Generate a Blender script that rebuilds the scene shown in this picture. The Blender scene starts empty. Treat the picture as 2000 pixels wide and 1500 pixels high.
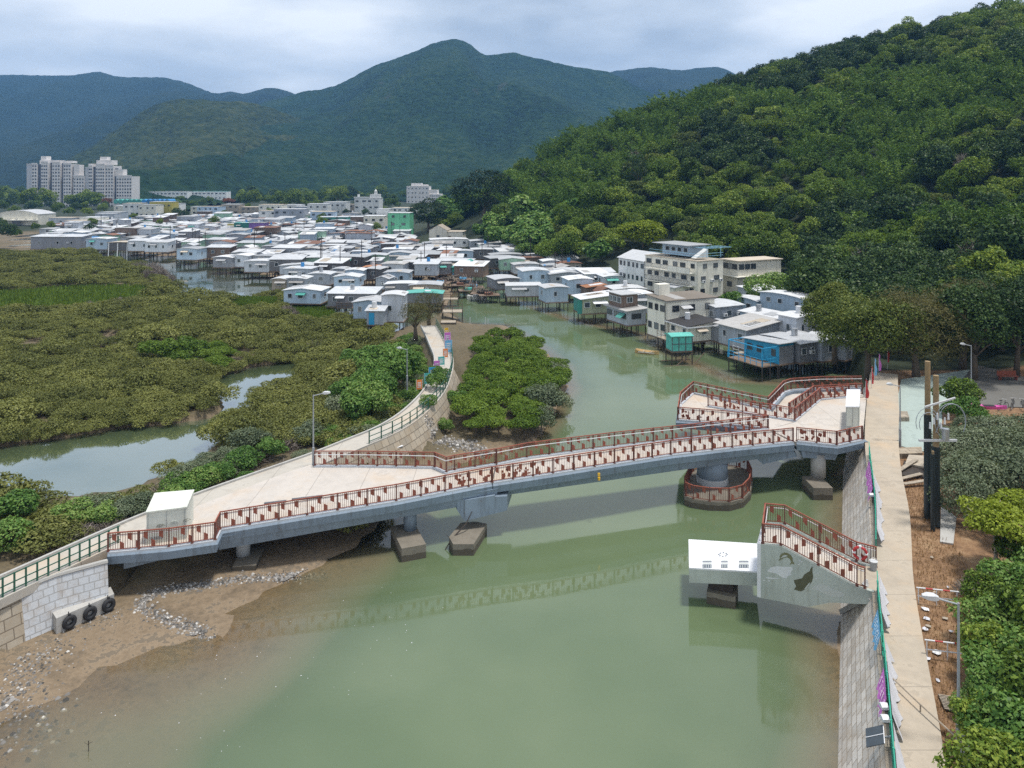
CLOUD = 1.38; ZEN = 0.85; SUN = 3.8; HAZE = 0.00016; EXPO = 0.12; DN = False
import bpy, math, random
import numpy as np
from mathutils import Vector, Matrix, noise as mnoise
R = math.radians
rnd = random.Random(7)
SC = bpy.context.scene
COL = SC.collection
# ---- the photograph's geometry: eye 26 m above the water, level view (horizon row 350 of 1500), focal length 1450 px at 2000 px width
HZ, FP, EYE = 350.0, 1450.0, 26.0
def P(px, py, z=0.0):
    s = (py - HZ) / (EYE - z)
    return Vector(((px - 1000.0) / s, FP / s, z))
def PD(px, py, Y):
    s = FP / Y
    return Vector(((px - 1000.0) / s, Y, EYE - (py - HZ) / s))
def sc_at(py, z=0.0):
    return (py - HZ) / (EYE - z)

# ---------------------------------------------------------------- objects
def tag(o, label=None, cat=None, group=None, kind=None):
    if label: o['label'] = label
    if cat: o['category'] = cat
    if group: o['group'] = group
    if kind: o['kind'] = kind
    return o
def empty(name, loc, label=None, cat=None, group=None, rz=0.0):
    o = bpy.data.objects.new(name, None)
    COL.objects.link(o)
    o.location = loc
    o.rotation_euler = (0, 0, rz)
    o.empty_display_size = 0.3
    return tag(o, label, cat, group)
def link(name, me, parent=None, loc=(0, 0, 0), rot=(0, 0, 0), scale=(1, 1, 1)):
    o = bpy.data.objects.new(name, me)
    COL.objects.link(o)
    if parent is not None: o.parent = parent
    o.location = loc; o.rotation_euler = rot; o.scale = scale
    return o
KIDS = {}
def copy_tree(o, parent=None, kids=None):
    c = o.copy(); COL.objects.link(c)
    if parent is not None: c.parent = parent
    for ch in (o.children if kids is None else kids): copy_tree(ch, c)
    return c
def wloc(o):
    v = Vector((0, 0, 0))
    while o is not None:
        v = v + o.location; o = o.parent
    return v

class MB:
    """collects shapes for one mesh"""
    def __init__(self): self.v = []; self.f = []; self.m = []; self.mi = 0; self.sm = False
    def add(self, vs, fs):
        b = len(self.v)
        self.v.extend([tuple(x) for x in vs])
        for f in fs:
            self.f.append(tuple(b + i for i in f)); self.m.append(self.mi)
        return self
    def box(self, x0, y0, z0, x1, y1, z1):
        vs = [(x0,y0,z0),(x1,y0,z0),(x1,y1,z0),(x0,y1,z0),(x0,y0,z1),(x1,y0,z1),(x1,y1,z1),(x0,y1,z1)]
        return self.add(vs, [(0,3,2,1),(4,5,6,7),(0,1,5,4),(1,2,6,5),(2,3,7,6),(3,0,4,7)])
    def bar(self, p, q, wx, wz, up=(0, 0, 1)):
        p = Vector(p); q = Vector(q); d = (q - p)
        if d.length < 1e-6: return self
        d.normalize(); u = Vector(up)
        if abs(d.dot(u)) > 0.98: u = Vector((0, 1, 0))
        a = d.cross(u).normalized() * (wx / 2); b = a.cross(d).normalized() * (wz / 2)
        vs = [p-a-b, p+a-b, p+a+b, p-a+b, q-a-b, q+a-b, q+a+b, q-a+b]
        return self.add(vs, [(0,1,2,3),(7,6,5,4),(0,4,5,1),(1,5,6,2),(2,6,7,3),(3,7,4,0)])
    def tube(self, pts, rs, n=8, cap=True):
        pts = [Vector(p) for p in pts]
        if not isinstance(rs, (list, tuple)): rs = [rs] * len(pts)
        vs = []; fs = []
        for i, p in enumerate(pts):
            d = (pts[min(i+1, len(pts)-1)] - pts[max(i-1, 0)])
            d = d.normalized() if d.length > 1e-9 else Vector((0, 0, 1))
            u = Vector((0, 0, 1)) if abs(d.z) < 0.9 else Vector((1, 0, 0))
            a = d.cross(u).normalized(); b = d.cross(a).normalized()
            for k in range(n):
                t = 2 * math.pi * k / n
                vs.append(p + a * (rs[i] * math.cos(t)) + b * (rs[i] * math.sin(t)))
        for i in range(len(pts) - 1):
            for k in range(n):
                fs.append((i*n+k, (i+1)*n+k, (i+1)*n+(k+1) % n, i*n+(k+1) % n))
        if cap:
            fs.append(tuple(range(n))); fs.append(tuple(reversed(range((len(pts)-1)*n, len(pts)*n))))
        return self.add(vs, fs)
    def prism(self, poly, z0, z1):
        """vertical prism over a plan polygon; z0/z1 number or list"""
        n = len(poly)
        a = [(p[0], p[1], z0[i] if isinstance(z0, (list, tuple)) else z0) for i, p in enumerate(poly)]
        b = [(p[0], p[1], z1[i] if isinstance(z1, (list, tuple)) else z1) for i, p in enumerate(poly)]
        area = sum(poly[i][0]*poly[(i+1) % n][1] - poly[(i+1) % n][0]*poly[i][1] for i in range(n))
        idx = list(range(n))
        if area < 0: idx.reverse()
        fs = [tuple(n + i for i in idx), tuple(reversed(idx))]
        for k in range(n):
            i, j = idx[k], idx[(k+1) % n]
            fs.append((i, j, n + j, n + i))
        return self.add(a + b, fs)
    def extr(self, prof, axis, t0, t1):
        """profile [(u,z)] (closed, counter-clockwise seen from -axis) swept along axis 'x' or 'y'"""
        n = len(prof)
        if axis == 'y': a = [(u, t0, z) for u, z in prof]; b = [(u, t1, z) for u, z in prof]
        else: a = [(t0, u, z) for u, z in prof]; b = [(t1, u, z) for u, z in prof]
        fs = [tuple(range(n)), tuple(reversed(range(n, 2*n)))]
        for i in range(n): fs.append(((i+1) % n, i, n+i, n+(i+1) % n))
        if axis == 'x': fs = [tuple(reversed(f)) for f in fs]
        return self.add(a + b, fs)
    def ribbon(self, L, Rr):
        b = len(self.v); n = len(L)
        vs = [tuple(p) for p in L] + [tuple(p) for p in Rr]
        return self.add(vs, [(i, n+i, n+i+1, i+1) for i in range(n-1)])
    def mesh(self, name, mats, smooth=False):
        me = bpy.data.meshes.new(name)
        me.from_pydata(self.v, [], self.f)
        for m in (mats if isinstance(mats, (list, tuple)) else [mats]): me.materials.append(m)
        if any(self.m): me.polygons.foreach_set('material_index', self.m)
        if smooth: me.polygons.foreach_set('use_smooth', [True] * len(self.f))
        me.update()
        return me
    def build(self, name, mats, parent=None, world=False, smooth=False):
        if world and parent is not None:
            o = wloc(parent); self.v = [(x-o.x, y-o.y, z-o.z) for x, y, z in self.v]
        return link(name, self.mesh(name, mats, smooth), parent)

def np_mesh(name, verts, quads, mats, smooth=False):
    me = bpy.data.meshes.new(name)
    nv, nf = len(verts), len(quads)
    k = quads.shape[1]
    me.vertices.add(nv); me.loops.add(nf * k); me.polygons.add(nf)
    me.vertices.foreach_set('co', np.ascontiguousarray(verts, dtype=np.float32).ravel())
    me.loops.foreach_set('vertex_index', np.ascontiguousarray(quads, dtype=np.int32).ravel())
    me.polygons.foreach_set('loop_start', np.arange(0, nf * k, k, dtype=np.int32))
    me.polygons.foreach_set('loop_total', np.full(nf, k, dtype=np.int32))
    if smooth: me.polygons.foreach_set('use_smooth', np.ones(nf, dtype=bool))
    for m in (mats if isinstance(mats, (list, tuple)) else [mats]): me.materials.append(m)
    me.update(calc_edges=True); me.validate()
    return me
def attr(me, name, vals):
    a = me.attributes.new(name, 'FLOAT', 'POINT')
    a.data.foreach_set('value', np.ascontiguousarray(vals, dtype=np.float32))

# ---------------------------------------------------------------- materials
class NT:
    def __init__(self, name):
        self.mat = bpy.data.materials.new(name); self.mat.use_nodes = True
        self.t = self.mat.node_tree; self.n = self.t.nodes; self.l = self.t.links
        self.b = self.n['Principled BSDF']; self.out = self.n['Material Output']
    def node(self, typ, **kw):
        nd = self.n.new(typ)
        for k, v in kw.items():
            if k.startswith('_'): nd.inputs[k[1:].replace('_', ' ')].default_value = v
            else: setattr(nd, k, v)
        return nd
    def con(self, a, b):
        self.l.new(a, b)
    def coord(self, which='Object', scale=(1, 1, 1)):
        tc = self.node('ShaderNodeTexCoord'); mp = self.node('ShaderNodeMapping')
        mp.inputs['Scale'].default_value = scale
        self.con(tc.outputs[which], mp.inputs['Vector'])
        return mp.outputs['Vector']
    def noise(self, vec, scale, detail=4, rough=0.55):
        nd = self.node('ShaderNodeTexNoise'); nd.inputs['Scale'].default_value = scale
        nd.inputs['Detail'].default_value = detail; nd.inputs['Roughness'].default_value = rough
        if vec is not None: self.con(vec, nd.inputs['Vector'])
        return nd.outputs['Fac']
    def ramp(self, fac, stops):
        nd = self.node('ShaderNodeValToRGB'); e = nd.color_ramp.elements
        while len(e) < len(stops): e.new(0.5)
        for i, (p, c) in enumerate(stops):
            e[i].position = p
            e[i].color = (*c, 1) if isinstance(c, (tuple, list)) else (c, c, c, 1)
        self.con(fac, nd.inputs['Fac'])
        return nd.outputs['Color']
    def mix(self, fac, a, b, mode='MIX'):
        nd = self.node('ShaderNodeMix'); nd.data_type = 'RGBA'; nd.blend_type = mode
        for x, s in ((fac, 0), (a, 6), (b, 7)):
            if hasattr(x, 'links'): self.con(x, nd.inputs[s])
            elif isinstance(x, (tuple, list)): nd.inputs[s].default_value = (*x, 1)
            else: nd.inputs[s].default_value = x
        return nd.outputs[2]
    def math(self, op, a, b=0.0):
        nd = self.node('ShaderNodeMath'); nd.operation = op
        for i, x in enumerate((a, b)):
            if hasattr(x, 'links'): self.con(x, nd.inputs[i])
            else: nd.inputs[i].default_value = x
        return nd.outputs[0]
    def bump(self, h, strength=0.3, dist=0.1):
        nd = self.node('ShaderNodeBump'); nd.inputs['Strength'].default_value = strength
        nd.inputs['Distance'].default_value = dist
        self.con(h, nd.inputs['Height']); self.con(nd.outputs['Normal'], self.b.inputs['Normal'])
    def fin(self, col, rough=0.7, metal=0.0, spec=None):
        if hasattr(col, 'links'): self.con(col, self.b.inputs['Base Color'])
        else: self.b.inputs['Base Color'].default_value = (*col, 1)
        if hasattr(rough, 'links'): self.con(rough, self.b.inputs['Roughness'])
        else: self.b.inputs['Roughness'].default_value = rough
        self.b.inputs['Metallic'].default_value = metal
        if spec is not None: self.b.inputs['Specular IOR Level'].default_value = spec
        return self.mat
M = {}
def plain(name, col, rough=0.6, var=0.18, scale=2.0, metal=0.0, bump=0.0):
    """weathered paint: two noise scales vary the colour"""
    t = NT(name); v = t.coord('Object')
    a = t.noise(v, scale, 5, 0.6); b = t.noise(v, scale * 9, 3)
    f = t.math('ADD', t.math('MULTIPLY', a, 0.7), t.math('MULTIPLY', b, 0.3))
    lo = tuple(c * (1 - var) for c in col); hi = tuple(min(c * (1 + var), 1) for c in col)
    c = t.ramp(f, [(0.3, lo), (0.7, hi)])
    if bump: t.bump(b, bump, 0.05)
    M[name] = t.fin(c, rough, metal)
    return M[name]
def sheet(name, col, dirt, seam=1.0, streak=0.35, rough=0.5, axis='wall', rust=0.0, metal=0.0):
    """corrugated or panelled sheet metal with seams, run-off streaks and a little change from house to house"""
    LO = .66 if axis == 'roof' else .8
    t = NT(name); v = t.coord('Object')
    sep = t.node('ShaderNodeSeparateXYZ'); t.con(v, sep.inputs[0])
    s = t.math('ADD', sep.outputs[0], sep.outputs[1])
    fr = t.math('FRACT', t.math('MULTIPLY', s, 1.0 / seam))
    line = t.math('LESS_THAN', fr, 0.07)
    oi = t.node('ShaderNodeObjectInfo')
    strv = t.coord('Object', (2.2, 2.2, 0.35 if axis == 'wall' else 2.2))
    off = t.node('ShaderNodeVectorMath'); off.operation = 'ADD'
    t.con(strv, off.inputs[0]); cmb = t.node('ShaderNodeCombineXYZ')
    t.con(t.math('MULTIPLY', oi.outputs['Random'], 37.0), cmb.inputs[0]); t.con(cmb.outputs[0], off.inputs[1])
    n = t.noise(off.outputs[0], 1.0, 5, 0.65)
    c = t.mix(t.math('MULTIPLY', t.math('SMOOTH_MIN', t.math('MAXIMUM', t.math('SUBTRACT', n, 0.42), 0.0), 0.3), streak * 5), col, dirt)
    panel = t.node('ShaderNodeTexWhiteNoise'); panel.noise_dimensions = '1D'
    t.con(t.math('ADD', t.math('FLOOR', t.math('MULTIPLY', s, 1.0 / seam)), t.math('MULTIPLY', oi.outputs['Random'], 91.0)), panel.inputs['W'])
    val = t.math('ADD', 0.88, t.math('MULTIPLY', panel.outputs['Value'], 0.12))
    val = t.math('MULTIPLY', val, t.math('ADD', LO, t.math('MULTIPLY', oi.outputs['Random'], 1.12 - LO)))
    val = t.math('MULTIPLY', val, t.math('SUBTRACT', 1.0, t.math('MULTIPLY', line, 0.22)))
    if rust:
        rn = t.noise(off.outputs[0], 2.3, 6, 0.7)
        c = t.mix(t.math('MULTIPLY', t.math('GREATER_THAN', rn, 0.6), rust), c, (0.2, 0.09, 0.04))
    hs = t.node('ShaderNodeHueSaturation'); t.con(c, hs.inputs['Color']); t.con(val, hs.inputs['Value'])
    wv = t.math('SINE', t.math('MULTIPLY', s, 2 * math.pi / 0.26))
    t.bump(wv, 0.25, 0.03)
    M[name] = t.fin(hs.outputs['Color'], rough, metal)
    return M[name]
def leaf(name, c0, c1, c2, trans=0.3, clump=0.35, pl=0.55):
    t = NT(name)
    g = t.node('ShaderNodeNewGeometry'); oi = t.node('ShaderNodeObjectInfo')
    v = t.coord('Object')
    n = t.noise(v, clump, 3)
    f = t.math('ADD', t.math('MULTIPLY', g.outputs['Random Per Island'], pl), t.math('MULTIPLY', n, 0.28))
    f = t.math('ADD', f, t.math('MULTIPLY', oi.outputs['Random'], 0.38))
    c = t.ramp(f, [(0.25, c0), (0.6, c1), (1.0, c2)])
    d = t.node('ShaderNodeBsdfPrincipled'); t.con(c, d.inputs['Base Color'])
    d.inputs['Roughness'].default_value = 0.42; d.inputs['Specular IOR Level'].default_value = 0.12
    tr = t.node('ShaderNodeBsdfTranslucent'); t.con(t.mix(1.0, c, (1.0, 0.95, 0.4), 'MULTIPLY'), tr.inputs['Color'])
    mx = t.node('ShaderNodeMixShader'); mx.inputs[0].default_value = trans
    t.con(d.outputs[0], mx.inputs[1]); t.con(tr.outputs[0], mx.inputs[2])
    t.con(mx.outputs[0], t.out.inputs['Surface']); t.n.remove(t.b)
    M[name] = t.mat
    return t.mat

# foliage
leaf('leaf_hill',   (0.030, 0.058, 0.011), (0.112, 0.185, 0.028), (0.285, 0.350, 0.060))
leaf('leaf_bamboo', (0.050, 0.098, 0.018), (0.110, 0.200, 0.034), (0.220, 0.320, 0.060))
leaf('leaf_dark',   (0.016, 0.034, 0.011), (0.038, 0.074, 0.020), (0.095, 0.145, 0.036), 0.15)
leaf('leaf_olive',  (0.088, 0.100, 0.028), (0.175, 0.190, 0.054), (0.300, 0.305, 0.098), 0.25, 0.35, 0.4)
leaf('leaf_bright', (0.054, 0.101, 0.014), (0.115, 0.189, 0.024), (0.203, 0.284, 0.047), 0.3)
leaf('leaf_yellow', (0.10, 0.15, 0.012), (0.21, 0.27, 0.020), (0.34, 0.39, 0.04), 0.3)
leaf('leaf_shrub',  (0.045, 0.105, 0.024), (0.115, 0.220, 0.045), (0.27, 0.36, 0.105), 0.25, 0.8)
leaf('leaf_grey',   (0.075, 0.102, 0.060), (0.143, 0.180, 0.105), (0.255, 0.285, 0.188), 0.2, 0.8)
leaf('leaf_brown',  (0.060, 0.062, 0.022), (0.110, 0.105, 0.036), (0.190, 0.165, 0.060), 0.2)
leaf('leaf_flame',  (0.090, 0.060, 0.020), (0.200, 0.070, 0.025), (0.300, 0.100, 0.030), 0.25)
leaf('twig_pale',   (0.130, 0.110, 0.090), (0.190, 0.160, 0.135), (0.270, 0.230, 0.200), 0.0)
leaf('grass_green', (0.070, 0.120, 0.015), (0.120, 0.190, 0.025), (0.180, 0.250, 0.040), 0.3)
leaf('grass_dry',   (0.140, 0.075, 0.030), (0.240, 0.140, 0.060), (0.360, 0.240, 0.110), 0.15, 0.9)
plain('bark', (0.11, 0.085, 0.06), 0.9, 0.35, 3, bump=0.6)
plain('bark_pale', (0.26, 0.23, 0.19), 0.9, 0.3, 3, bump=0.5)
leaf('leaf_banyan', (0.006, 0.015, 0.006), (0.015, 0.034, 0.012), (0.042, 0.072, 0.022), 0.15)
leaf('leaf_lime', (0.10, 0.14, 0.015), (0.20, 0.26, 0.025), (0.34, 0.40, 0.06), 0.3)
leaf('leaf_shade', (0.030, 0.050, 0.014), (0.075, 0.11, 0.024), (0.19, 0.22, 0.05), 0.25)
# sheet walls and roofs
sheet('wall_silver', (0.43, 0.47, 0.53), (0.24, 0.25, 0.27))
sheet('wall_pale',   (0.60, 0.64, 0.70), (0.33, 0.34, 0.36), 1.2, 0.25)
sheet('wall_sky',    (0.47, 0.60, 0.74), (0.34, 0.42, 0.50), 0.9, 0.2)
sheet('wall_grey',   (0.27, 0.28, 0.31), (0.15, 0.15, 0.16), 0.8, 0.3)
sheet('wall_dark',   (0.13, 0.13, 0.14), (0.07, 0.065, 0.06), 0.8, 0.4)
sheet('wall_rust',   (0.21, 0.15, 0.12), (0.10, 0.07, 0.05), 0.7, 0.5, rust=0.5)
sheet('wall_mint',   (0.38, 0.60, 0.45), (0.25, 0.40, 0.30), 0.9, 0.2)
sheet('wall_teal',   (0.045, 0.27, 0.23), (0.03, 0.14, 0.12), 0.9, 0.3)
sheet('wall_turquoise', (0.03, 0.36, 0.62), (0.02, 0.2, 0.36), 0.6, 0.3)
sheet('wall_cream',  (0.84, 0.81, 0.71), (0.66, 0.62, 0.52), 2.5, 0.3, 0.75)
sheet('wall_white',  (0.80, 0.81, 0.80), (0.55, 0.55, 0.53), 3.0, 0.22, 0.75)
sheet('wall_olive',  (0.42, 0.46, 0.33), (0.22, 0.24, 0.17), 1.0, 0.3)
sheet('wall_tan',    (0.44, 0.38, 0.31), (0.25, 0.20, 0.16), 1.0, 0.3)
sheet('wall_purple', (0.24, 0.13, 0.42), (0.15, 0.08, 0.26), 1.0, 0.2)
sheet('wall_yellow', (0.60, 0.52, 0.12), (0.35, 0.28, 0.08), 1.0, 0.2)
sheet('wall_green',  (0.18, 0.58, 0.34), (0.12, 0.36, 0.22), 2.5, 0.15, 0.7)
sheet('roof_silver', (0.54, 0.56, 0.59), (0.36, 0.35, 0.34), 0.9, 0.5, 0.5, 'roof', 0.25)
sheet('roof_white',  (0.68, 0.69, 0.71), (0.48, 0.48, 0.48), 0.9, 0.4, 0.5, 'roof', 0.1)
sheet('roof_grey',   (0.42, 0.41, 0.40), (0.24, 0.22, 0.20), 0.9, 0.35, 0.6, 'roof', 0.15)
sheet('roof_rust',   (0.25, 0.12, 0.075), (0.13, 0.06, 0.04), 0.9, 0.5, 0.8, 'roof', 0.4)
sheet('roof_dark',   (0.035, 0.033, 0.036), (0.07, 0.065, 0.06), 1.0, 0.3, 0.8, 'roof')
sheet('roof_brown',  (0.20, 0.17, 0.14), (0.10, 0.085, 0.07), 1.5, 0.4, 0.85, 'roof')
sheet('roof_blue',   (0.04, 0.27, 0.62), (0.03, 0.16, 0.36), 0.9, 0.3, 0.5, 'roof')
sheet('roof_teal',   (0.10, 0.42, 0.36), (0.06, 0.24, 0.2), 0.9, 0.3, 0.5, 'roof')
sheet('roof_tan',    (0.52, 0.45, 0.36), (0.33, 0.27, 0.2), 0.9, 0.35, 0.7, 'roof')
sheet('roof_orange', (0.50, 0.22, 0.10), (0.3, 0.13, 0.07), 0.9, 0.35, 0.7, 'roof')
t = NT('glass_dark'); oi = t.node('ShaderNodeObjectInfo'); gv = t.noise(t.coord('Object'), 2.5, 3)
M['glass_dark'] = t.fin(t.ramp(t.math('ADD', t.math('MULTIPLY', oi.outputs['Random'], .75), t.math('MULTIPLY', gv, .3)), [(.15, (.018, .022, .026)), (.6, (.06, .075, .085)), (.8, (.15, .17, .18)), (1.0, (.36, .37, .36))]), .1)
plain('frame_white', (0.62, 0.64, 0.66), 0.5, 0.1, 4)
plain('frame_dark', (0.10, 0.10, 0.11), 0.5, 0.15, 4)
plain('paint_white', (0.66, 0.67, 0.69), 0.5, 0.06, 1.5)
plain('paint_blue', (0.03, 0.34, 0.62), 0.5, 0.15, 3)
plain('paint_sky', (0.30, 0.55, 0.72), 0.5, 0.15, 3)
plain('paint_red', (0.42, 0.03, 0.03), 0.5, 0.2, 3)
plain('paint_pink', (0.66, 0.12, 0.42), 0.5, 0.2, 3)
plain('paint_orange', (0.72, 0.22, 0.05), 0.5, 0.2, 3)
plain('paint_yellow', (0.75, 0.45, 0.03), 0.5, 0.15, 3)
plain('paint_green', (0.02, 0.10, 0.065), 0.45, 0.25, 3)
plain('paint_green_light', (0.02, 0.27, 0.18), 0.45, 0.25, 3)
plain('cloth_white', (0.60, 0.61, 0.66), 0.85, 0.15, 1.2)
plain('cloth_blue', (0.16, 0.42, 0.66), 0.8, 0.25, 0.8)
plain('cloth_pink', (0.60, 0.17, 0.55), 0.8, 0.35, 0.8)
plain('cloth_teal', (0.08, 0.42, 0.40), 0.8, 0.3, 0.8)
plain('net_green', (0.10, 0.42, 0.36), 0.8, 0.3, 2.5)
plain('timber', (0.17, 0.12, 0.085), 0.9, 0.4, 3, bump=0.4)
plain('timber_pale', (0.33, 0.28, 0.22), 0.9, 0.35, 3, bump=0.4)
plain('timber_dark', (0.045, 0.036, 0.03), 0.9, 0.4, 3)
plain('stilt_wood', (0.05, 0.042, 0.036), 0.9, 0.4, 2)
plain('stilt_stone', (0.34, 0.31, 0.27), 0.9, 0.25, 2)
plain('rubber', (0.018, 0.018, 0.02), 0.75, 0.3, 4)
def streaked(name, col, stain, rough=.5):
    t = NT(name); v = t.coord('Object', (1.6, 1.6, .16)); v2 = t.coord('Object')
    a = t.noise(v, 1.8, 6, .7); b = t.noise(v2, .35, 4); c2 = t.noise(v2, 9, 3)
    c = t.ramp(b, [(.3, tuple(x*.86 for x in col)), (.7, tuple(x*1.12 for x in col))])
    c = t.mix(t.math('MULTIPLY', t.math('MAXIMUM', t.math('SUBTRACT', a, .5), 0), 3.2), c, stain)
    c = t.mix(t.math('MULTIPLY', t.math('GREATER_THAN', t.math('MULTIPLY', a, c2), .4), .5), c, (.16, .09, .05))
    M[name] = t.fin(c, rough); return M[name]
streaked('steel_blue', (0.20, 0.255, 0.32), (.10, .115, .13))
plain('steel_grey', (0.30, 0.32, 0.34), 0.45, 0.12, 2)
plain('steel_light', (0.55, 0.56, 0.57), 0.35, 0.08, 2)
plain('corten', (0.26, 0.075, 0.045), 0.75, 0.3, 3)
plain('corten_dark', (0.15, 0.055, 0.038), 0.75, 0.3, 3)
plain('kerb', (0.46, 0.49, 0.53), 0.7, 0.12, 1.5)
streaked('cabinet', (0.62, 0.64, 0.58), (.44, .44, .38), .55)
streaked('wall_sage', (0.40, 0.44, 0.40), (.30, .32, .27), .6)
plain('mural_dark', (0.085, 0.085, 0.045), 0.6, 0.12, 2)
plain('mural_olive', (0.16, 0.16, 0.08), 0.6, 0.12, 2)
plain('mural_pale', (0.60, 0.62, 0.62), 0.6, 0.06, 2)
plain('mural_mid', (0.47, 0.50, 0.47), 0.6, 0.05, 2)
plain('mural_slate', (0.10, 0.12, 0.15), 0.6, 0.2, 2)
plain('pole_wood', (0.27, 0.19, 0.10), 0.85, 0.3, 2, bump=0.3)
plain('pole_sheath', (0.013, 0.022, 0.024), 0.5, 0.3, 2)
plain('cable_grey', (0.30, 0.33, 0.37), 0.5, 0.15, 2)
plain('canvas_grey', (0.5, 0.5, 0.5), 0.8, 0.2, 1)
plain('tank_steel', (0.45, 0.47, 0.5), 0.3, 0.1, 2, 0.6)
plain('boat_hull', (0.68, 0.68, 0.66), 0.4, 0.08, 1)
plain('boat_wood', (0.50, 0.34, 0.15), 0.6, 0.2, 2)
plain('boat_blue', (0.08, 0.22, 0.36), 0.5, 0.2, 2)
plain('tower_wall', (0.66, 0.63, 0.61), 0.8, 0.08, 0.05)
plain('tower_wall_grey', (0.50, 0.50, 0.52), 0.8, 0.08, 0.05)
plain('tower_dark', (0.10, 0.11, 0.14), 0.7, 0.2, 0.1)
# ================================================================ THE GROUND
def pix(pts, z=0.0): return [tuple(P(x, y, z)[:2]) for x, y in pts]
W_MAIN = pix([(-60,1560),(-40,1440),(30,1365),(150,1310),(290,1268),(420,1232),(440,1190),(560,1135),(690,1068),(760,985),(860,915),(985,880),(1048,862),(1078,815),(1106,755),(1092,712),(1040,668),(985,636),(905,632),(868,604),(884,570),(868,556),(812,546),(770,540),(800,528),(868,534),(905,556),(1005,586),(1110,622),(1260,655),(1310,690),(1430,742),(1640,752),(1706,752)]) + [(33,68),(25.6,57),(14.5,32),(1.5,4),(-6,-14),(-40,-40),(-40,10),(-25,24)]
W_CREEK = pix([(-300,950),(-100,893),(0,872),(120,856),(230,836),(330,828),(420,814),(436,788),(385,768),(432,732),(495,715),(590,704),(605,748),(560,764),(500,788),(478,812),(432,864),(356,922),(330,936),(230,968),(120,980),(0,1003),(-150,1028),(-320,1058)])
W_UP = pix([(20,482),(100,486),(160,492),(200,512),(262,520),(330,545),(345,560),(340,590),(420,592),(530,584),(560,580),(640,606),(690,640),(720,668),(760,655),(860,620),(868,590),(820,545),(880,520),(1010,545),(1130,590),(1260,630),(1300,600),(1180,530),(1060,505),(940,480),(860,470),(760,440),(640,425),(500,418),(380,420),(150,440),(30,462)])
W_RB = pix([(880,520),(905,556),(1005,586),(1110,622),(1260,655),(1310,690),(1430,742),(1640,752),(1706,752)]) + [(46,95),(47,112),(44,135),(38,152),(24,180),(10,208),(-8,240)]
W_P1 = pix([(180,668),(215,655),(262,656),(250,668),(205,676)]); W_P2 = pix([(180,690),(215,684),(238,690),(215,702),(182,702)]); W_P3 = pix([(306,682),(330,676),(350,684),(330,698)])
VIL = pix([(62,474),(62,452),(160,440),(300,428),(420,424),(560,424),(690,432),(760,446),(830,476),(880,500),(905,536),(868,545),(820,535),(770,538),(800,560),(760,565),(700,555),(620,540),(545,548),(520,525),(430,505),(330,490),(200,476)], 2.6)
WALLDIR = Vector((0.415, 0.91, 0)).normalized()
TOPLINE = [(-13.0,-32.0),(1.9,1.0),(14.6,29.0),(19.9,41.0),(24.8,51.3),(30.6,64.4),(38.2,79.6),(41.5,86.0)]
LAND = TOPLINE + [(44,95),(45,112),(42,135),(36,152),(22,180),(8,208),(-10,240),(-32,275),(-48,330),(-70,375),(-160,385),(-230,372),(-330,330),(-700,330),(-3000,330),(-6000,500),(-6000,9000),(7000,9000),(7000,-400),(-60,-400)]
CAUSE = [tuple(P(x, y, 3.0)[:2]) for x, y in [(-420,1330),(-160,1225),(0,1150),(110,1100),(215,1052),(300,1015),(420,968),(615,898),(690,868),(760,838),(810,805),(848,765),(864,730),(868,700),(858,675),(846,650)]]
def pip(px, py, poly):
    ins = np.zeros(px.shape, bool); n = len(poly)
    for i in range(n):
        x0, y0 = poly[i]; x1, y1 = poly[(i+1) % n]
        if y0 == y1: continue
        c = ((y0 > py) != (y1 > py)) & (px < (x1-x0) * (py-y0) / (y1-y0) + x0)
        ins ^= c
    return ins
def seg_dist(px, py, line, closed):
    d = np.full(px.shape, 1e9); n = len(line)
    for i in range(n if closed else n-1):
        x0, y0 = line[i]; x1, y1 = line[(i+1) % n]
        dx, dy = x1-x0, y1-y0
        t = np.clip(((px-x0)*dx + (py-y0)*dy) / (dx*dx+dy*dy+1e-9), 0, 1)
        d = np.minimum(d, np.hypot(px-x0-t*dx, py-y0-t*dy))
    return d
def sdist(px, py, poly):
    return seg_dist(px, py, poly, True) * np.where(pip(px, py, poly), 1, -1)
# right-hand hill: thin-plate surface through surveyed points
HC = []
for px_, Y_, z_ in [(905,300,2),(960,240,2),(1020,215,2),(1130,188,2),(1250,180,2),(1400,174,2),(1560,166,2),(1640,142,2),(1700,118,3),(1760,104,3),(1900,92,3),(2150,80,3),
    (950,320,13),(1050,330,31),(1150,350,40),(1240,360,47),(1330,370,55),(1450,380,68),(1600,385,81),(1750,380,92),(1900,370,97),(2000,365,99.5),(2200,355,104),(2500,330,106),
    (1050,430,2),(1150,470,15),(1330,520,30),(1600,570,45),(2000,570,55),(2500,520,55),(1150,260,18),(1300,270,32),(1500,270,44),(1750,250,48),(2000,230,52),(2300,210,52),
    (800,350,0),(850,300,0),(870,400,0),(700,500,0),(930,470,0),(850,600,-5),(1100,160,-2),(1300,150,-1),(1500,135,-1),(1640,105,0),(1750,80,1),(2000,60,2),(2400,55,2),(1600,800,0),(2200,800,0),(1100,700,-3),(2900,300,90),(2900,120,25)]:
    HC.append(((px_-1000)/FP*Y_, Y_, z_))
HC = np.array(HC)
def _tps(r2): return np.where(r2 > 0, r2 * np.log(np.maximum(r2, 1e-9)), 0)
_c = HC[:, :2] / 100.0
_K = _tps(((_c[:, None] - _c[None]) ** 2).sum(-1)) + np.eye(len(_c)) * 0.02
_Pm = np.hstack([np.ones((len(_c), 1)), _c])
_A = np.block([[_K, _Pm], [_Pm.T, np.zeros((3, 3))]])
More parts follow.
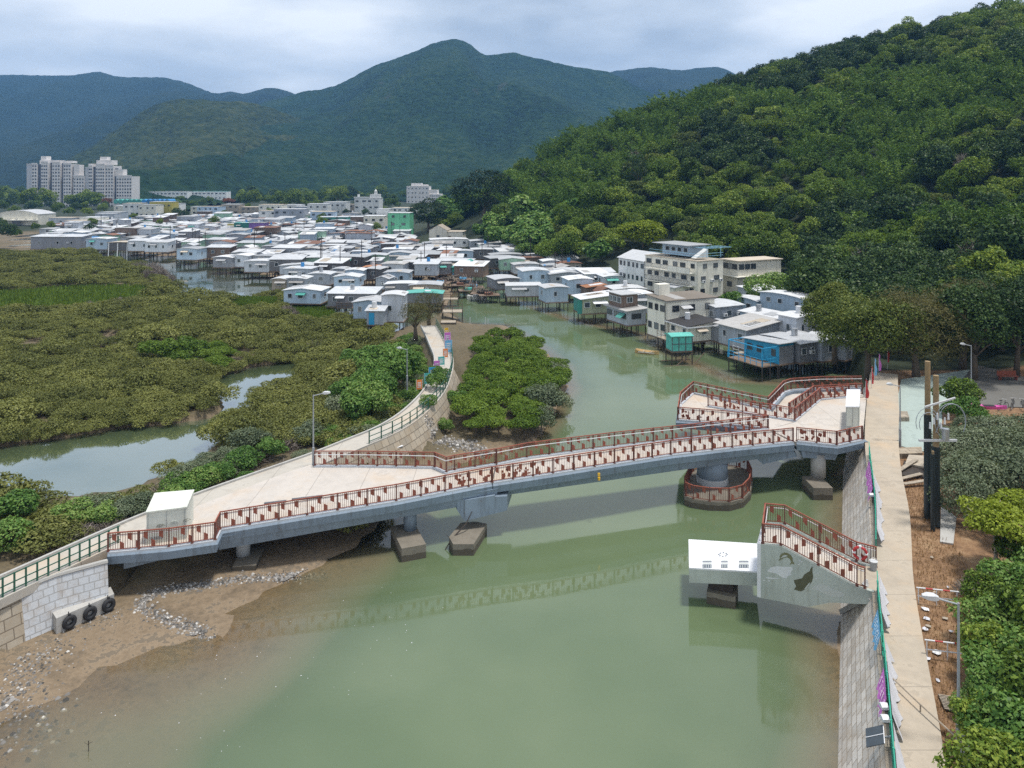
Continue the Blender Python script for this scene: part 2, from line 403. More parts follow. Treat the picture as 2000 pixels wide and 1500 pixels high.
_w = np.linalg.solve(_A, np.concatenate([HC[:, 2], np.zeros(3)]))
def hill_z(x, y):
    sh = np.shape(x); q = np.stack([np.ravel(x), np.ravel(y)], 1) / 100.0
    out = np.empty(len(q))
    for i in range(0, len(q), 20000):
        k = _tps(((q[i:i+20000, None] - _c[None]) ** 2).sum(-1))
        out[i:i+20000] = k @ _w[:-3] + _w[-3] + q[i:i+20000] @ _w[-2:]
    out = out.reshape(sh)
    lim = (y > 50) & (y < 900) & (np.abs(x) < 900) & (x > (905-1000)/FP*y - 25)
    fade = np.clip((820 - y) / 250, 0, 1)
    return np.where(lim, out * fade, -5)
def vnoise(x, y, s, seed=0):
    """smooth value noise"""
    rs = np.random.RandomState(seed); tab = rs.rand(256, 256)
    u, v = x / s + 1000.3, y / s + 1000.7
    i, j = np.floor(u).astype(int), np.floor(v).astype(int)
    fu, fv = u - i, v - j
    fu, fv = fu*fu*(3-2*fu), fv*fv*(3-2*fv)
    g = lambda a, b: tab[a % 256, b % 256]
    return (g(i,j)*(1-fu)+g(i+1,j)*fu)*(1-fv) + (g(i,j+1)*(1-fu)+g(i+1,j+1)*fu)*fv
def fbm(x, y, s, oct=4, seed=0):
    t = 0; a = 1; n = 0
    for k in range(oct):
        t = t + a * vnoise(x, y, s / 2**k, seed + k); n += a; a *= 0.5
    return t / n
def ground(x, y, full=False):
    x = np.asarray(x, float); y = np.asarray(y, float)
    wm = sdist(x, y, W_MAIN)
    sl = 0.040 + 0.2 * np.clip((y - 50) / 25, 0, 1); sl = np.maximum(sl, 0.040 + 0.13 * np.clip((x + 16) / 18, 0, 1))
    wob = (fbm(x, y, 6, 4, 5) - 0.5)
    zm = np.where(wm > 0, -np.minimum(wm * sl, 1.7), np.minimum(-wm * np.maximum(sl, 0.05), 0.55)) + wob * np.where(y < 60, 0.3, .25)
    wc = np.maximum(sdist(x, y, W_CREEK), np.maximum(sdist(x, y, W_P1), np.maximum(sdist(x, y, W_P2), sdist(x, y, W_P3))))
    wu = np.maximum(sdist(x, y, W_UP), sdist(x, y, W_RB))
    zc = np.where(wc > 0, -np.minimum(wc * 0.5 + 0.25, 1.1), 2.0)
    zu = np.where(wu > 0, -np.minimum(wu * 0.2 + 0.05, 0.7), 2.0)
    z = np.minimum(zm, np.minimum(zc, zu))
    z = np.where((wm <= 0) & (wc <= 0) & (wu <= 0), np.maximum(z, 0.12), z)
    z = np.where(sdist(x, y, VIL) > 2.5, np.maximum(z, .14 + wob * .1), z)
    dc = seg_dist(x, y, CAUSE, False)
    cy = np.interp(x, [c[0] for c in CAUSE[:8]], [c[1] for c in CAUSE[:8]])
    quay = (x < -24.0) & (y < cy)
    z = np.maximum(z, np.minimum(2.85, 2.85 - (dc - np.where(quay, .3, 1.1)) * np.where(quay, 2.8, 1.75)))
    ld = sdist(x, y, LAND)
    zl = np.clip(-0.9 + (ld - 0.5) * 3.2, -2, 2.95)
    soft = (y > 150) | (x < -60)
    zl = np.where(soft, np.clip(ld * 0.3, -2, 2.6), zl)
    z = np.where(ld > (0.0 if True else 0), np.maximum(z, zl), z)
    h = hill_z(x, y)
    z = np.where((ld > 0), np.maximum(z, np.where(h > 2.7, h, z)), z)
    if not full: return z
    mud = np.clip(1.0 - (z - 0.15) / 0.5, 0, 1)
    dirt = np.where((ld > 0) & (y < 90) & (x > 0), 1.0, 0.0) * np.clip((h - 6) * -0.5 + 1, 0, 1)
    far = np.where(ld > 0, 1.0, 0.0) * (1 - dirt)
    return z, mud, dirt, far
def axis_(lo, fine0, fine1, hi, step, g):
    a = list(np.arange(fine0, fine1 + 1e-6, step)); s = step
    while a[-1] < hi: s *= g; a.append(a[-1] + s)
    s = step; b = [fine0]
    while b[-1] > lo: s *= g; b.append(b[-1] - s)
    return np.array(sorted(set(b[1:] + a)))
XA = axis_(-6500, -46, 48, 6500, 0.8, 1.055)
YA = axis_(-300, 22, 112, 8500, 0.8, 1.042)
def grid_mesh(name, xa, ya, zf, mats, smooth=True):
    X, Y = np.meshgrid(xa, ya)
    Z = zf(X, Y)
    extra = None
    if isinstance(Z, tuple): extra = Z[1:]; Z = Z[0]
    v = np.stack([X.ravel(), Y.ravel(), Z.ravel()], 1)
    nx, ny = len(xa), len(ya)
    i = np.arange(nx*ny).reshape(ny, nx)
    q = np.stack([i[:-1, :-1].ravel(), i[:-1, 1:].ravel(), i[1:, 1:].ravel(), i[1:, :-1].ravel()], 1)
    return np_mesh(name, v, q, mats, smooth), extra
def ground_material():
    t = NT('ground_soil')
    g = t.node('ShaderNodeNewGeometry'); pos = g.outputs['Position']
    def at(n): a = t.node('ShaderNodeAttribute'); a.attribute_name = n; return a.outputs['Fac']
    n1 = t.noise(pos, 0.35, 6, 0.65); n2 = t.noise(pos, 2.6, 5, 0.7); n3 = t.noise(pos, 0.06, 4)
    vo = t.node('ShaderNodeTexVoronoi'); vo.inputs['Scale'].default_value = 3.2; t.con(pos, vo.inputs['Vector'])
    mudc = t.ramp(t.math('ADD', t.math('MULTIPLY', n1, .6), t.math('MULTIPLY', n2, .4)), [(.32, (.085, .066, .043)), (.5, (.21, .155, .10)), (.68, (.33, .255, .175))])
    mudc = t.mix(t.math('MULTIPLY', t.math('GREATER_THAN', t.math('MULTIPLY', n1, n2), .305), .55), mudc, (.06, .055, .045))
    marsh = t.ramp(n2, [(.3, (.05, .042, .022)), (.55, (.105, .085, .045)), (.75, (.17, .14, .08))])
    dirt = t.ramp(t.math('ADD', t.math('MULTIPLY', n1, .5), t.math('MULTIPLY', n2, .5)), [(.32, (.10, .055, .028)), (.52, (.25, .145, .075)), (.7, (.38, .26, .15))])
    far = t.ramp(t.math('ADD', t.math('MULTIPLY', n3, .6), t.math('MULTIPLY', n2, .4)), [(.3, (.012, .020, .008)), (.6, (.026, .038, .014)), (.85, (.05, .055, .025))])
    c = t.mix(at('mud'), marsh, mudc); c = t.mix(at('dirt'), c, dirt); c = t.mix(at('far'), c, far)
    t.bump(t.math('ADD', n2, t.math('MULTIPLY', n1, .5)), 0.6, 0.25)
    M['ground_soil'] = t.fin(c, 0.92)
ground_material()
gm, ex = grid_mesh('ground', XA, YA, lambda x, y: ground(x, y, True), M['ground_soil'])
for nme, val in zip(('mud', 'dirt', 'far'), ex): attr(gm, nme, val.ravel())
tag(link('ground', gm), 'brown tidal mud, marsh soil and wooded hillside under everything', None, kind='structure')

# ---- water: murky tide water, its cloudiness growing with real depth over the bed
def water_material():
    t = NT('water_murky')
    g = t.node('ShaderNodeNewGeometry'); pos = g.outputs['Position']
    a = t.node('ShaderNodeAttribute'); a.attribute_name = 'depth'
    n = t.noise(pos, 0.05, 4, 0.6)
    c = t.ramp(n, [(.3, (.088, .128, .064)), (.55, (.116, .156, .082)), (.75, (.140, .178, .100))])
    sil = t.mix(t.math('MULTIPLY', t.math('SUBTRACT', 1.0, t.math('MINIMUM', t.math('MULTIPLY', a.outputs['Fac'], 1.9), 1.0)), .85), c, (.31, .265, .18))
    dif = t.node('ShaderNodeBsdfDiffuse'); t.con(sil, dif.inputs['Color'])
    trn = t.node('ShaderNodeBsdfTransparent'); trn.inputs['Color'].default_value = (.92, .90, .80, 1)
    m1 = t.node('ShaderNodeMixShader')
    op = t.math('SUBTRACT', 1.0, t.math('EXPONENT', t.math('MULTIPLY', a.outputs['Fac'], -3.2)))
    t.con(op, m1.inputs[0]); t.con(trn.outputs[0], m1.inputs[1]); t.con(dif.outputs[0], m1.inputs[2])
    gl = t.node('ShaderNodeBsdfGlossy'); t.con(t.math('ADD', .02, t.math('MULTIPLY', t.math('MAXIMUM', t.math('SUBTRACT', t.noise(pos, .09, 4, .6), .45), 0.0), .55)), gl.inputs['Roughness'])
    fr = t.node('ShaderNodeFresnel'); fr.inputs['IOR'].default_value = 1.75
    m2 = t.node('ShaderNodeMixShader'); st = t.node('ShaderNodeAttribute'); st.attribute_name = 'still'; t.con(t.math('ADD', fr.outputs[0], t.math('MULTIPLY', st.outputs['Fac'], .42)), m2.inputs[0]); t.con(m1.outputs[0], m2.inputs[1]); t.con(gl.outputs[0], m2.inputs[2])
    mp = t.node('ShaderNodeMapping'); mp.inputs['Scale'].default_value = (1.0, 1.6, 1.0); t.con(pos, mp.inputs['Vector'])
    r1 = t.noise(mp.outputs[0], 1.1, 4, 0.6); r2 = t.noise(mp.outputs[0], 0.16, 3, 0.5)
    bp = t.node('ShaderNodeBump'); bp.inputs['Strength'].default_value = 0.25; bp.inputs['Distance'].default_value = 0.012
    t.con(t.math('MULTIPLY', r1, t.math('ADD', .25, r2)), bp.inputs['Height'])
    t.con(bp.outputs[0], gl.inputs['Normal']); t.con(bp.outputs[0], fr.inputs['Normal'])
    t.con(m2.outputs[0], t.out.inputs['Surface']); t.n.remove(t.b)
    M['water_murky'] = t.mat
water_material()
wx = XA[(XA > -520) & (XA < 75)]; wy = YA[(YA > -120) & (YA < 470)]
wm_, wex = grid_mesh('water', wx, wy, lambda x, y: (x*0, np.clip(-ground(x, y), 0, 3), np.where((sdist(x, y, W_CREEK) > -3) | (sdist(x, y, W_P1) > -3) | (sdist(x, y, W_P2) > -3) | (sdist(x, y, W_P3) > -3), 1.0, 0.0) + .75 * np.clip(-sdist(x, y, W_MAIN) / 8 - .5, 0, 1) * (x < 5) * (y > 100) * (sdist(x, y, VIL) < 2)), M['water_murky'])
attr(wm_, 'still', np.clip(wex[1].ravel(), 0, 1))
attr(wm_, 'depth', wex[0].ravel())
tag(link('water', wm_), 'calm murky green tidal water of the creek', None, kind='structure')

# ---- far mountains: real ridges with spurs and gullies
def mountain_material(name, lo, mid, hi, rock, rock_amt):
    t = NT(name)
    g = t.node('ShaderNodeNewGeometry'); pos = g.outputs['Position']
    n1 = t.noise(pos, 0.006, 6, 0.6); n2 = t.noise(pos, 0.05, 5, 0.7)
    vo = t.node('ShaderNodeTexVoronoi'); vo.inputs['Scale'].default_value = 0.11; t.con(pos, vo.inputs['Vector'])
    f = t.math('ADD', t.math('MULTIPLY', n1, .5), t.math('ADD', t.math('MULTIPLY', n2, .35), t.math('MULTIPLY', vo.outputs['Distance'], .22)))
    c = t.ramp(f, [(.40, lo), (.56, mid), (.74, hi)])
    a = t.node('ShaderNodeAttribute'); a.attribute_name = 'rock'
    rk = t.math('GREATER_THAN', t.math('MULTIPLY', a.outputs['Fac'], t.noise(pos, 0.022, 6, 0.75)), rock_amt)
    c = t.mix(t.math('MULTIPLY', rk, .5), c, rock)
    t.bump(t.math('ADD', t.math('MULTIPLY', vo.outputs['Distance'], -.6), n2), 1.0, 9.0)
    M[name] = t.fin(c, 0.95, 0, 0.1)
    return M[name]
def mountain(name, label, ridge, D, base_front, seed, mat, amp, nt=260, nv=110, back=900, pw=1.25, rocks=()):
    rp = np.array(ridge, float)
    th = np.linspace(rp[0, 0], rp[-1, 0], nt)
    ss = np.linspace(0, 1, nt)
    def cs(col):
        v = np.interp(th, rp[:, 0], rp[:, col]); k = np.ones(5) / 5
        return np.convolve(np.pad(v, 2, mode='edge'), k, 'valid')
    py, Yr = cs(1), cs(2)
    zr = EYE - (py - HZ) * Yr / FP
    v = np.concatenate([np.linspace(-1, 0, nv), np.linspace(0, 1, 24)[1:]])
    V, T = np.meshgrid(v, np.arange(nt), indexing='ij')
    Yg = np.where(V < 0, Yr[T] + V * D, Yr[T] + V * back)
    Xg = (th[T] - 1000) / FP * Yg
    fall = np.where(V < 0, (1 - np.abs(V)) ** pw, (1 - V) ** 1.2)
    spur = fbm(Xg, Yg * 0.45, amp * 3.2, 5, seed); rdg = 1 - np.abs(2 * spur - 1)
    env = np.clip(np.abs(V) * 5, 0.04, 1) * np.clip((1 - np.abs(V)) * 5, 0, 1)
    Z = base_front + np.maximum(zr[T] - base_front, 0) * fall + (rdg - 0.72) * amp * env + (fbm(Xg, Yg, 14, 2, seed + 9) - 0.5) * 5
    nr, nc = V.shape
    i = np.arange(nr * nc).reshape(nr, nc)
    q = np.stack([i[:-1, :-1].ravel(), i[:-1, 1:].ravel(), i[1:, 1:].ravel(), i[1:, :-1].ravel()], 1)
    me = np_mesh(name, np.stack([Xg.ravel(), Yg.ravel(), Z.ravel()], 1), q, mat, True)
    rk = np.zeros(Xg.shape)
    for px0, d0, r0 in rocks:
        rk = np.maximum(rk, np.exp(-(((th[T] - px0) / r0) ** 2 + ((V + d0) / 0.16) ** 2)))
    attr(me, 'rock', rk.ravel())
    return tag(link(name, me), label, None, kind='structure')
mountain_material('mountain_far', (0.0089, 0.0163, 0.0089), (0.0163, 0.0281, 0.0118), (0.0296, 0.0400, 0.0178), (.22, .20, .18), .62)
mountain_material('mountain_mid', (0.006, 0.018, 0.009), (0.014, 0.036, 0.013), (0.038, 0.060, 0.020), (.055, .060, .048), .52)
mountain_material('mountain_near', (0.0145, 0.0255, 0.0085), (0.0340, 0.0493, 0.0153), (0.0723, 0.0782, 0.0289), (.34, .30, .25), .56)
mountain('mountains', 'hazy wooded range at the far left skyline', [(-500,200,2900),(-200,160,2900),(0,146,2800),(110,148,2750),(150,146,2750),(193,139,2700),(225,150,2700),(320,151,2700),(360,160,2650),(420,184,2600),(450,177,2600),(475,184,2600),(530,170,2600),(572,182,2600),(640,215,2600),(760,260,2600)], 1500, 5, 3, M['mountain_far'], 120, 240, 100)
mountain('mountains', 'hazy wooded range at the skyline right of the peak', [(1080,230,2800),(1190,141,2700),(1230,135,2700),(1275,131,2650),(1320,138,2650),(1370,131,2650),(1405,131,2600),(1450,150,2600),(1600,200,2600),(1900,300,2600)], 1400, 5, 17, M['mountain_far'], 120, 200, 90)
mountain('mountain', 'tall wooded peak with bare rock faces above the village', [(250,384,1500),(330,360,1500),(420,270,1700),(500,207,1850),(560,188,1900),(600,178,1900),(640,172,1900),(680,156,1880),(720,133,1850),(760,119,1840),(820,97,1800),(850,83,1800),(885,75,1800),(915,84,1800),(945,107,1850),(960,108,1850),(1000,101,1850),(1040,112,1850),(1080,120,1850),(1120,128,1900),(1190,139,1900),(1300,195,1900),(1450,280,1800),(1600,330,1700)], 1050, 4, 29, M['mountain_mid'], 110, 340, 150, 900, 1.2, [(812,.2,16),(800,.3,14),(745,.35,24),(870,.12,10),(930,.42,26),(985,.42,30),(760,.45,24)])
mountain('mountain', 'lower wooded hill behind the tower blocks', [(60,372,1150),(110,330,1200),(200,272,1250),(250,236,1280),(300,204,1300),(350,191,1300),(400,195,1320),(430,200,1320),(470,198,1350),(520,207,1400),(600,235,1450),(700,280,1450),(800,320,1450),(900,345,1400)], 480, 4, 41, M['mountain_near'], 60, 300, 130, 700, 1.15, [(300,.25,30),(385,.9,22),(470,.9,30)])
# ================================================================ PATHS, SEA WALLS, BRIDGE
def concrete(name, col, var=0.22, tide=False):
    t = NT(name); g = t.node('ShaderNodeNewGeometry'); pos = g.outputs['Position']
    n1 = t.noise(pos, 0.35, 6, 0.65); n2 = t.noise(pos, 5.0, 4, 0.7); n3 = t.noise(pos, 1.3, 5, 0.6)
    f = t.math('ADD', t.math('MULTIPLY', n1, .45), t.math('ADD', t.math('MULTIPLY', n2, .2), t.math('MULTIPLY', n3, .35)))
    lo = tuple(c * (1 - var) for c in col); hi = tuple(min(1, c * (1 + var * .7)) for c in col)
    c = t.ramp(f, [(.32, lo), (.5, col), (.66, hi)])
    wet = t.math('GREATER_THAN', t.math('MULTIPLY', n3, n1), .335)
    c = t.mix(t.math('MULTIPLY', wet, .3), c, tuple(x * .55 for x in col))
    if tide:
        sx = t.node('ShaderNodeSeparateXYZ'); t.con(pos, sx.inputs[0])
        lv = t.math('LESS_THAN', t.math('ADD', sx.outputs[2], t.math('MULTIPLY', n3, .35)), .62)
        c = t.mix(t.math('MULTIPLY', lv, .8), c, (.055, .045, .03))
    if name in ('conc_path', 'conc_deck', 'conc_cause'):
        sy = t.node('ShaderNodeSeparateXYZ'); t.con(pos, sy.inputs[0]); ax = 1 if name == 'conc_path' else 0
        jl = t.math('LESS_THAN', t.math('FRACT', t.math('MULTIPLY', sy.outputs[ax], .27)), .012)
        c = t.mix(t.math('MULTIPLY', jl, .55), c, (.16, .14, .12))
        st = t.noise(pos, .18, 5, .7); c = t.mix(t.math('MULTIPLY', t.math('MAXIMUM', t.math('SUBTRACT', st, .5), 0), 2.2), c, (.52, .36, .21))
    t.bump(n2, .25, .02)
    M[name] = t.fin(c, .85); return M[name]
concrete('conc_path', (.39, .335, .265)); concrete('conc_deck', (.48, .44, .40), .18); concrete('conc_grey', (.40, .39, .37)); concrete('conc_cause', (.42, .39, .345), .2)
concrete('conc_raw', (.17, .15, .12), .4, True); concrete('conc_teal', (.33, .395, .37), .2); concrete('conc_yard_shade', (.13, .125, .115)); concrete('conc_pier', (.42, .44, .46), .1)  # yard concrete coloured darker than the plain grey, standing in for tree shade
def stones(name, col, mortar, bw, bh, var=.25):
    t = NT(name); v = t.coord('Object')
    br = t.node('ShaderNodeTexBrick'); br.inputs['Scale'].default_value = 1.0
    br.inputs['Brick Width'].default_value = bw; br.inputs['Row Height'].default_value = bh; br.inputs['Mortar Size'].default_value = .028
    br.inputs['Color1'].default_value = (*[c * (1 + var * .5) for c in col], 1); br.inputs['Color2'].default_value = (*[c * (1 - var) for c in col], 1)
    br.inputs['Mortar'].default_value = (*mortar, 1); t.con(v, br.inputs['Vector'])
    n = t.noise(v, .7, 6, .7); n2 = t.noise(v, 7, 3)
    c = t.mix(t.math('MULTIPLY', t.math('MAXIMUM', t.math('SUBTRACT', n, .45), 0), 2.6), br.outputs['Color'], (.30, .21, .12))
    c = t.mix(t.math('MULTIPLY', n2, .35), c, tuple(x * .6 for x in col))
    t.bump(t.math('SUBTRACT', t.math('MULTIPLY', n2, .3), br.outputs['Fac']), .6, .04)
    M[name] = t.fin(c, .85); return M[name]
stones('stone_wall', (.60, .56, .51), (.27, .22, .17), .78, .42)
stones('stone_block', (.52, .54, .57), (.34, .34, .34), .55, .42, .1)
stones('stone_tan', (.38, .33, .26), (.13, .105, .08), .85, .6)
def V3(p, z=None): return Vector((p[0], p[1], p[2] if z is None else z))
def offset_line(line, d):
    out = []
    for i, p in enumerate(line):
        a = Vector(line[max(i-1, 0)][:2]); b = Vector(line[min(i+1, len(line)-1)][:2])
        t = (b - a).normalized(); n = Vector((-t.y, t.x))
        out.append(Vector((p[0] + n.x*d, p[1] + n.y*d, p[2])))
    return out
def smooth_line(pts, n=6):
    pts = [Vector(p) for p in pts]; out = []
    for i in range(len(pts) - 1):
        p0, p1, p2, p3 = pts[max(i-1,0)], pts[i], pts[i+1], pts[min(i+2,len(pts)-1)]
        for k in range(n):
            t = k / n
            out.append(0.5*((2*p1)+(p2-p0)*t+(2*p0-5*p1+4*p2-p3)*t*t+(3*p1-p0-3*p2+p3)*t**3))
    out.append(pts[-1]); return out
def slab_ribbon(L, Rr, th):
    m = MB(); n = len(L)
    vs = [tuple(p) for p in L] + [tuple(p) for p in Rr] + [(p[0], p[1], p[2]-th) for p in L] + [(p[0], p[1], p[2]-th) for p in Rr]
    fs = []
    for i in range(n-1):
        fs += [(i, n+i, n+i+1, i+1), (2*n+i+1, 3*n+i+1, 3*n+i, 2*n+i), (i+1, 2*n+i+1, 2*n+i, i), (n+i, 3*n+i, 3*n+i+1, n+i+1)]
    fs += [(0, 2*n, 3*n, n), (n-1, 2*n-1, 4*n-1, 3*n-1)]
    m.add(vs, fs); return m
# right promenade: runs along the top of the sea wall
def pz(i): return 3.2
TOP3 = [Vector((p[0], p[1], 3.2 if p[1] < 58 else (3.2 + .5*min(1,(p[1]-58)/8)))) for p in TOPLINE]
prom_l = smooth_line(TOP3, 6)
prom_r = []
for p in prom_l:
    wdt = 2.15 + .25*max(0, min(1, (p.y-44)/8)) + .45*max(0, min(1, (p.y-58)/14))
    prom_r.append(Vector((p.x + .91*wdt, p.y - .415*wdt, p.z)))
tag(slab_ribbon(prom_l, prom_r, .9).build('path', M['conc_path']), 'tan concrete promenade along the right bank', None, kind='structure')
# left causeway footpath
cl = smooth_line([P(x, y, 3.0) for x, y in [(-420,1330),(-160,1225),(0,1150),(110,1100),(215,1052),(300,1015),(420,968),(615,898),(690,868),(760,838),(810,805),(848,765),(864,730),(868,700),(858,675),(846,650),(838,636)]], 5)
tag(slab_ribbon(offset_line(cl, 1.15), offset_line(cl, -1.15), .5).build('path', M['conc_cause']), 'pale concrete footpath on the left causeway', None, kind='structure')
kl = MB(); a = offset_line(cl, 1.16); b = offset_line(cl, 1.34)
tag(slab_ribbon([Vector((p.x,p.y,p.z+.14)) for p in b], [Vector((p.x,p.y,p.z+.14)) for p in a], .5).build('kerb', M['conc_grey']), 'low concrete kerb on the marsh side of the causeway', None, kind='structure')
# teal paving right of the promenade
pl = [P(1752,782,3.05), P(1752,868,3.05), P(1800,880,3.05), P(1840,880,3.05), P(1840,790,3.05), P(1900,720,3.05), P(1760,740,3.05)]
m = MB(); m.prism(pl, 2.7, 3.0); tag(m.build('plaza', M['conc_teal']), 'pale teal painted paving beside the promenade', None, kind='structure')
m = MB(); m.prism([P(1840,790,3.05), P(2150,800,3.05), P(2150,690,3.05), P(1900,715,3.05)], 2.7, 3.04); tag(m.build('pavement', M['conc_yard_shade']), 'grey concrete yard, coloured darker for the shade of the trees', None, kind='structure')
# sea wall under the promenade, local X along the wall, Y up the slope
def slope_wall(name, label, top0, top1, out_dir, run, mat, cope=None, zb=-1.2):
    top0 = Vector(top0); top1 = Vector(top1)
    o = Vector(out_dir).normalized(); xl = (top1 - top0); Ln = xl.length; xl.normalize()
    drop = top0.z - zb
    bot0 = top0 + o * (run * drop / 3.2) - Vector((0, 0, drop))
    yl = (top0 - bot0); H = yl.length; yl.normalize(); zl = xl.cross(yl).normalized()
    yl = zl.cross(xl)
    ob = MB()
    ob.box(0, 0, -.5, Ln, H, 0)
    me = ob.mesh(name, M[mat])
    r = bpy.data.objects.new(name, me); COL.objects.link(r)
    r.matrix_world = Matrix(((xl.x, yl.x, zl.x, bot0.x), (xl.y, yl.y, zl.y, bot0.y), (xl.z, yl.z, zl.z, bot0.z), (0, 0, 0, 1)))
    tag(r, label, 'sea wall')
    if cope:
        c = MB(); c.box(-.02, H - .02, -.45, Ln + .02, H + .12, .06); link('coping', c.mesh('coping', M[cope]), r)
    return r
def TL(y):
    for i in range(len(TOPLINE)-1):
        (x0, y0), (x1, y1) = TOPLINE[i], TOPLINE[i+1]
        if y0 <= y <= y1: return Vector((x0 + (x1-x0)*(y-y0)/(y1-y0), y, 3.16))
OUTR = (-.91, .415, 0)
slope_wall('sea_wall', 'long sloping stone block sea wall below the right promenade', TL(64.2), TL(-20), OUTR, 1.75, 'stone_wall')
slope_wall('sea_wall', 'stone sea wall in the shadow of the right bridge platform', TL(85), TL(64.3), OUTR, 1.75, 'stone_wall')

# ---------------------------------------------------------------- the footbridge
ZD = lambda px: 3.05 + .95 * max(0, min(1, (px - 420) / 700.0))
BR = empty('footbridge', (0, 58, 0), 'long blue-grey steel footbridge with rust brown railings across the creek', 'footbridge')
NEARL = [(211,1080),(330,1070),(420,1057),(430,1036),(600,1008),(774,980),(960,944)]
NEARM = [(962,944),(1080,926),(1200,907),(1310,890),(1430,876),(1549,864)]
NEARR = [(1556,863),(1634,871),(1684,860)]
FARL = [(615,911),(700,911),(849,914),(872,924),(888,920),(967,907)]
FARM = [(970,907),(1029,895),(1200,873),(1350,856),(1500,838)]
def PB(p, dz=0.0):
    z = ZD(p[0]) if p[0] < 1549 else 4.0
    return P(p[0], p[1], z) + Vector((0, 0, dz))
def bridge_rail(name, base, parent, h=1.12, plates=True, hand=0, seed=1, fancy=(), world=True, close=False):
    """railing run: posts are its parts, plates hang alternately high and low between the bars; hand>0: steel handrail on the left of the run"""
    rs = random.Random(seed)
    pts = [Vector(p) for p in base]
    ob = MB(); up = Vector((0, 0, 1))
    off = wloc(parent)
    posts = []; k = 0; acc = 0.0
    for i in range(len(pts) - 1):
        p, q = pts[i], pts[i+1]; L = (q - p).length; d = (q - p) / L
        ob.mi = 0
        ob.bar(p + up*h, q + up*h, .08, .06); ob.bar(p + up*(h-.14), q + up*(h-.14), .03, .03); ob.bar(p + up*.1, q + up*.1, .04, .04)
        n = max(2, int(L / .135)); ob.mi = 1
        for j in range(1, n):
            c = p + d * (L * j / n)
            ob.bar(c + up*.1, c + up*h, .022, .022)
        npst = max(1, round(L / 1.75))
        for j in range(npst + (1 if i == len(pts)-2 and not close else 0)): posts.append((p + d * (L * j / npst), d))
        ob.mi = 0
        x = .35
        if plates:
            while x < L - .3:
                c = p + d * x; hi = (k % 2 == 0)
                z0, z1 = (.64, 1.03) if hi else (.12, .50)
                w = .12; sl = .07 if hi else -.07
                vs = [c - d*w + up*(z0 + sl), c + d*w + up*(z0 - sl), c + d*w + up*z1, c - d*w + up*z1] if hi else [c - d*w + up*z0, c + d*w + up*z0, c + d*w + up*(z1 + sl), c - d*w + up*(z1 - sl)]
                nrm = d.cross(up) * .02
                b = [v + nrm for v in vs]; f = [v - nrm for v in vs]
                ob.add(b + f, [(0,1,2,3),(7,6,5,4),(0,4,5,1),(1,5,6,2),(2,6,7,3),(3,7,4,0)])
                k += 1; x += .42 + rs.random() * .05
        for (fi, f0, f1) in fancy:
            if fi == i:
                for _ in range(int((f1 - f0) * L * 5)):
                    x = L * (f0 + (f1 - f0) * rs.random()); zz = .15 + rs.random() * .75
                    c = p + d * x + up * zz; a = .06 + rs.random() * .12; e = .05 + rs.random() * .13
                    nrm = d.cross(up) * .022
                    vs = [c - d*a - up*e*.6, c + d*a*.6 - up*e, c + d*a + up*e*.5, c - d*a*.4 + up*e]
                    ob.add([v + nrm for v in vs] + [v - nrm for v in vs], [(0,1,2,3),(7,6,5,4),(0,4,5,1),(1,5,6,2),(2,6,7,3),(3,7,4,0)])
    r = ob.build(name, [M['corten'], M['corten_dark']], parent, world=True)
    for p, d in posts:
        mb = MB(); s = .045
        mb.bar((0,0,0), (0,0,h+.03), .14, .07)
        mb.bar((0,0,0), (0,0,.03), .2, .16)
        key = 'post%.2f' % h
        if key not in CACHE: CACHE[key] = mb.mesh('post', M['corten_dark'])
        link('post', CACHE[key], r, p - off, (0, 0, math.atan2(d.y, d.x) + math.pi/2))
    if hand:
        hm = MB(); sgn = 1 if hand > 0 else -1
        hp = [V3(p) for p in offset_line(pts, .13 * sgn)]
        hm.tube([p + up * .88 for p in hp], .03, 6)
        hm.build('handrail', M['steel_light'], r, world=True)
    return r
CACHE = {}
def beam(line, parent, name, prof, mat, side=1):
    """sweep an edge profile [(outward, z)] along a line; outward is to the right of the run times side"""
    pts = [Vector(p) for p in line]; n = len(prof); vs = []; fs = []
    for i, p in enumerate(pts):
        t = Vector((0, 0, 0))
        if i > 0: t += (pts[i]-pts[i-1]).normalized()
        if i < len(pts)-1: t += (pts[i+1]-pts[i]).normalized()
        t.z = 0; t.normalize(); nn = Vector((t.y, -t.x, 0)) * side
        if 0 < i < len(pts)-1:
            c = t.dot((pts[i+1]-pts[i]).normalized()); nn = nn / max(.5, c)
        for o, z in prof: vs.append(p + nn * o + Vector((0, 0, z)))
    for i in range(len(pts)-1):
        for k in range(n):
            a, b, c, d = i*n+k, i*n+(k+1) % n, (i+1)*n+(k+1) % n, (i+1)*n+k
            fs.append((a, b, c, d) if side > 0 else (d, c, b, a))
    fs.append(tuple(range(n))); fs.append(tuple(reversed(range((len(pts)-1)*n, len(pts)*n))))
    m = MB(); m.add(vs, fs); return m.build(name, mat, parent, world=True)
EDGE = [(-.28, .0), (-.28, -.32), (.02, -.62), (.12, -.62), (.2, -.1), (.12, .0)]
KERB = [(-.16, -.05), (.1, -.05), (.1, .09), (-.16, .09)]
nl = [PB(p) for p in NEARL]; nm = [PB(p) for p in NEARM]; nr = [PB(p) for p in NEARR]
fl = [PB(p) for p in FARL]; fm = [PB(p) for p in FARM]
dz = Vector((0, 0, -.03))
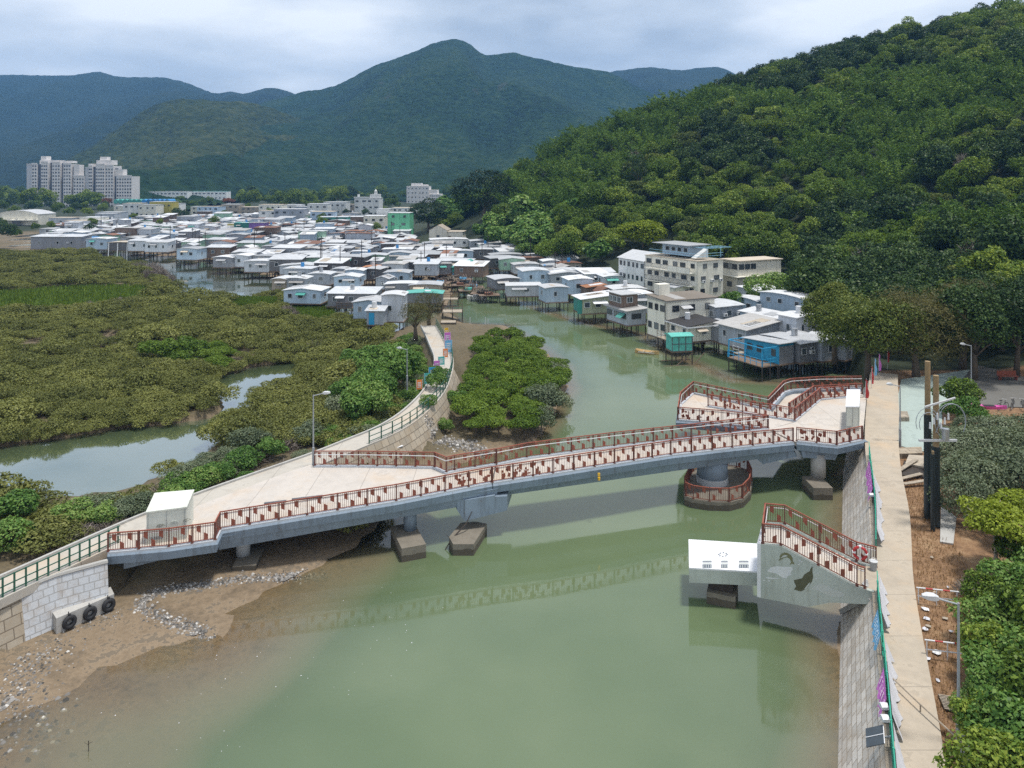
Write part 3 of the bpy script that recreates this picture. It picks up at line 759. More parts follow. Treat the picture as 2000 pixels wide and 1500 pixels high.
# decks
cl_e = [PB((215,1060)), PB((300,1021)), PB((420,974)), PB((560,922)), PB((606,907))]
m = MB(); poly = [p + dz for p in nl] + [p + dz for p in reversed(fl)] + [p + dz for p in reversed(cl_e)]
m.prism([(p.x, p.y) for p in poly], [p.z - .35 for p in poly], [p.z for p in poly]); m.build('deck', M['conc_deck'], BR, world=True)
m = MB(); poly = [p + dz for p in nm] + [p + dz for p in reversed(fm)]
m.prism([(p.x, p.y) for p in poly], [p.z - .35 for p in poly], [p.z for p in poly]); m.build('deck', M['conc_deck'], BR, world=True)
RD = [(1556,863),(1634,871),(1684,860),(1690,768),(1688,757)]
ARM_IN = [(1660,776),(1602,781),(1552,824)]
m = MB()
poly = [PB(p) + dz for p in [(1556,863),(1634,871),(1684,860),(1689,772),(1660,776),(1602,781),(1552,824),(1383,800),(1383,794),(1500,800),(1354,768),(1329,790),(1324,821),(1400,826),(1501,838)]]
main = [PB(p) + dz for p in [(1556,863),(1634,871),(1684,860),(1692,776),(1660,776),(1602,782),(1552,824),(1501,838)]]
m.prism([(p.x, p.y) for p in main], [p.z - .35 for p in main], [p.z for p in main]); m.build('deck', M['conc_deck'], BR, world=True)
m = MB(); obs = [PB(p, -.02) + dz for p in [(1501,838),(1552,824),(1383,794),(1475,793),(1354,768),(1329,790),(1324,821),(1410,827)]]
obs = [PB(p) + dz for p in [(1501,838),(1552,823),(1500,800),(1354,768),(1329,790),(1324,821),(1410,829)]]
m.prism([(p.x, p.y) for p in obs], [p.z - .4 for p in obs], [p.z - .002 for p in obs]); m.build('deck', M['conc_deck'], BR, world=True)
m = MB(); arm = [PB(p, -.3) + dz for p in [(1500,803),(1552,818),(1590,785),(1648,774),(1686,768),(1684,758),(1600,759),(1545,763),(1530,768)]]
m.prism([(p.x, p.y) for p in arm], [p.z - .4 for p in arm], [p.z for p in arm]); m.build('deck', M['conc_deck'], BR, world=True)
# edge beams and kerbs
for ln in (nl, nm, nr):
    beam([p + Vector((0,0,-.04)) for p in ln], BR, 'edge_beam', EDGE, M['steel_blue'], 1)
    beam(ln, BR, 'kerb', KERB, M['kerb'], 1)
for ln in (fl, fm):
    beam([p + Vector((0,0,-.04)) for p in ln], BR, 'edge_beam', EDGE, M['steel_blue'], -1)
    beam(ln, BR, 'kerb', KERB, M['kerb'], -1)
obs_e = [PB(p) for p in [(1501,838),(1450,833),(1410,828),(1324,821),(1329,790),(1354,768),(1500,800),(1530,767),(1545,762),(1600,758),(1682,757)]]
beam([p + Vector((0,0,-.05)) for p in obs_e], BR, 'edge_beam', EDGE, M['steel_blue'], -1)
beam(obs_e, BR, 'kerb', KERB, M['kerb'], -1)
inn = [PB(p) for p in [(1383,794),(1450,806),(1552,823),(1602,781),(1658,776)]]
beam(inn, BR, 'kerb', KERB, M['kerb'], 1)
# box girders below the spans
def girder(a, b, wtop, wbot, d0, d1, z0):
    m = MB(); a = Vector(a); b = Vector(b)
    t = (b - a).normalized(); nn = Vector((-t.y, t.x, 0)).normalized()
    vs = []
    for p, d in ((a, d0), (b, d1)):
        vs += [p + nn*wtop + Vector((0,0,z0)), p - nn*wtop + Vector((0,0,z0)), p - nn*wbot + Vector((0,0,z0-d)), p + nn*wbot + Vector((0,0,z0-d))]
    m.add(vs, [(0,1,2,3),(7,6,5,4),(0,4,5,1),(1,5,6,2),(2,6,7,3),(3,7,4,0)])
    m.build('girder', M['steel_blue'], BR, world=True)
ctr = lambda a, b, t=.5: a.lerp(b, t)
g0 = ctr(PB((962,944)), PB((970,907))); g1 = ctr(PB((1545,864)), PB((1503,838)))
girder(g0, g1, 1.3, 1.0, .95, .95, -.35)
girder(PB((240,1066)), PB((430,1022)), .9, .7, .8, .8, -.35); girder(PB((430,1022)), PB((962,932)), 1.3, 1.0, .95, .95, -.35)
girder(PB((1360,800)), PB((1600,800)), 1.2, .9, .8, .8, -.4); girder(PB((1545,850)), PB((1680,845)), 1.2, .9, .55, .55, -.36)
# hinge haunches
def haunch(a, depth0, depth1, length, wid, z0, back):
    """cantilever block under a deck edge"""
    a = Vector(a); t = Vector((1, -.02, 0)).normalized() if True else 0
def block(poly3, zb, zt, name, mat, parent=BR):
    m = MB(); m.prism([(p[0], p[1]) for p in poly3], zb, zt); return m.build(name, mat, parent, world=True)
# pier block left of mid span (drop-in bearing seat)
pb = P(912,1010,1.75); wv = Vector((.985, .17, 0)); dv = Vector((-.17, .985, 0)); YY = 53.6
def onY(px, Y, z): return Vector(((px-1000)/FP*Y, Y, z))
f0 = onY(907,53.3,0); f1 = onY(990,54.1,0)
m = MB()
prof = [(907, 1.45), (990, 1.85), (990, 2.9), (966, 2.95), (966, 3.05), (907, 2.95)]
prof3 = []
for px, z in prof: 
    Yp = 53.3 + (px - 907) / 83.0 * .8
    prof3.append(onY(px, Yp, z))
bk = [p + Vector((.35, 2.6, 0)) for p in prof3]; n = len(prof3)
m.add(prof3 + bk, [tuple(range(n)), tuple(reversed(range(n, 2*n)))] + [((i+1) % n, i, n+i, n+(i+1) % n) for i in range(n)])
m.build('bearing_block', M['steel_blue'], BR, world=True)
m = MB(); m.prism([onY(893,53.35,0), onY(906.5,53.3,0), onY(908,55.9,0), onY(880,55.7,0)], [2.2,1.5,1.5,2.2], [3.0,3.0,3.0,3.0]); m.build('bearing_block', M['steel_blue'], BR, world=True)
# right haunch under the far end of the span
m = MB(); hp = [(1462, 3.2), (1490, 2.1), (1558, 2.75), (1548, 3.3)]
a3 = [onY(px, 62.25, z) for px, z in hp]; b3 = [p + Vector((.4, 2.2, 0)) for p in a3]
m.add(a3 + b3, [(0,1,2,3),(7,6,5,4),(1,0,4,5),(2,1,5,6),(3,2,6,7),(0,3,7,4)]); m.build('haunch', M['steel_blue'], BR, world=True)
m = MB(); hp = [(1565, 3.3), (1568, 2.75), (1631, 2.55), (1640, 3.3)]
a3 = [onY(px, 62.0, z) for px, z in hp]; b3 = [p + Vector((.4, 2.6, 0)) for p in a3]
m.add(a3 + b3, [(0,1,2,3),(7,6,5,4),(1,0,4,5),(2,1,5,6),(3,2,6,7),(0,3,7,4)]); m.build('haunch', M['steel_blue'], BR, world=True)
# piers and caps
def pier(px, py, zb, zt, r, mat, cap=None):
    c = P(px, py, zb); m = MB()
    m.tube([c, Vector((c.x, c.y, zt))], r, 28); o = m.build('pier', M[mat], BR, world=True, smooth=False)
    for f in o.data.polygons: f.use_smooth = len(f.vertices) == 4
    if cap:
        mm = MB(); mm.prism(cap[0], cap[1], cap[2]); mm.build('pile_cap', M['conc_raw'], o, world=True)
    return o
def quadcap(c, ux, w, l): 
    u = Vector((*ux, 0)).normalized(); v = Vector((-u.y, u.x, 0)); c = Vector(c)
    return [c - u*w - v*l, c + u*w - v*l, c + u*w + v*l, c - u*w + v*l]
c1 = P(474,1090,.55); pier(475,1082,.5,2.6,.46,'conc_pier',(quadcap(c1 + Vector((.3,.3,0)),(1,.1),.75,1.2) , -.6, .5))
c2 = P(800,1042,1.0); pier(801,1034,.9,2.9,.47,'steel_blue',(quadcap(c2 + Vector((-.1,-.1,0)),(.9,.35),.85,1.75), -1.5, .95))
c3 = P(913,1028,.7); m = MB()
poly = [P(877,1046,.9), P(885,1060,.9), P(925,1060,.9), P(951,1012,1.2), P(928,1008,1.2), P(900,1010,1.2)]
m.prism([(p.x,p.y) for p in poly], -1.5, .8); capo = m.build('pile_cap', M['conc_raw'], BR, world=True)
isl_c = P(1403,950,.7); pier(1391,943,.6,3.4,1.25,'steel_blue')
m = MB(); m.tube([P(1391,943,.6), P(1391,943,.6) + Vector((0,0,.62))], 1.3, 28); m.build('pier_foot', M['conc_pier'], BR, world=True)
c5 = P(1596,940,1.05); pier(1598,930,1.0,3.0,.6,'conc_grey',(quadcap(c5,(1,0),.78,1.2), -1.2, 1.0))
# island cap around the big pier with its own railing
isl = [P(x, y, .75) for x, y in [(1335,955),(1337,968),(1352,974),(1385,979),(1425,980),(1452,973),(1466,958),(1470,937),(1462,918),(1440,910),(1405,907),(1370,909),(1352,918)]]
m = MB(); m.prism([(p.x,p.y) for p in isl], -1.2, .7); m.build('pier_island', M['conc_raw'], BR, world=True)
isl_r = [Vector((p.x + (isl_c.x-p.x)*.04, p.y + (isl_c.y-p.y)*.04, .7)) for p in isl]
bridge_rail('railing', isl_r + [isl_r[0]], BR, 1.05, True, 0, 5, close=True)
# railings
up9 = Vector((0, 0, .09))
R1 = [p + up9 for p in nl]
bridge_rail('railing', R1, BR, seed=11, hand=1, fancy=[(5, .62, 1.0)])
bridge_rail('railing', [p + up9 for p in nm], BR, seed=12, hand=1, fancy=[(0, .1, .9), (1, 0, .1)])
bridge_rail('railing', [p + up9 for p in nr], BR, seed=13, hand=1, fancy=[(0, .05, .7)])
bridge_rail('railing', [p + up9 for p in fl], BR, seed=14, hand=-1, fancy=[(4, .3, 1.0)])
bridge_rail('railing', [p + up9 for p in fm], BR, seed=15, hand=-1)
bridge_rail('railing', [p + up9 for p in obs_e[:4]], BR, seed=16, hand=-1, fancy=[(2, .4, .9)])
bridge_rail('railing', [p + up9 for p in obs_e[3:]], BR, seed=17, hand=-1)
bridge_rail('railing', [p + up9 for p in inn], BR, seed=18, hand=1, fancy=[(0, .3, .9)])
inn2 = [PB(p, -.2) for p in [(1541,806),(1590,771),(1684,766)]]
bridge_rail('railing', inn2, BR, seed=19, hand=1)
# small yellow marker light below the mid span edge
m = MB(); q = PB((1169,914)) + Vector((.0, -.24, -.3)); m.box(q.x-.09, q.y-.05, q.z-.22, q.x+.09, q.y+.05, q.z); m.tube([q + Vector((0,-.06,-.28)), q + Vector((0,-.06,-.5))], .1, 10)
m.build('marker_light', M['paint_yellow'], BR, world=True)
# machinery cabinets standing on the decks
def cabinet(pxs, z, h, label, marks):
    pts = [P(x, y, z) for x, y in pxs]
    e = empty('machinery_cabinet', pts[0], label, 'cabinet')
    m = MB(); m.prism([(p.x, p.y) for p in pts], z, z + h - .06); m.build('body', M['cabinet'], e, world=True)
    c = sum((p for p in pts), Vector()) / len(pts)
    ex = [c + (p - c) * 1.035 for p in pts]
    m = MB(); m.prism([(p.x, p.y) for p in ex], z + h - .06, z + h + .03); m.build('lid', M['paint_white'] if not marks else M['cabinet'], e, world=True)
    fa, fb = pts[0], pts[1]; dd = (fb - fa); Lc = dd.length; dd.normalize(); nn0 = Vector((dd.y, -dd.x, 0)) * .012
    m = MB()
    for u in (.04, .5, .96): m.bar(fa + dd*Lc*u + nn0 + Vector((0,0,.08)), fa + dd*Lc*u + nn0 + Vector((0,0,h-.12)), .012, .02, up=nn0)
    for k in range(5): m.bar(fa + dd*Lc*.1 + nn0 + Vector((0,0,.25+.05*k)), fa + dd*Lc*.42 + nn0 + Vector((0,0,.25+.05*k)), .012, .018, up=nn0)
    m.build('door_trim', M['steel_grey'], e, world=True)
    if marks:
        f0, f1 = pts[0], pts[1]; d = (f1 - f0).normalized(); nn = Vector((d.y, -d.x, 0)) * .006
        for (u, zz, kind) in marks:
            q = f0 + d * u + Vector((0, 0, zz)) + nn
            mm = MB(); rs = random.Random(int(u * 100))
            for k in range(7):
                a0 = .25 + k * .4; r0 = .3 - .02 * k
                p0 = q + d * (r0 * math.cos(a0) * 1.0) + Vector((0, 0, r0 * .7 * math.sin(a0)))
                p1 = q + d * ((r0) * math.cos(a0 + .34)) + Vector((0, 0, r0 * .7 * math.sin(a0 + .34)))
                mm.bar(p0, p1, .01, .035 + .03 * rs.random(), up=nn)
                if k % 2: mm.bar(p0, q + Vector((0, 0, -.02)), .01, .02, up=nn)
            mm.build('mural', M[kind], e, world=True)
    return e
cabinet([(286,1064),(364,1053),(378,1017),(303,1024)], 3.02, 2.05, 'large square cream machinery cabinet on the left bridge deck', [(.75, 1.0, 'mural_dark'), (1.55, 1.1, 'mural_mid'), (2.3, 1.12, 'mural_dark')])
cabinet([(1652,842),(1678,842),(1680,806),(1654,806)], 3.97, 2.15, 'tall narrow cream machinery cabinet on the right bridge platform', None)
# scraps on the left deck: two dark timber bars
for px0, py0, px1, py1, lb in ((516,986,559,981,'short dark steel bar lying on the bridge deck by the railing'),(570,978,630,971,'longer dark steel bar lying on the bridge deck by the railing')):
    m = MB(); m.bar(PB((px0,py0),.08), PB((px1,py1),.08), .18, .12); tag(m.build('steel_bar', M['frame_dark']), lb, 'steel bar')

# ---------------------------------------------------------------- left landing and sea wall
lt = [P(x, y, 2.9) for x, y in [(-420,1345),(-160,1240),(40,1152),(110,1125),(210,1098)]]
for i in range(len(lt) - 1):
    a, b = lt[i], lt[i+1]; d = (b - a).normalized()
    slope_wall('sea_wall', ['rough sea wall far below the left footpath', 'tan stone block sea wall at the left edge below the green fence', 'pale blue stone block slope left of the mooring ledge', 'pale stone block slope behind the mooring ledge beside the bridge'][i], a, b, (d.y, -d.x, 0), .75, 'stone_block' if i > 1 else 'stone_tan', 'conc_grey', .0)
m = MB(); led = [P(110,1208,1.1), P(223,1160,1.1), P(216,1146,1.1), P(101,1194,1.1)]
m.prism([(p.x,p.y) for p in led], -.4, 1.1)
ledge = tag(m.build('mooring_ledge', M['conc_grey']), 'long low concrete mooring ledge with black tyre fenders below the left sea wall', 'mooring ledge')
def torus(r, t, n=20, k=8):
    m = MB(); vs = []; fs = []
    for i in range(n):
        a = 2*math.pi*i/n
        for j in range(k):
            b = 2*math.pi*j/k; rr = r + t*math.cos(b)
            vs.append((rr*math.cos(a), t*math.sin(b), rr*math.sin(a)))
    for i in range(n):
        for j in range(k): fs.append((i*k+j, i*k+(j+1) % k, ((i+1) % n)*k+(j+1) % k, ((i+1) % n)*k+j))
    m.add(vs, fs); return m
tm = torus(.27, .13).mesh('tyre', M['rubber'], True)
ld = (led[1] - led[0]).normalized(); ln_ = Vector((ld.y, -ld.x, 0))
for k, (t, w_) in enumerate(((.2, 'leftmost, nearest the tan stones'), (.55, 'in the middle of the ledge'), (.88, 'at the end nearest the bridge'))):
    q = led[0].lerp(led[1], t) + ln_ * .15 + Vector((0, 0, -.45))
    o = link('tyre_fender', tm, None, q, (0, 0, math.atan2(ld.y, ld.x))); tag(o, 'black tyre fender hanging on the concrete mooring ledge, ' + w_, 'tyre', 'tyre fenders on the mooring ledge')
    m = MB(); m.tube([(0, .1, .2), (0, .13, .55)], .03, 5); m.tube([(0,0,.3),(0,.02,.46)], .07, 6); link('rope', m.mesh('rope', M['rubber']), o)
# green fence of the causeway
def green_fence(label, pts, h=1.05, step=1.5, mat='paint_green', extra=True, seed=0):
    pts = [Vector(p) for p in pts]; e = empty('railing_fence', pts[0], label, 'fence'); up = Vector((0,0,1)); ob = MB(); rs = random.Random(seed)
    pm = CACHE.setdefault('gpost' + mat, None)
    if pm is None:
        m = MB(); m.box(-.04,-.04,0,.04,.04,h+.04); pm = CACHE['gpost' + mat] = m.mesh('post', M[mat])
    carry = 0.0
    for i in range(len(pts) - 1):
        p, q = pts[i], pts[i+1]; L = (q-p).length; d = (q-p)/L
        for z in (h, h*.55, .18): ob.bar(p + up*z, q + up*z, .05, .05)
        x = carry
        while x < L:
            link('post', pm, e, p + d*x - pts[0], (0,0,math.atan2(d.y,d.x))); x += step
        carry = x - L
    ob.build('rail', M[mat], e, world=True); return e
fo = offset_line(cl, -1.02)
up15 = Vector((0,0,0.02))
green_fence('dark green railing along the footpath at the left edge by the mooring ledge', [p for p in fo if p.x < -24.6], 1.05, .62)
green_fence('dark green railing curving along the causeway behind the bridge', [p + up15 for p in fo if p.y > 64.5 and p.y < 101], 1.1, 1.5)
green_fence('green railing by the far bend of the causeway under the bright banners', [p + up15 for p in fo if p.y >= 100], 1.1, 1.5)
# causeway stone face behind the bridge and the culvert
def slope_strip(name, label, top, bot, mat):
    vs = [tuple(p) for p in top] + [tuple(p) for p in bot]; n = len(top)
    m = MB(); m.add(vs, [(i, n+i, n+i+1, i+1) for i in range(n-1)])
    o = m.build(name, M[mat]); uv = o.data.uv_layers.new(name='UVMap'); L = [0.0]
    for i in range(1, n): L.append(L[-1] + (top[i]-top[i-1]).length)
    for lp in o.data.loops:
        k = lp.vertex_index; uv.data[lp.index].uv = (L[k % n], 0.0 if k < n else 3.0)
    return tag(o, label, 'sea wall')
t = M['stone_tan'].copy(); M['stone_strip'] = t
tcn = next(x for x in t.node_tree.nodes if x.type == 'TEX_COORD'); mpn = next(x for x in t.node_tree.nodes if x.type == 'MAPPING')
t.node_tree.links.new(tcn.outputs['UV'], mpn.inputs['Vector'])
a0 = [p for p in fo if 58 < p.y < 92]
slope_strip('revetment', 'sloping tan stone revetment under the curved causeway railing', [Vector((p.x, p.y, 2.92)) for p in offset_line(a0, -.1)], [Vector((p.x, p.y, -.1)) for p in offset_line(a0, -1.7)], 'stone_strip')
cv = P(812,858,0.3)
m = MB(); m.box(-.9,-.9,-.6,.9,.6,1.5); m.box(-1.0,-1.0,1.5,1.0,.6,1.65)
cu = empty('culvert_outlet', cv, 'grey concrete culvert outlet with a black flap below the causeway', 'culvert', rz=R(35)); m.build('headwall', M['conc_grey'], cu)
m = MB(); m.tube([(.93,-.2,.75),(1.03,-.2,.75)], .55, 18); m.build('flap', M['rubber'], cu)
# sampan with a white canopy moored behind the left platform
bt = empty('sampan', P(738,916,.2), 'white canopied motor sampan moored behind the left bridge platform', 'boat', rz=R(48)); bt.scale = (.85,.85,.85)
def hull(L, W, H, n=9, flat=.6):
    m = MB(); vs = []; fs = []
    for i in range(n):
        t = i/(n-1); w = W/2 * (math.sin(math.pi*min(1, .12+t*.95))**.55 if t < 1 else .05); w = max(w, .04)
        x = -L/2 + L*t; sh = .22*H*(2*t-1)**2*1.6
        vs += [(x, -w, H+sh), (x, -w*flat, sh*.6), (x, w*flat, sh*.6), (x, w, H+sh), (x, w*.9, H+sh), (x, w*.55, .15+sh*.6), (x, -w*.55, .15+sh*.6), (x, -w*.9, H+sh)]
    for i in range(n-1):
        for k in range(8): fs.append((i*8+k, (i+1)*8+k, (i+1)*8+(k+1) % 8, i*8+(k+1) % 8))
    fs.append(tuple(reversed(range(8)))); fs.append(tuple(range((n-1)*8, n*8)))
    m.add(vs, fs); return m
hull(6.5, 2.0, .7).build('hull', M['boat_hull'], bt)
m = MB(); m.extr([(-1.0,1.95),(1.0,1.95),(1.0,2.0),(0,2.1),(-1.0,2.0)], 'x', -1.6, 2.6); m.build('canopy', M['paint_white'], bt)
for sx in (-1.5, 2.5):
    for sy in (-.9, .9): m = MB(); m.tube([(sx,sy,.5),(sx,sy,1.96)], .03, 6); m.build('post', M['steel_light'], bt)
m = MB(); m.box(-2.7,-.4,.3,-2.0,.4,1.0); m.build('engine', M['rubber'], bt)

# ---------------------------------------------------------------- lookout steps with the dolphin mural
LK = empty('lookout_steps', P(1703,1160,3.2), 'sage lookout with stairs, railings and a dolphin mural, beside the right promenade', 'lookout')
R0 = P(1703,1155,3.2); UL = Vector((-.91, .41, 0)).normalized(); VL = Vector((.41, .91, 0)).normalized()
def LKP(l, z, b=0.0): return Vector((R0.x, R0.y, z)) + UL*l + VL*b
WD = 2.9
def side(prof, b0, b1, name, mat):
    m = MB(); n = len(prof)
    a = [LKP(l, z, b0) for l, z in prof]; b = [LKP(l, z, b1) for l, z in prof]
    m.add(a + b, [tuple(reversed(range(n))), tuple(range(n, 2*n))] + [(i, (i+1) % n, n+(i+1) % n, n+i) for i in range(n)])
    return m.build(name, M[mat], LK, world=True)
prof_f = [(-.1,2.55),(2.1,2.15),(3.3,1.62),(5.85,1.55),(5.85,4.68),(4.75,4.80),(.75,3.32),(-.1,3.25)]
side(prof_f, -.12, .12, 'side_wall', 'wall_sage'); side(prof_f, WD-.12, WD+.12, 'side_wall', 'wall_sage')
side([(-.1,2.8),(2.1,2.3),(5.85,1.7),(5.85,1.9),(-.1,3.1)], .12, WD-.12, 'soffit', 'wall_sage')
side([(5.85,1.56),(6.05,1.56),(6.05,4.7),(5.85,4.7)], -.12, WD+.12, 'end_wall', 'paint_white')
# treads
n = 11
for k in range(n):
    l0 = .7 + k*(3.9/n); z = 3.25 + (k+1)*(1.2/n)
    side([(l0, z-.3),(4.7, z-.3) if k == n-1 else (l0+3.9/n, z-.3),(4.7, z) if k == n-1 else (l0+3.9/n, z),(l0, z)], .13, WD-.13, 'tread', 'conc_deck')
side([(4.6,4.2),(5.84,4.2),(5.84,4.46),(4.6,4.46)], .125, WD-.125, 'landing', 'conc_deck')
side([(-.6,3.0),(.7,3.0),(.7,3.26),(-.6,3.22)], .0, WD, 'landing', 'conc_path')
# house block on the left with its flat roof
hb_ = [P(1346,1109,2.35), P(1486.5,1117,2.35), P(1479,1062,2.35), P(1345,1053.5,2.35)]
b0 = LKP(10.02, 0); b1 = LKP(6.06, 0); b2 = LKP(6.06, 0, 3.45); b3 = LKP(10.9, 0, 3.75)
q4 = hb_
m = MB(); m.prism([(p.x,p.y) for p in q4], [1.45,1.5,1.5,1.45], [2.27]*4); m.build('block', M['wall_sage'], LK, world=True)
cc = sum(q4, Vector())/4
m = MB(); m.prism([(p.x+(p.x-cc.x)*.004,p.y+(p.y-cc.y)*.004) for p in q4], 2.27, 2.36); roof_ = m.build('roof', M['paint_white'], LK, world=True)
def roofmark(px, py): p = P(px, py, 2.366); return p
def flat(ptsxy, name, mat, par, z=2.366, th=.004):
    m = MB(); m.prism([(p.x,p.y) for p in [P(x,y,z) for x,y in ptsxy]], z-th, z); return m.build(name, M[mat], par, world=True)
for cx, w_ in ((1381, 9), (1415, 6.5), (1452.5, 9.5)):
    for (y0, y1, mt) in ((1093.2,1095.0,'mural_mid'),(1096.0,1098.2,'mural_slate'),(1099.2,1101.2,'mural_mid'),(1102.2,1109.3,'mural_slate')):
        ww = w_ if y0 > 1095.5 else w_*.85
        flat([(cx-ww,y1),(cx+ww,y1),(cx+ww,y0),(cx-ww,y0)], 'mural', mt, roof_)
    for k in range(4): flat([(cx-w_+2.2+k*w_*.5,1108.6),(cx-w_+3.2+k*w_*.5,1108.6),(cx-w_+3.2+k*w_*.5,1103),(cx-w_+2.2+k*w_*.5,1103)], 'mural', 'mural_mid', roof_, 2.370)
for k in range(8):
    a = k*.8; x, y = 1412 + 8*math.cos(a), 1083 + 3.6*math.sin(a)
    flat([(x-1.6,y+.9),(x+1.0,y+1.1),(x+1.7,y-.6),(x-.6,y-1.2)], 'mural', 'mural_slate', roof_)
# mural on the front wall: outlines given as picture points lying on the wall plane
def wallpt(px, py, out=.125):
    # front plane: R0 + UL*l (b=-out)
    o = R0 - VL*out; k = (px-1000)/FP
    l = (k*o.y - o.x) / (UL.x - k*UL.y); Y = o.y + UL.y*l
    return Vector((k*Y, Y, EYE - (py-HZ)*Y/FP))
def mural(pts, mat, out=.126, th=.004):
    m = MB(); a = [wallpt(x/3.3333+1300, y/3.3333+950, out) for x, y in pts]; b = [p + VL*th for p in a]; n = len(a)
    m.add(a + b, [tuple(range(n))] + [((i+1) % n, i, n+i, n+(i+1) % n) for i in range(n)]); m.build('mural', M[mat], LK, world=True)
mural([(733,487),(745,466),(742,455),(757,437),(775,430),(796,434),(815,447),(826,465),(828,488),(838,500),(836,508),(824,503),(808,512),(812,502),(818,492),(806,470),(790,462),(772,466),(757,474)], 'mural_olive')
mural([(748,470),(762,452),(780,446),(795,452),(785,458),(768,461)], 'mural_mid', .131)
mural([(660,553),(684,527),(720,519),(770,523),(826,526),(828,540),(812,566),(822,574),(800,582),(785,600),(760,594),(720,566),(690,562)], 'mural_pale')
mural([(650,590),(700,596),(752,600),(700,604),(660,600)], 'mural_pale', .128)
mural([(862,690),(836,672),(850,650),(838,626),(836,610),(862,604),(888,598),(905,572),(938,552),(946,530),(957,520),(956,556),(961,590),(952,622),(930,650),(902,674),(880,684)][1:], 'mural_dark')
mural([(902,668),(925,640),(942,622),(936,640),(912,668)], 'mural_mid', .131)
mural([(950,664),(975,644),(1010,636),(1050,646),(1090,668),(1150,690),(1170,712),(1130,722),(1080,718),(1040,700),(1000,682)], 'mural_mid', .127)
for x, y in ((872,486),(884,492),(866,508),(990,566),(980,600),(640,612),(672,616)): mural([(x-9,y),(x,y-5),(x+9,y-2),(x+3,y+4)], 'mural_pale', .129)
# lookout railings (run up the stairs) and lifebuoy
bridge_rail('railing', [LKP(.35,3.28,.0), LKP(.75,3.34,.0), LKP(4.75,4.80,.0), LKP(5.75,4.70,.0), LKP(5.88,4.70,WD)], LK, 1.15, True, -1, 31)
bridge_rail('railing', [LKP(5.85,4.70,WD), LKP(4.75,4.80,WD), LKP(.75,3.34,WD), LKP(-.3,3.25,WD)], LK, 1.15, True, 1, 32)
cp = P(1411,1158,.75)
m = MB(); m.prism([(p.x,p.y) for p in quadcap(cp + Vector((.2,.7,0)),(.93,-.37),.85,.9)], -1.3, .72); m.build('pile_cap', M['conc_raw'], LK, world=True)
m = MB(); m.prism([(p.x,p.y) for p in quadcap(cp + Vector((.25,.9,0)),(.93,-.37),.7,.7)], .72, 1.5); m.build('pier', M['timber_dark'], LK, world=True)
lb = empty('lifebuoy', LKP(.55, 3.95, WD-.16), 'red lifebuoy hanging on the stair railing beside the promenade', 'lifebuoy', rz=math.atan2(UL.y, UL.x))
torus(.34, .085, 24, 8).build('ring', M['paint_red'], lb, smooth=True)
for a in (0, math.pi/2, math.pi, 1.5*math.pi):
    m = MB(); m.tube([(.25*math.cos(a),0,.25*math.sin(a)),(.43*math.cos(a),0,.43*math.sin(a))], .095, 8); m.build('band', M['paint_white'], lb)
m = MB(); m.bar(P(1645,1195,.3), P(1702,1166,2.9), .35, .25); tag(m.build('concrete_ramp_edge', M['conc_grey']), 'sloping concrete drain edge on the sea wall under the lookout', 'drain')
# ================================================================ PLANTS
def leaf_quads(pos, nrm, size, aspect, rs, droop=0.0):
    """diamond leaves at pos facing nrm"""
    n = len(pos)
    nrm = nrm / np.maximum(np.linalg.norm(nrm, axis=1, keepdims=True), 1e-6)
    r = rs.normal(size=(n, 3)); r[:, 2] -= droop
    u = np.cross(nrm, r); u /= np.maximum(np.linalg.norm(u, axis=1, keepdims=True), 1e-6)
    v = np.cross(nrm, u)
    s = (size * (.65 + .7 * rs.rand(n)))[:, None]
    a = u * s * .5; b = v * s * .5 * aspect
    sag = nrm * s * .12
    vs = np.stack([pos - a - sag, pos - b, pos + a - sag, pos + b], 1).reshape(-1, 3)
    return vs
def quads_mesh(name, vs, mat):
    return np_mesh(name, vs, np.arange(len(vs)).reshape(-1, 4), mat)
def crown_pts(seed, R3, nl, n, lump=(.26, .46), zmin=-.35, fill=.72, up=.35, shell=.16):
    rs = np.random.RandomState(seed); R3 = np.array(R3)
    d = rs.normal(size=(nl, 3)); d /= np.linalg.norm(d, axis=1, keepdims=True)
    d[:, 2] = np.where(d[:, 2] < zmin, -d[:, 2] * .6, d[:, 2])
    c = d * (.35 + .4 * rs.rand(nl, 1)) ; r = lump[0] + (lump[1]-lump[0]) * rs.rand(nl)
    k = rs.choice(nl, n * 2, p=r**2 / (r**2).sum())
    q = rs.normal(size=(n * 2, 3)); q[:, 2] += .35; q /= np.linalg.norm(q, axis=1, keepdims=True)
    p = c[k] + q * (r[k] * (1 - shell * 1.2 + shell * 2 * rs.rand(n * 2)))[:, None]
    ins = np.zeros(n * 2, bool)
    for j in range(nl): ins |= (np.linalg.norm(p - c[j], axis=1) < r[j] * fill) & (k != j)
    ok = ~ins & (p[:, 2] > zmin - .25)
    p, q = p[ok][:n], q[ok][:n]
    nr = q * .8 + rs.normal(size=p.shape) * .55; nr[:, 2] += up
    return p * R3, nr, rs
def crown_mesh(name, seed, R3, nl, n, size, mat, aspect=.55, cz=0.0, **kw):
    p, nr, rs = crown_pts(seed, R3, nl, n, **kw)
    p[:, 2] += cz
    return quads_mesh(name, leaf_quads(p, nr, size, aspect, rs), M[mat])
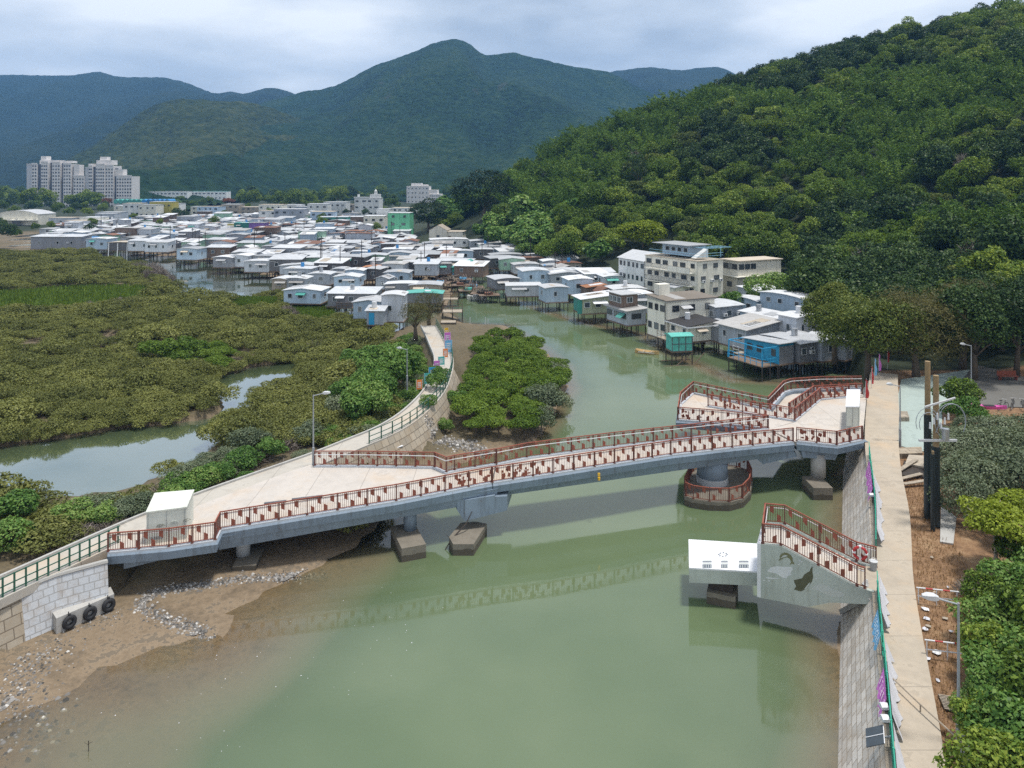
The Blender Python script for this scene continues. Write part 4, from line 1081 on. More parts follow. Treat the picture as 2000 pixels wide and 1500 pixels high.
def bamboo_mesh(name, seed, h, spread, culms, n, size, mat):
    rs = np.random.RandomState(seed); P_ = []; N_ = []
    for i in range(culms):
        a = rs.rand() * 6.28; r = spread * rs.rand()**.6; hh = h * (.65 + .45 * rs.rand())
        t = .25 + .75 * rs.rand(n // culms)**.8
        out = r * (.25 + t**2 * 1.2)
        x = np.cos(a) * out; y = np.sin(a) * out; z = hh * (t - .22 * t**3)
        w = .25 + .55 * np.sin(np.pi * t * .95)
        p = np.stack([x, y, z], 1) + rs.normal(size=(len(t), 3)) * (w * [[.38],[.38],[.25]]).T * (h / 9)
        nn = rs.normal(size=p.shape) * .6; nn[:, 2] += .5; nn[:, 0] += np.cos(a) * .5; nn[:, 1] += np.sin(a) * .5
        P_.append(p); N_.append(nn)
    p = np.concatenate(P_); nn = np.concatenate(N_)
    return quads_mesh(name, leaf_quads(p, nn, size, .3, rs, 1.5), M[mat])
def twig_mesh(name, seed, R3, n, L, mat, base=0.0, up=.6):
    """bare twigs: thin slivers fanning from the base"""
    rs = np.random.RandomState(seed)
    d = rs.normal(size=(n, 3)); d[:, 2] = np.abs(d[:, 2]) + up * .3; d /= np.linalg.norm(d, axis=1, keepdims=True)
    p = d * np.array(R3) * rs.rand(n, 1)**.45; p[:, 2] += base
    dd = d + rs.normal(size=(n, 3)) * .45; dd /= np.linalg.norm(dd, axis=1, keepdims=True)
    u = np.cross(dd, rs.normal(size=(n, 3))); u /= np.linalg.norm(u, axis=1, keepdims=True)
    l = (L * (.5 + rs.rand(n)))[:, None]; w = l * .035 + .004
    vs = np.stack([p - dd*l*.5 - u*w, p - dd*l*.5 + u*w, p + dd*l*.5 + u*w*.4, p + dd*l*.5 - u*w*.4], 1).reshape(-1, 3)
    return quads_mesh(name, vs, M[mat])
def trunk_mesh(name, seed, h, r, limbs=5, lean=.1, mat='bark', spread=.5):
    rs = random.Random(seed); m = MB()
    top = Vector((rs.uniform(-lean, lean)*h, rs.uniform(-lean, lean)*h, h))
    mid = top * .5 + Vector((rs.uniform(-.04,.04)*h, rs.uniform(-.04,.04)*h, 0))
    m.tube([(0,0,-.4), mid*.5, mid, top], [r*1.3, r, r*.8, r*.35], 7)
    for i in range(limbs):
        a = 6.28 * i / limbs + rs.random(); t = .35 + .5 * rs.random(); b = (top * t)
        e = b + Vector((math.cos(a)*spread*h, math.sin(a)*spread*h, h * (.25 + .3*rs.random())))
        m.tube([b, b.lerp(e, .5) + Vector((0,0,.06*h)), e], [r*.5, r*.33, r*.12], 5)
    return m.mesh(name, M[mat], True)
T_ = {}
# (name, crown meshes, trunk mesh): modelled at true size with the foot at z = 0
def both(crown, trunk):
    """single mesh tree for far copies: crown and trunk joined"""
    return crown
for i in range(5):
    h = [7.5, 9, 6.5, 8.5, 7][i]; w = [3.9, 4.3, 3.6, 3.4, 4.6][i]
    T_['hill%d' % i] = (crown_mesh('crown', 100+i, (w, w*.95, h*.45), 26, 2500, .46, 'leaf_hill', cz=h*.56, lump=(.17,.36), shell=.26), trunk_mesh('trunk', i, h*.6, .2, 4))
T_['hill5'] = (T_['hill1'][0].copy(), T_['hill1'][1]); T_['hill5'][0].materials[0] = M['leaf_bright']
T_['hill6'] = (T_['hill4'][0].copy(), T_['hill4'][1]); T_['hill6'][0].materials[0] = M['leaf_shade']
for i in range(2):
    T_['hilldark%d' % i] = (crown_mesh('crown', 130+i, (4.4, 4.2, 3.7), 26, 2400, .46, 'leaf_dark', cz=4.6, lump=(.17,.36), shell=.26), trunk_mesh('trunk', 30+i, 4.6, .25, 4))
for i in range(3):
    T_['bamboo%d' % i] = (bamboo_mesh('crown', 140+i, 9+i, 3.6, 22, 1800, .62, 'leaf_bamboo'), trunk_mesh('trunk', 40+i, 5.5, .09, 7, .1, 'bark_pale', .3))
for i in range(3):
    T_['broad%d' % i] = (crown_mesh('crown', 150+i, (4.0, 4.0, 3.0), 22, 1100, .95, 'leaf_shrub', aspect=.7, cz=4.0, up=.9), trunk_mesh('trunk', 50+i, 4.2, .18, 5))
for i in range(4):
    T_['mangrove%d' % i] = (crown_mesh('crown', 160+i, (2.1, 2.0, 1.0), 24, 2000, .185, 'leaf_olive', cz=.85, up=.6, lump=(.18,.36), shell=.24), trunk_mesh('trunk', 60+i, 1.1, .06, 6, .1, 'bark', .6))
for i in range(3):
    T_['brightman%d' % i] = (crown_mesh('crown', 170+i, (1.95, 1.85, 1.0), 24, 2100, .2, 'leaf_bright', cz=1.75, up=.6, zmin=-.2, lump=(.16,.34), shell=.26), trunk_mesh('trunk', 70+i, 1.8, .09, 6, .12, 'bark', .45))
for i in range(3):
    T_['shrub%d' % i] = (crown_mesh('crown', 180+i, (1.7, 1.6, 1.4), 14, 2600, .20, 'leaf_shrub', cz=1.3, up=.4), trunk_mesh('trunk', 80+i, 1.2, .05, 6, .1, 'bark', .6))
    T_['greyshrub%d' % i] = (crown_mesh('crown', 190+i, (1.7, 1.7, 1.25), 16, 2600, .17, 'leaf_grey', cz=1.2, up=.4, shell=.3), trunk_mesh('trunk', 90+i, 1.2, .05, 7, .1, 'bark_pale', .6))
    T_['deadshrub%d' % i] = (twig_mesh('crown', 200+i, (1.5, 1.5, 1.7), 700, .55, 'twig_pale'), trunk_mesh('trunk', 95+i, 1.1, .05, 7, .1, 'bark_pale', .6))
for i in range(2):
    T_['olivetree%d' % i] = (crown_mesh('crown', 210+i, (2.3, 2.2, 1.9), 18, 3000, .27, 'leaf_shrub', cz=2.6, up=.4), trunk_mesh('trunk', 110+i, 2.6, .1, 6, .12, 'bark', .45))
def plant(name, key, loc, label, cat, group=None, s=1.0, sz=None, rz=None, tilt=0.0):
    """one plant: an Empty with its crown and trunk as parts (meshes shared by copies)"""
    c, t = T_[key]
    e = empty(name, loc, label, cat, group, rnd.uniform(0, 6.28) if rz is None else rz)
    e.scale = (s, s, sz or s)
    link('crown', c, e); link('trunk', t, e)
    return e
def plant1(name, key, loc, label, cat, group=None, s=1.0, sz=None):
    """one far plant as a single mesh"""
    o = link(name, T_[key][0], None, loc, (0, 0, rnd.uniform(0, 6.28)), (s, s, sz or s))
    return tag(o, label, cat, group)
def scatter_stuff(name, label, pts, keys, pick):
    """everything past the first 300 of a kind as one object: instances on points"""
    me = bpy.data.meshes.new(name); n = len(pts)
    me.vertices.add(n); me.vertices.foreach_set('co', np.array([p[:3] for p in pts], np.float32).ravel())
    attr(me, 'rz', [p[4] for p in pts]); attr(me, 'sc', [p[3] for p in pts]); attr(me, 'var', [float(pick[i]) for i in range(n)])
    o = link(name, me); tag(o, label, None, kind='stuff')
    ng = bpy.data.node_groups.new(name, 'GeometryNodeTree')
    ng.interface.new_socket('Geometry', in_out='INPUT', socket_type='NodeSocketGeometry'); ng.interface.new_socket('Geometry', in_out='OUTPUT', socket_type='NodeSocketGeometry')
    gi = ng.nodes.new('NodeGroupInput'); go = ng.nodes.new('NodeGroupOutput'); jn = ng.nodes.new('GeometryNodeJoinGeometry')
    def at(nm):
        a = ng.nodes.new('GeometryNodeInputNamedAttribute'); a.data_type = 'FLOAT'; a.inputs['Name'].default_value = nm; return a.outputs['Attribute']
    rz, sc, va = at('rz'), at('sc'), at('var')
    cx = ng.nodes.new('ShaderNodeCombineXYZ'); ng.links.new(rz, cx.inputs[2])
    cs = ng.nodes.new('ShaderNodeCombineXYZ')
    for i in range(3): ng.links.new(sc, cs.inputs[i])
    for k, key in enumerate(keys):
        src = SRC[key]
        oi = ng.nodes.new('GeometryNodeObjectInfo'); oi.inputs['Object'].default_value = src; oi.transform_space = 'ORIGINAL'; oi.inputs['As Instance'].default_value = True
        cmp_ = ng.nodes.new('FunctionNodeCompare'); cmp_.data_type = 'FLOAT'; cmp_.operation = 'EQUAL'; cmp_.inputs['B'].default_value = float(k); cmp_.inputs['Epsilon'].default_value = .1
        ng.links.new(va, cmp_.inputs['A'])
        ip = ng.nodes.new('GeometryNodeInstanceOnPoints')
        ng.links.new(gi.outputs[0], ip.inputs['Points']); ng.links.new(cmp_.outputs[0], ip.inputs['Selection']); ng.links.new(oi.outputs['Geometry'], ip.inputs['Instance'])
        ng.links.new(cx.outputs[0], ip.inputs['Rotation']); ng.links.new(cs.outputs[0], ip.inputs['Scale'])
        ng.links.new(ip.outputs[0], jn.inputs[0])
    ng.links.new(jn.outputs[0], go.inputs[0])
    md = o.modifiers.new('scatter', 'NODES'); md.node_group = ng
    return o
SRC = {}
def near_poly(x, y, poly): return pip(np.array([x]), np.array([y]), poly)[0]
def px_of(x, y): return 1000 + x * FP / y
def py_of(y, z): return HZ + (EYE - z) * FP / y
# ---- hillside wood
rg = np.random.RandomState(3)
cand = []
yy = 84.0
while yy < 420:
    step = 4.2 if yy < 170 else (5.1 if yy < 260 else 6.1)
    xs = np.arange((850-1000)/FP*yy, (2330-1000)/FP*yy, step)
    cand.append(np.stack([xs + rg.uniform(-.45,.45,len(xs))*step, yy + rg.uniform(-.45,.45,len(xs))*step], 1)); yy += step * .95
cand = np.concatenate(cand)
cz_ = ground(cand[:, 0], cand[:, 1]); ch_ = hill_z(cand[:, 0], cand[:, 1])
# running horizon per column, to leave out what the ridge hides
cols = np.arange(780, 2400, 20); ys_ = np.arange(80, 440, 4.0)
CX, CY = np.meshgrid(cols, ys_); ev = (hill_z((CX-1000)/FP*CY, CY) - EYE) / CY
rm = np.maximum.accumulate(ev, axis=0)
hill_pts = []
for (x, y), z, h in zip(cand, cz_, ch_):
    px = px_of(x, y)
    if h < 3.2 and not (px > 1550 and 100 < y < 185 and z > 2.4): continue
    ci = int(np.clip((px - 780) / 20, 0, len(cols)-1)); yi = int(np.clip((y - 80) / 4, 0, len(ys_)-1))
    if (z + 9 - EYE) / y < rm[yi, ci]: continue
    if py_of(y, z) > 690 and px < 2100: continue
    if 1130 < px < 1560 and y < 172: continue
    if 1195 < px < 1318 and y < 207: continue
    if 890 < px < 1000 and 282 < y < 316: continue
    hill_pts.append((x, y, z))
def zone(x, y, z):
    """kinds of wood: bamboo drifts, broad-leaved belt low down, dark trees near the ridge"""
    n = float(fbm(np.array(x), np.array(y), 42, 3, 77)); m_ = float(fbm(np.array(x), np.array(y), 22, 2, 78))
    if n > .53 and 9 < z < 66: return 'bamboo'
    if z < 24 and x < 40 and m_ > .42: return 'broad'
    if m_ > .66 or (n < .36 and z > 25): return 'hilldark'
    return 'hill'
ZN = {'bamboo': 3, 'broad': 3, 'hilldark': 2, 'hill': 7}
hill_pts.sort(key=lambda p: p[1])
names = {'bamboo': ('bamboo_clump', 'feathery light green bamboo clump on the wooded hillside', 'bamboo', 'bamboo clumps on the hillside'),
         'broad': ('broadleaf_tree', 'large-leaved green tree in the lower belt of the wooded hillside', 'tree', 'large-leaved trees at the foot of the hill'),
         'hilldark': ('dark_tree', 'dark green round-crowned tree in the hillside wood', 'tree', 'dark trees of the hillside wood'),
         'hill': ('hillside_tree', 'mid green leafy tree in the hillside wood', 'tree', 'green trees of the hillside wood')}
cnt = {}; rest = []
for (x, y, z) in hill_pts:
    k = zone(x, y, z); v = rnd.randrange(ZN[k]); key = k + str(v); cnt[k] = cnt.get(k, 0) + 1
    s = rnd.uniform(.66, 1.28) * (1.12 if y > 240 else 1.0) * (.85 if y < 120 else 1)
    if rnd.random() < .06: s *= 1.25
    nm, lb_, ct, gr = names[k]
    if cnt[k] <= (190 if k == 'hill' else 90):
        o = plant1(nm, key, (x, y, z - .5), lb_, ct, gr, s); SRC.setdefault(key, o)
    else: rest.append((x, y, z - .5, s, rnd.uniform(0, 6.28), key))
keys = sorted(set(r[5] for r in rest))
for k in keys:
    if k not in SRC:
        nm, lb_, ct, gr = names[k.rstrip('0123456789')]; r0 = next(r for r in rest if r[5] == k); SRC[k] = plant1(nm, k, r0[:3], lb_, ct, gr, r0[3])
scatter_stuff('hillside_woods', 'dense mixed green wood covering the upper hillside', rest, keys, [keys.index(r[5]) for r in rest])
T_['snag0'] = (twig_mesh('crown', 250, (2.4, 2.4, 5.0), 500, 1.3, 'twig_pale', 1.5, 1.2), trunk_mesh('trunk', 251, 5.0, .16, 9, .1, 'bark_pale', .4))
for px, py, Yd in ((1690,492,150),(1610,560,140),(1460,300,250),(1350,330,240),(1750,240,260),(1880,330,190),(1560,180,330),(1240,300,270),(1900,480,130)):
    x = (px-1000)/FP*Yd; plant('dead_tree', 'snag0', (x, Yd, float(ground(np.array(x), np.array(float(Yd)))) + 1.5), 'pale bare dead tree standing out of the hillside wood', 'tree', 'dead trees of the hillside wood', 1.15)
# ---- left marsh thicket
mk = []
yy = 56.0
while yy < 250:
    step = 2.15 if yy < 100 else (2.6 if yy < 150 else 3.4)
    x0 = (-380-1000)/FP*yy; x1 = (760-1000)/FP*yy
    xs = np.arange(x0, x1, step)
    mk.append(np.stack([xs + rg.uniform(-.5,.5,len(xs))*step, yy + rg.uniform(-.5,.5,len(xs))*step], 1)); yy += step * .9
mk = np.concatenate(mk)
X_, Y_ = mk[:, 0], mk[:, 1]
gz = ground(X_, Y_)
wat = np.maximum(sdist(X_, Y_, W_CREEK), np.maximum(sdist(X_, Y_, W_UP), np.maximum(sdist(X_, Y_, W_MAIN), np.maximum(sdist(X_, Y_, W_P1) + 1, np.maximum(sdist(X_, Y_, W_P2) + 1, sdist(X_, Y_, W_P3) + 1)))))
dcz = seg_dist(X_, Y_, CAUSE, False); den = fbm(X_, Y_, 16, 3, 50); low = fbm(X_, Y_, 9, 2, 51)
GREEN = [pix([(-60,580),(0,576),(150,564),(290,564),(306,590),(150,612),(0,620),(-60,622)]), pix([(545,600),(600,590),(655,622),(660,640),(600,632)]), pix([(440,590),(540,592),(545,604),(450,606)])]
BRIGHT = pix([(290,712),(420,688),(470,700),(450,728),(400,735),(320,725)])
REED = [pix([(250,530),(330,528),(470,545),(460,556),(350,556),(270,548)]), pix([(110,590),(240,586),(240,606),(110,610)]), pix([(545,614),(640,618),(640,640),(560,636)])]
marsh = []
for i in range(len(mk)):
    x, y = mk[i]
    if wat[i] > .1 or dcz[i] < 3.2: continue
    # keep the bank between the creek and the causeway for its own shrubs
    if y < 78 and dcz[i] < 15 and px_of(x, y) < 640 and py_of(y, .5) > 880: continue
    if any(near_poly(x, y, g) for g in GREEN): continue
    if near_poly(x, y, LAND): continue
    rd = any(near_poly(x, y, g) for g in REED)
    if den[i] < .30 and not rd and y > 112: continue
    px, py = px_of(x, y), py_of(y, .5)
    kind = 'deadshrub' if rd else ('brightman' if near_poly(x, y, BRIGHT) else 'mangrove')
    if kind == "mangrove" and low[i] < .15: kind = 'deadshrub'
    s = (.86 + .45 * den[i]) * rnd.uniform(.7, 1.2) * (1.1 if y > 150 else 1.0) * (1.45 if rnd.random() < .07 else 1)
    marsh.append((x, y, gz[i] - .15 - (.9 if kind == 'brightman' else 0), s, rnd.uniform(0, 6.28), kind + str(rnd.randrange(4 if kind == 'mangrove' else 3))))
marsh.sort(key=lambda p: p[1])
mnames = {'mangrove': ('mangrove_bush', 'olive green mangrove bush in the dense thicket left of the creek', 'bush', 'olive mangrove bushes of the left marsh'),
          'deadshrub': ('bare_shrub', 'bare pinkish grey twiggy shrub in the left marsh', 'shrub', 'bare shrubs of the left marsh'),
          'brightman': ('bright_bush', 'bright green bush on the marsh bank above the creek', 'bush', 'bright green bushes of the left marsh')}
cnt = {}; rest = []
for p in marsh:
    k = p[5].rstrip('0123456789'); cnt[k] = cnt.get(k, 0) + 1
    if cnt[k] <= {'mangrove': 240, 'deadshrub': 50, 'brightman': 60}[k]:
        o = plant1(mnames[k][0], p[5], p[:3], *mnames[k][1:], s=p[3]); o.rotation_euler.z = p[4]; SRC.setdefault(p[5], o)
    else: rest.append(p)
keys = sorted(set(r[5] for r in rest))
for k in keys:
    if k not in SRC: r0 = next(r for r in rest if r[5] == k); SRC[k] = plant1(mnames[k.rstrip('0123456789')][0], k, r0[:3], *mnames[k.rstrip('0123456789')][1:], s=r0[3])

scatter_stuff('mangrove_thicket', 'dense olive mangrove thicket spreading over the left marsh', rest, keys, [keys.index(r[5]) for r in rest])
# ---- grass swards of the marsh and dry grass on the right bank
def blades(name, label, polys, n, h, w, mat, zoff=0.0, seed=1, lay=.35, zfun=None):
    rs = np.random.RandomState(seed); out = []
    for poly in polys:
        a = np.array(poly); lo, hi = a.min(0), a.max(0)
        q = lo + rs.rand(n * 3, 2) * (hi - lo); q = q[pip(q[:, 0], q[:, 1], poly)][:n]
        out.append(q)
    q = np.concatenate(out); m_ = len(q)
    z = ground(q[:, 0], q[:, 1]) + zoff
    a = rs.rand(m_) * 6.28; l = h * (.5 + rs.rand(m_)); tl = np.abs(rs.normal(size=m_)) * lay
    d = np.stack([np.cos(a) * np.sin(tl), np.sin(a) * np.sin(tl), np.cos(tl)], 1)
    u = np.stack([-np.sin(a), np.cos(a), np.zeros(m_)], 1) * (w * (.6 + .8 * rs.rand(m_)))[:, None]
    b = np.stack([q[:, 0], q[:, 1], z - .03], 1); t = b + d * l[:, None]; mid = b + d * l[:, None] * .55 + np.array([0, 0, .08]) * h
    vs = np.stack([b - u, b + u, t + u * .25, t - u * .25], 1).reshape(-1, 3)
    o = link(name, quads_mesh(name, vs, M[mat])); return tag(o, label, None, kind='stuff')
blades('grass', 'bright green marsh grass in the gaps of the mangrove', GREEN, 16000, .7, .12, 'grass_green', seed=2)
DRY = [[tuple(P(x, y, 3)[:2]) for x, y in [(1765,890),(1800,930),(1830,1040),(1880,1080),(1900,1180),(1880,1320),(1870,1420),(1850,1500),(1835,1420),(1815,1290),(1797,1170),(1785,1050),(1768,960)]]]
blades('dry_grass', 'tangled dry brown grass and litter beside the promenade', DRY, 16000, .22, .014, 'grass_dry', 0.02, 3, 1.3)
# ---- shrubs on the bank between creek and causeway, in front of and behind the bridge
BANK = [(30,1017,'olivetree',1.0),(75,997,'mangrove',1.5),(-30,1022,'mangrove',1.6),(110,1022,'mangrove',1.4),(150,1012,'shrub',1.1),(185,997,'greyshrub',1.1),(205,1012,'shrub',1.0),(70,1047,'mangrove',1.5),(20,1062,'shrub',1.3),(120,1052,'mangrove',1.2),(215,987,'mangrove',1.25),(240,1002,'greyshrub',1.0),
 (165,1042,'deadshrub',1.0),(200,1034,'deadshrub',.9),(235,1022,'deadshrub',.8),(270,990,'greyshrub',1.0),(285,965,'mangrove',1.1),(300,985,'deadshrub',1.0),(320,960,'deadshrub',1.1),(345,950,'shrub',1.0),(370,960,'shrub',.9),(330,975,'shrub',.9),(395,945,'shrub',1.1),(425,930,'shrub',1.1),(450,915,'greyshrub',1.2),(385,915,'greyshrub',1.3),(410,895,'greyshrub',1.3),(445,890,'greyshrub',1.4),(355,935,'greyshrub',1.1),(470,905,'shrub',1.2),(500,890,'deadshrub',1.1),(490,870,'greyshrub',1.4),(530,880,'shrub',1.1),(455,860,'mangrove',1.4),(500,840,'mangrove',1.4),(540,850,'mangrove',1.4),(560,865,'deadshrub',1.0),(575,845,'mangrove',1.3),(600,850,'greyshrub',1.2),(540,815,'mangrove',1.4),(580,800,'mangrove',1.4),(620,835,'greyshrub',1.1),(640,850,'shrub',1.0),(660,845,'greyshrub',1.0),(690,835,'shrub',1.1),(640,815,'mangrove',1.3),(610,790,'mangrove',1.4),(660,795,'mangrove',1.4),(520,790,'mangrove',1.3),(560,780,'mangrove',1.4),(600,765,'mangrove',1.5),(640,765,'mangrove',1.4),(440,900,'mangrove',1.2),(480,935,'shrub',.7),(520,915,'deadshrub',.7),(555,900,'deadshrub',.7),(590,888,'greyshrub',.7)]
KW = {'olivetree': ('shrub_tree', 'leafy dark green shrub tree'), 'mangrove': ('mangrove_bush', 'olive mangrove bush'), 'shrub': ('green_shrub', 'fresh green leafy shrub'), 'greyshrub': ('grey_shrub', 'grey-green fine-leaved shrub'), 'deadshrub': ('bare_shrub', 'bare brown twiggy shrub')}
for px, py, k, s in BANK:
    if 378 < px < 465 and 850 < py < 925: s *= .66
    q = P(px, py + 14, .4); gz0 = float(ground(np.array(q.x), np.array(q.y))); q = P(px, py + 14, gz0)
    nm, ds = KW[k]; where = 'on the bank between the left creek and the causeway path' if px < 600 else 'beside the causeway behind the left lamp post'
    if px < 260: where = 'at the left edge between the creek and the littered foreshore'
    plant(nm, k + str(rnd.randrange(2 if k == 'olivetree' else 3)), (q.x, q.y, gz0 - .1), ds + ' ' + where, 'shrub', ds + 's ' + where, s * .92, s * .68)
# green trees and thicket west of the curving causeway
for px, py, k, s, lb_ in [(708,800,'olivetree0',1.25,'bright leafy shrub tree with a sunlit top beside the causeway curve'),(745,790,'olivetree1',1.3,'dark leafy shrub tree close behind the causeway railing bend'),(720,775,'olivetree1',1.2,'rounded shrub tree behind the sunlit one by the causeway'),(690,765,'olivetree0',1.2,'spreading shrub tree over the marsh side of the causeway'),(770,765,'olivetree0',1.3,'tall shrub tree against the causeway by the orange banner'),(735,745,'olivetree1',1.3,'dense shrub tree midway along the causeway thicket'),(700,735,'mangrove1',1.7,'large olive bush at the marsh edge of the causeway thicket'),(790,735,'olivetree1',1.5,'very dark shrub tree over the causeway by the blue banner'),(815,720,'olivetree0',1.5,'dark tall shrub tree leaning over the pale path'),(760,715,'shrub0',1.9,'fresh green shrub in the middle of the causeway thicket'),(725,700,'shrub1',1.9,'light green leafy shrub below the pale house with the blue door'),(700,690,'shrub2',1.7,'light green shrub nearest the stilt house with the blue door'),(760,690,'shrub2',2.0,'broad green shrub right of the house with the blue door'),(795,700,'olivetree0',1.4,'dark shrub tree under the brown casuarina'),(680,712,'mangrove2',1.6,'olive bush left of the light green causeway shrubs'),(660,740,'mangrove0',1.6,'olive bush on the marsh below the causeway thicket'),(675,780,'greyshrub0',1.5,'grey-green shrub below the sunlit causeway tree'),(645,712,'mangrove3',1.5,'olive bush beside the muddy pool under the houses'),(655,690,'mangrove1',1.4,'olive bush at the corner of the muddy pool under the houses'),(720,830,'greyshrub1',1.2,'low grey shrub at the foot of the causeway bank'),(750,815,'shrub1',1.0,'small green shrub at the foot of the causeway railing'),(805,755,'shrub0',1.0,'small bright shrub beside the orange banner')]:
    px -= 26 if px > 735 else 8; s *= .84
    q = P(px, py + 30, 1.2); gz0 = min(2.7, float(ground(np.array(q.x), np.array(q.y))))
    plant('shrub_tree' if 'tree' in k else 'green_shrub', k, (q.x, q.y, gz0 - .1), lb_, 'shrub', None, s)
WEST = offset_line([p for p in cl if 66 < p.y < 118], 2.9)
for k, p in enumerate(WEST):
    for off in (0.0, 1.5):
        q = Vector((p.x - off + rnd.uniform(-.5,.5), p.y + rnd.uniform(-.6,.6), 0)); gz0 = min(2.6, float(ground(np.array(q.x), np.array(q.y))))
        plant('green_shrub', rnd.choice(['shrub0','shrub1','shrub2','greyshrub0','mangrove1']), (q.x, q.y, gz0 - .3), 'low green shrub lining the marsh side of the causeway path', 'shrub', 'low shrubs lining the causeway path', rnd.uniform(.5,.85))
EDGE_C = [Vector((p[0], p[1], 0)) for p in W_CREEK]
for i in range(len(EDGE_C)):
    A_, B_ = EDGE_C[i], EDGE_C[(i+1) % len(EDGE_C)]; L_ = (B_-A_).length; south = i >= 16
    for k in range(max(1, int(L_/1.15))):
        q = A_.lerp(B_, (k+rnd.random())/max(1,int(L_/1.15))); px_ = px_of(q.x, q.y)
        if px_ < -80 or (south and px_ < 330) or (px_ > 355 and py_of(q.y, 0) > 765): continue
        dn = (B_-A_).normalized(); q = q + Vector((-dn.y, dn.x, 0)) * (.0 if i < 12 else .1) * rnd.uniform(-1,1)
        plant1('mangrove_bush', 'mangrove%d' % rnd.randrange(4), (q.x, q.y, .05), 'olive mangrove bush overhanging the edge of the silvery creek', 'bush', 'mangrove bushes at the creek edge', rnd.uniform(.6,.95), rnd.uniform(.7,.95))
# islet of bright mangrove trees
ISL = pix([(915,690),(950,680),(1010,672),(1048,698),(1092,733),(1105,765),(1080,806),(1062,848),(1005,876),(955,870),(905,852),(890,822),(902,780),(918,745)], .3)
a = np.array(ISL); lo, hi = a.min(0), a.max(0); isl_n = 0
yy = lo[1]
while yy < hi[1]:
    for x in np.arange(lo[0], hi[0], 2.3):
        q = (x + rnd.uniform(-.8,.8), yy + rnd.uniform(-.8,.8))
        if near_poly(q[0], q[1], ISL):
            d_ = seg_dist(np.array([q[0]]), np.array([q[1]]), ISL, True)[0]
            edge = d_ < 1.2 and q[0] > -3
            k = 'greyshrub%d' % rnd.randrange(3) if (edge and rnd.random() < .3) else 'brightman%d' % rnd.randrange(3)
            s = rnd.uniform(.75, 1.15)
            front = yy < lo[1] + 3.5
            plant('mangrove_tree', k, (q[0], q[1], float(ground(np.array(q[0]), np.array(q[1]))) - .05), 'grey-green mangrove tree at the rim of the bright islet by the channel' if k[0] == 'g' else ('bright green mangrove tree at the near edge of the islet, its trunk over brown mud' if front else 'bright green mangrove tree inside the islet behind the bridge'), 'tree', 'grey mangrove trees of the islet' if k[0] == 'g' else ('mangrove trees at the near edge of the islet' if front else 'mangrove trees of the islet'), s * (1.25 if k[0] == 'g' else 1))
    yy += 2.1
for px, py, s in [(852,800,.8),(838,835,.6),(870,840,.6),(860,780,.7),(890,800,.9),(850,770,.6)]:
    q = P(px, py, .8); plant('green_shrub', 'shrub%d' % rnd.randrange(3), (q.x, q.y, float(ground(np.array(q.x), np.array(q.y)))-.1), 'small green shrub on the grassy strip between causeway wall and islet', 'shrub', 'small shrubs between causeway wall and islet', s)
# ---- special trees
def special(name, px, pyb, z, R3, cz, n, size, mat, label, nl=26, th=None, tr=.3, seed=1, trunkmat='bark', **kw):
    q = P(px, pyb, z)
    if name == 'tall_pine': q.z = float(hill_z(np.array(q.x), np.array(q.y))) - .5
    c = crown_mesh('crown', seed, R3, nl, n, size, mat, cz=cz, **kw)
    e = empty(name, q, label, 'tree'); link('crown', c, e); link('trunk', trunk_mesh('trunk', seed, th or cz, tr, 7, .08, trunkmat, .4), e); return e
special('mango_tree', 1256, 492, 6.0, (7.0,6.0,4.6), 5.0, 5200, .6, 'leaf_yellow', 'round bright yellow-green tree behind the white gabled house', seed=301, nl=34)
special('banyan_tree', 945, 427, 10.0, (13.5,11,10.0), 9.5, 13000, .7, 'leaf_banyan', 'broad dark banyan tree at the hill foot above the village', seed=302, nl=44, tr=.7)
special('banyan_tree', 838, 452, 3.0, (11.0,9,7.0), 7.0, 8500, .65, 'leaf_banyan', 'dark rounded banyan tree beside the green house in the village', seed=303, nl=36, tr=.6)
special('shade_tree', 1695, 738, 2.6, (7.6,6.5,5.2), 5.6, 21000, .28, 'leaf_shade', 'big olive green tree hanging over the stilt houses by the bridge', seed=304, nl=70, tr=.35, lump=(.14,.3), shell=.3)
special('shade_tree', 1630, 705, 2.6, (5.0,4.5,4.2), 6.0, 12000, .28, 'leaf_shade', 'leafy branches of a tall tree right behind the pale blue houses', seed=305, nl=50, lump=(.15,.32), shell=.3)
special('casuarina_tree', 1790, 735, 3.0, (6.2,5.5,6.0), 5.0, 12000, .42, 'leaf_brown', 'brownish wispy casuarina tree over the end of the promenade', seed=306, nl=30, aspect=.16, tr=.4, shell=.35)
special('casuarina_tree', 1880, 720, 3.0, (5.6,5,6.0), 5.5, 10000, .42, 'leaf_brown', 'brown-green casuarina tree right of the wispy one by the promenade', seed=307, nl=30, aspect=.16, tr=.4, shell=.35)
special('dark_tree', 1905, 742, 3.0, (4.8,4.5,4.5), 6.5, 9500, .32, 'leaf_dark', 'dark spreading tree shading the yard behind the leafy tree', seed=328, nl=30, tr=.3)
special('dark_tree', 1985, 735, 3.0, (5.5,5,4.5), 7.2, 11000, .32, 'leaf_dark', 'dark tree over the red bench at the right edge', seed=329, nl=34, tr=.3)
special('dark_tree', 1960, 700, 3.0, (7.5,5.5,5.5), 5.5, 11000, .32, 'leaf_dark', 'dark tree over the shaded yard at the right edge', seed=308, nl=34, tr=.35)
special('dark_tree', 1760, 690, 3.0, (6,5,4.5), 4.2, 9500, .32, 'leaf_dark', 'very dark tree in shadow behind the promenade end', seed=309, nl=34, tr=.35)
special('dark_tree', 2060, 690, 3.0, (6.5,5.5,5.5), 5.5, 9500, .32, 'leaf_dark', 'dark tree just past the right edge yard', seed=318, nl=34, tr=.35)
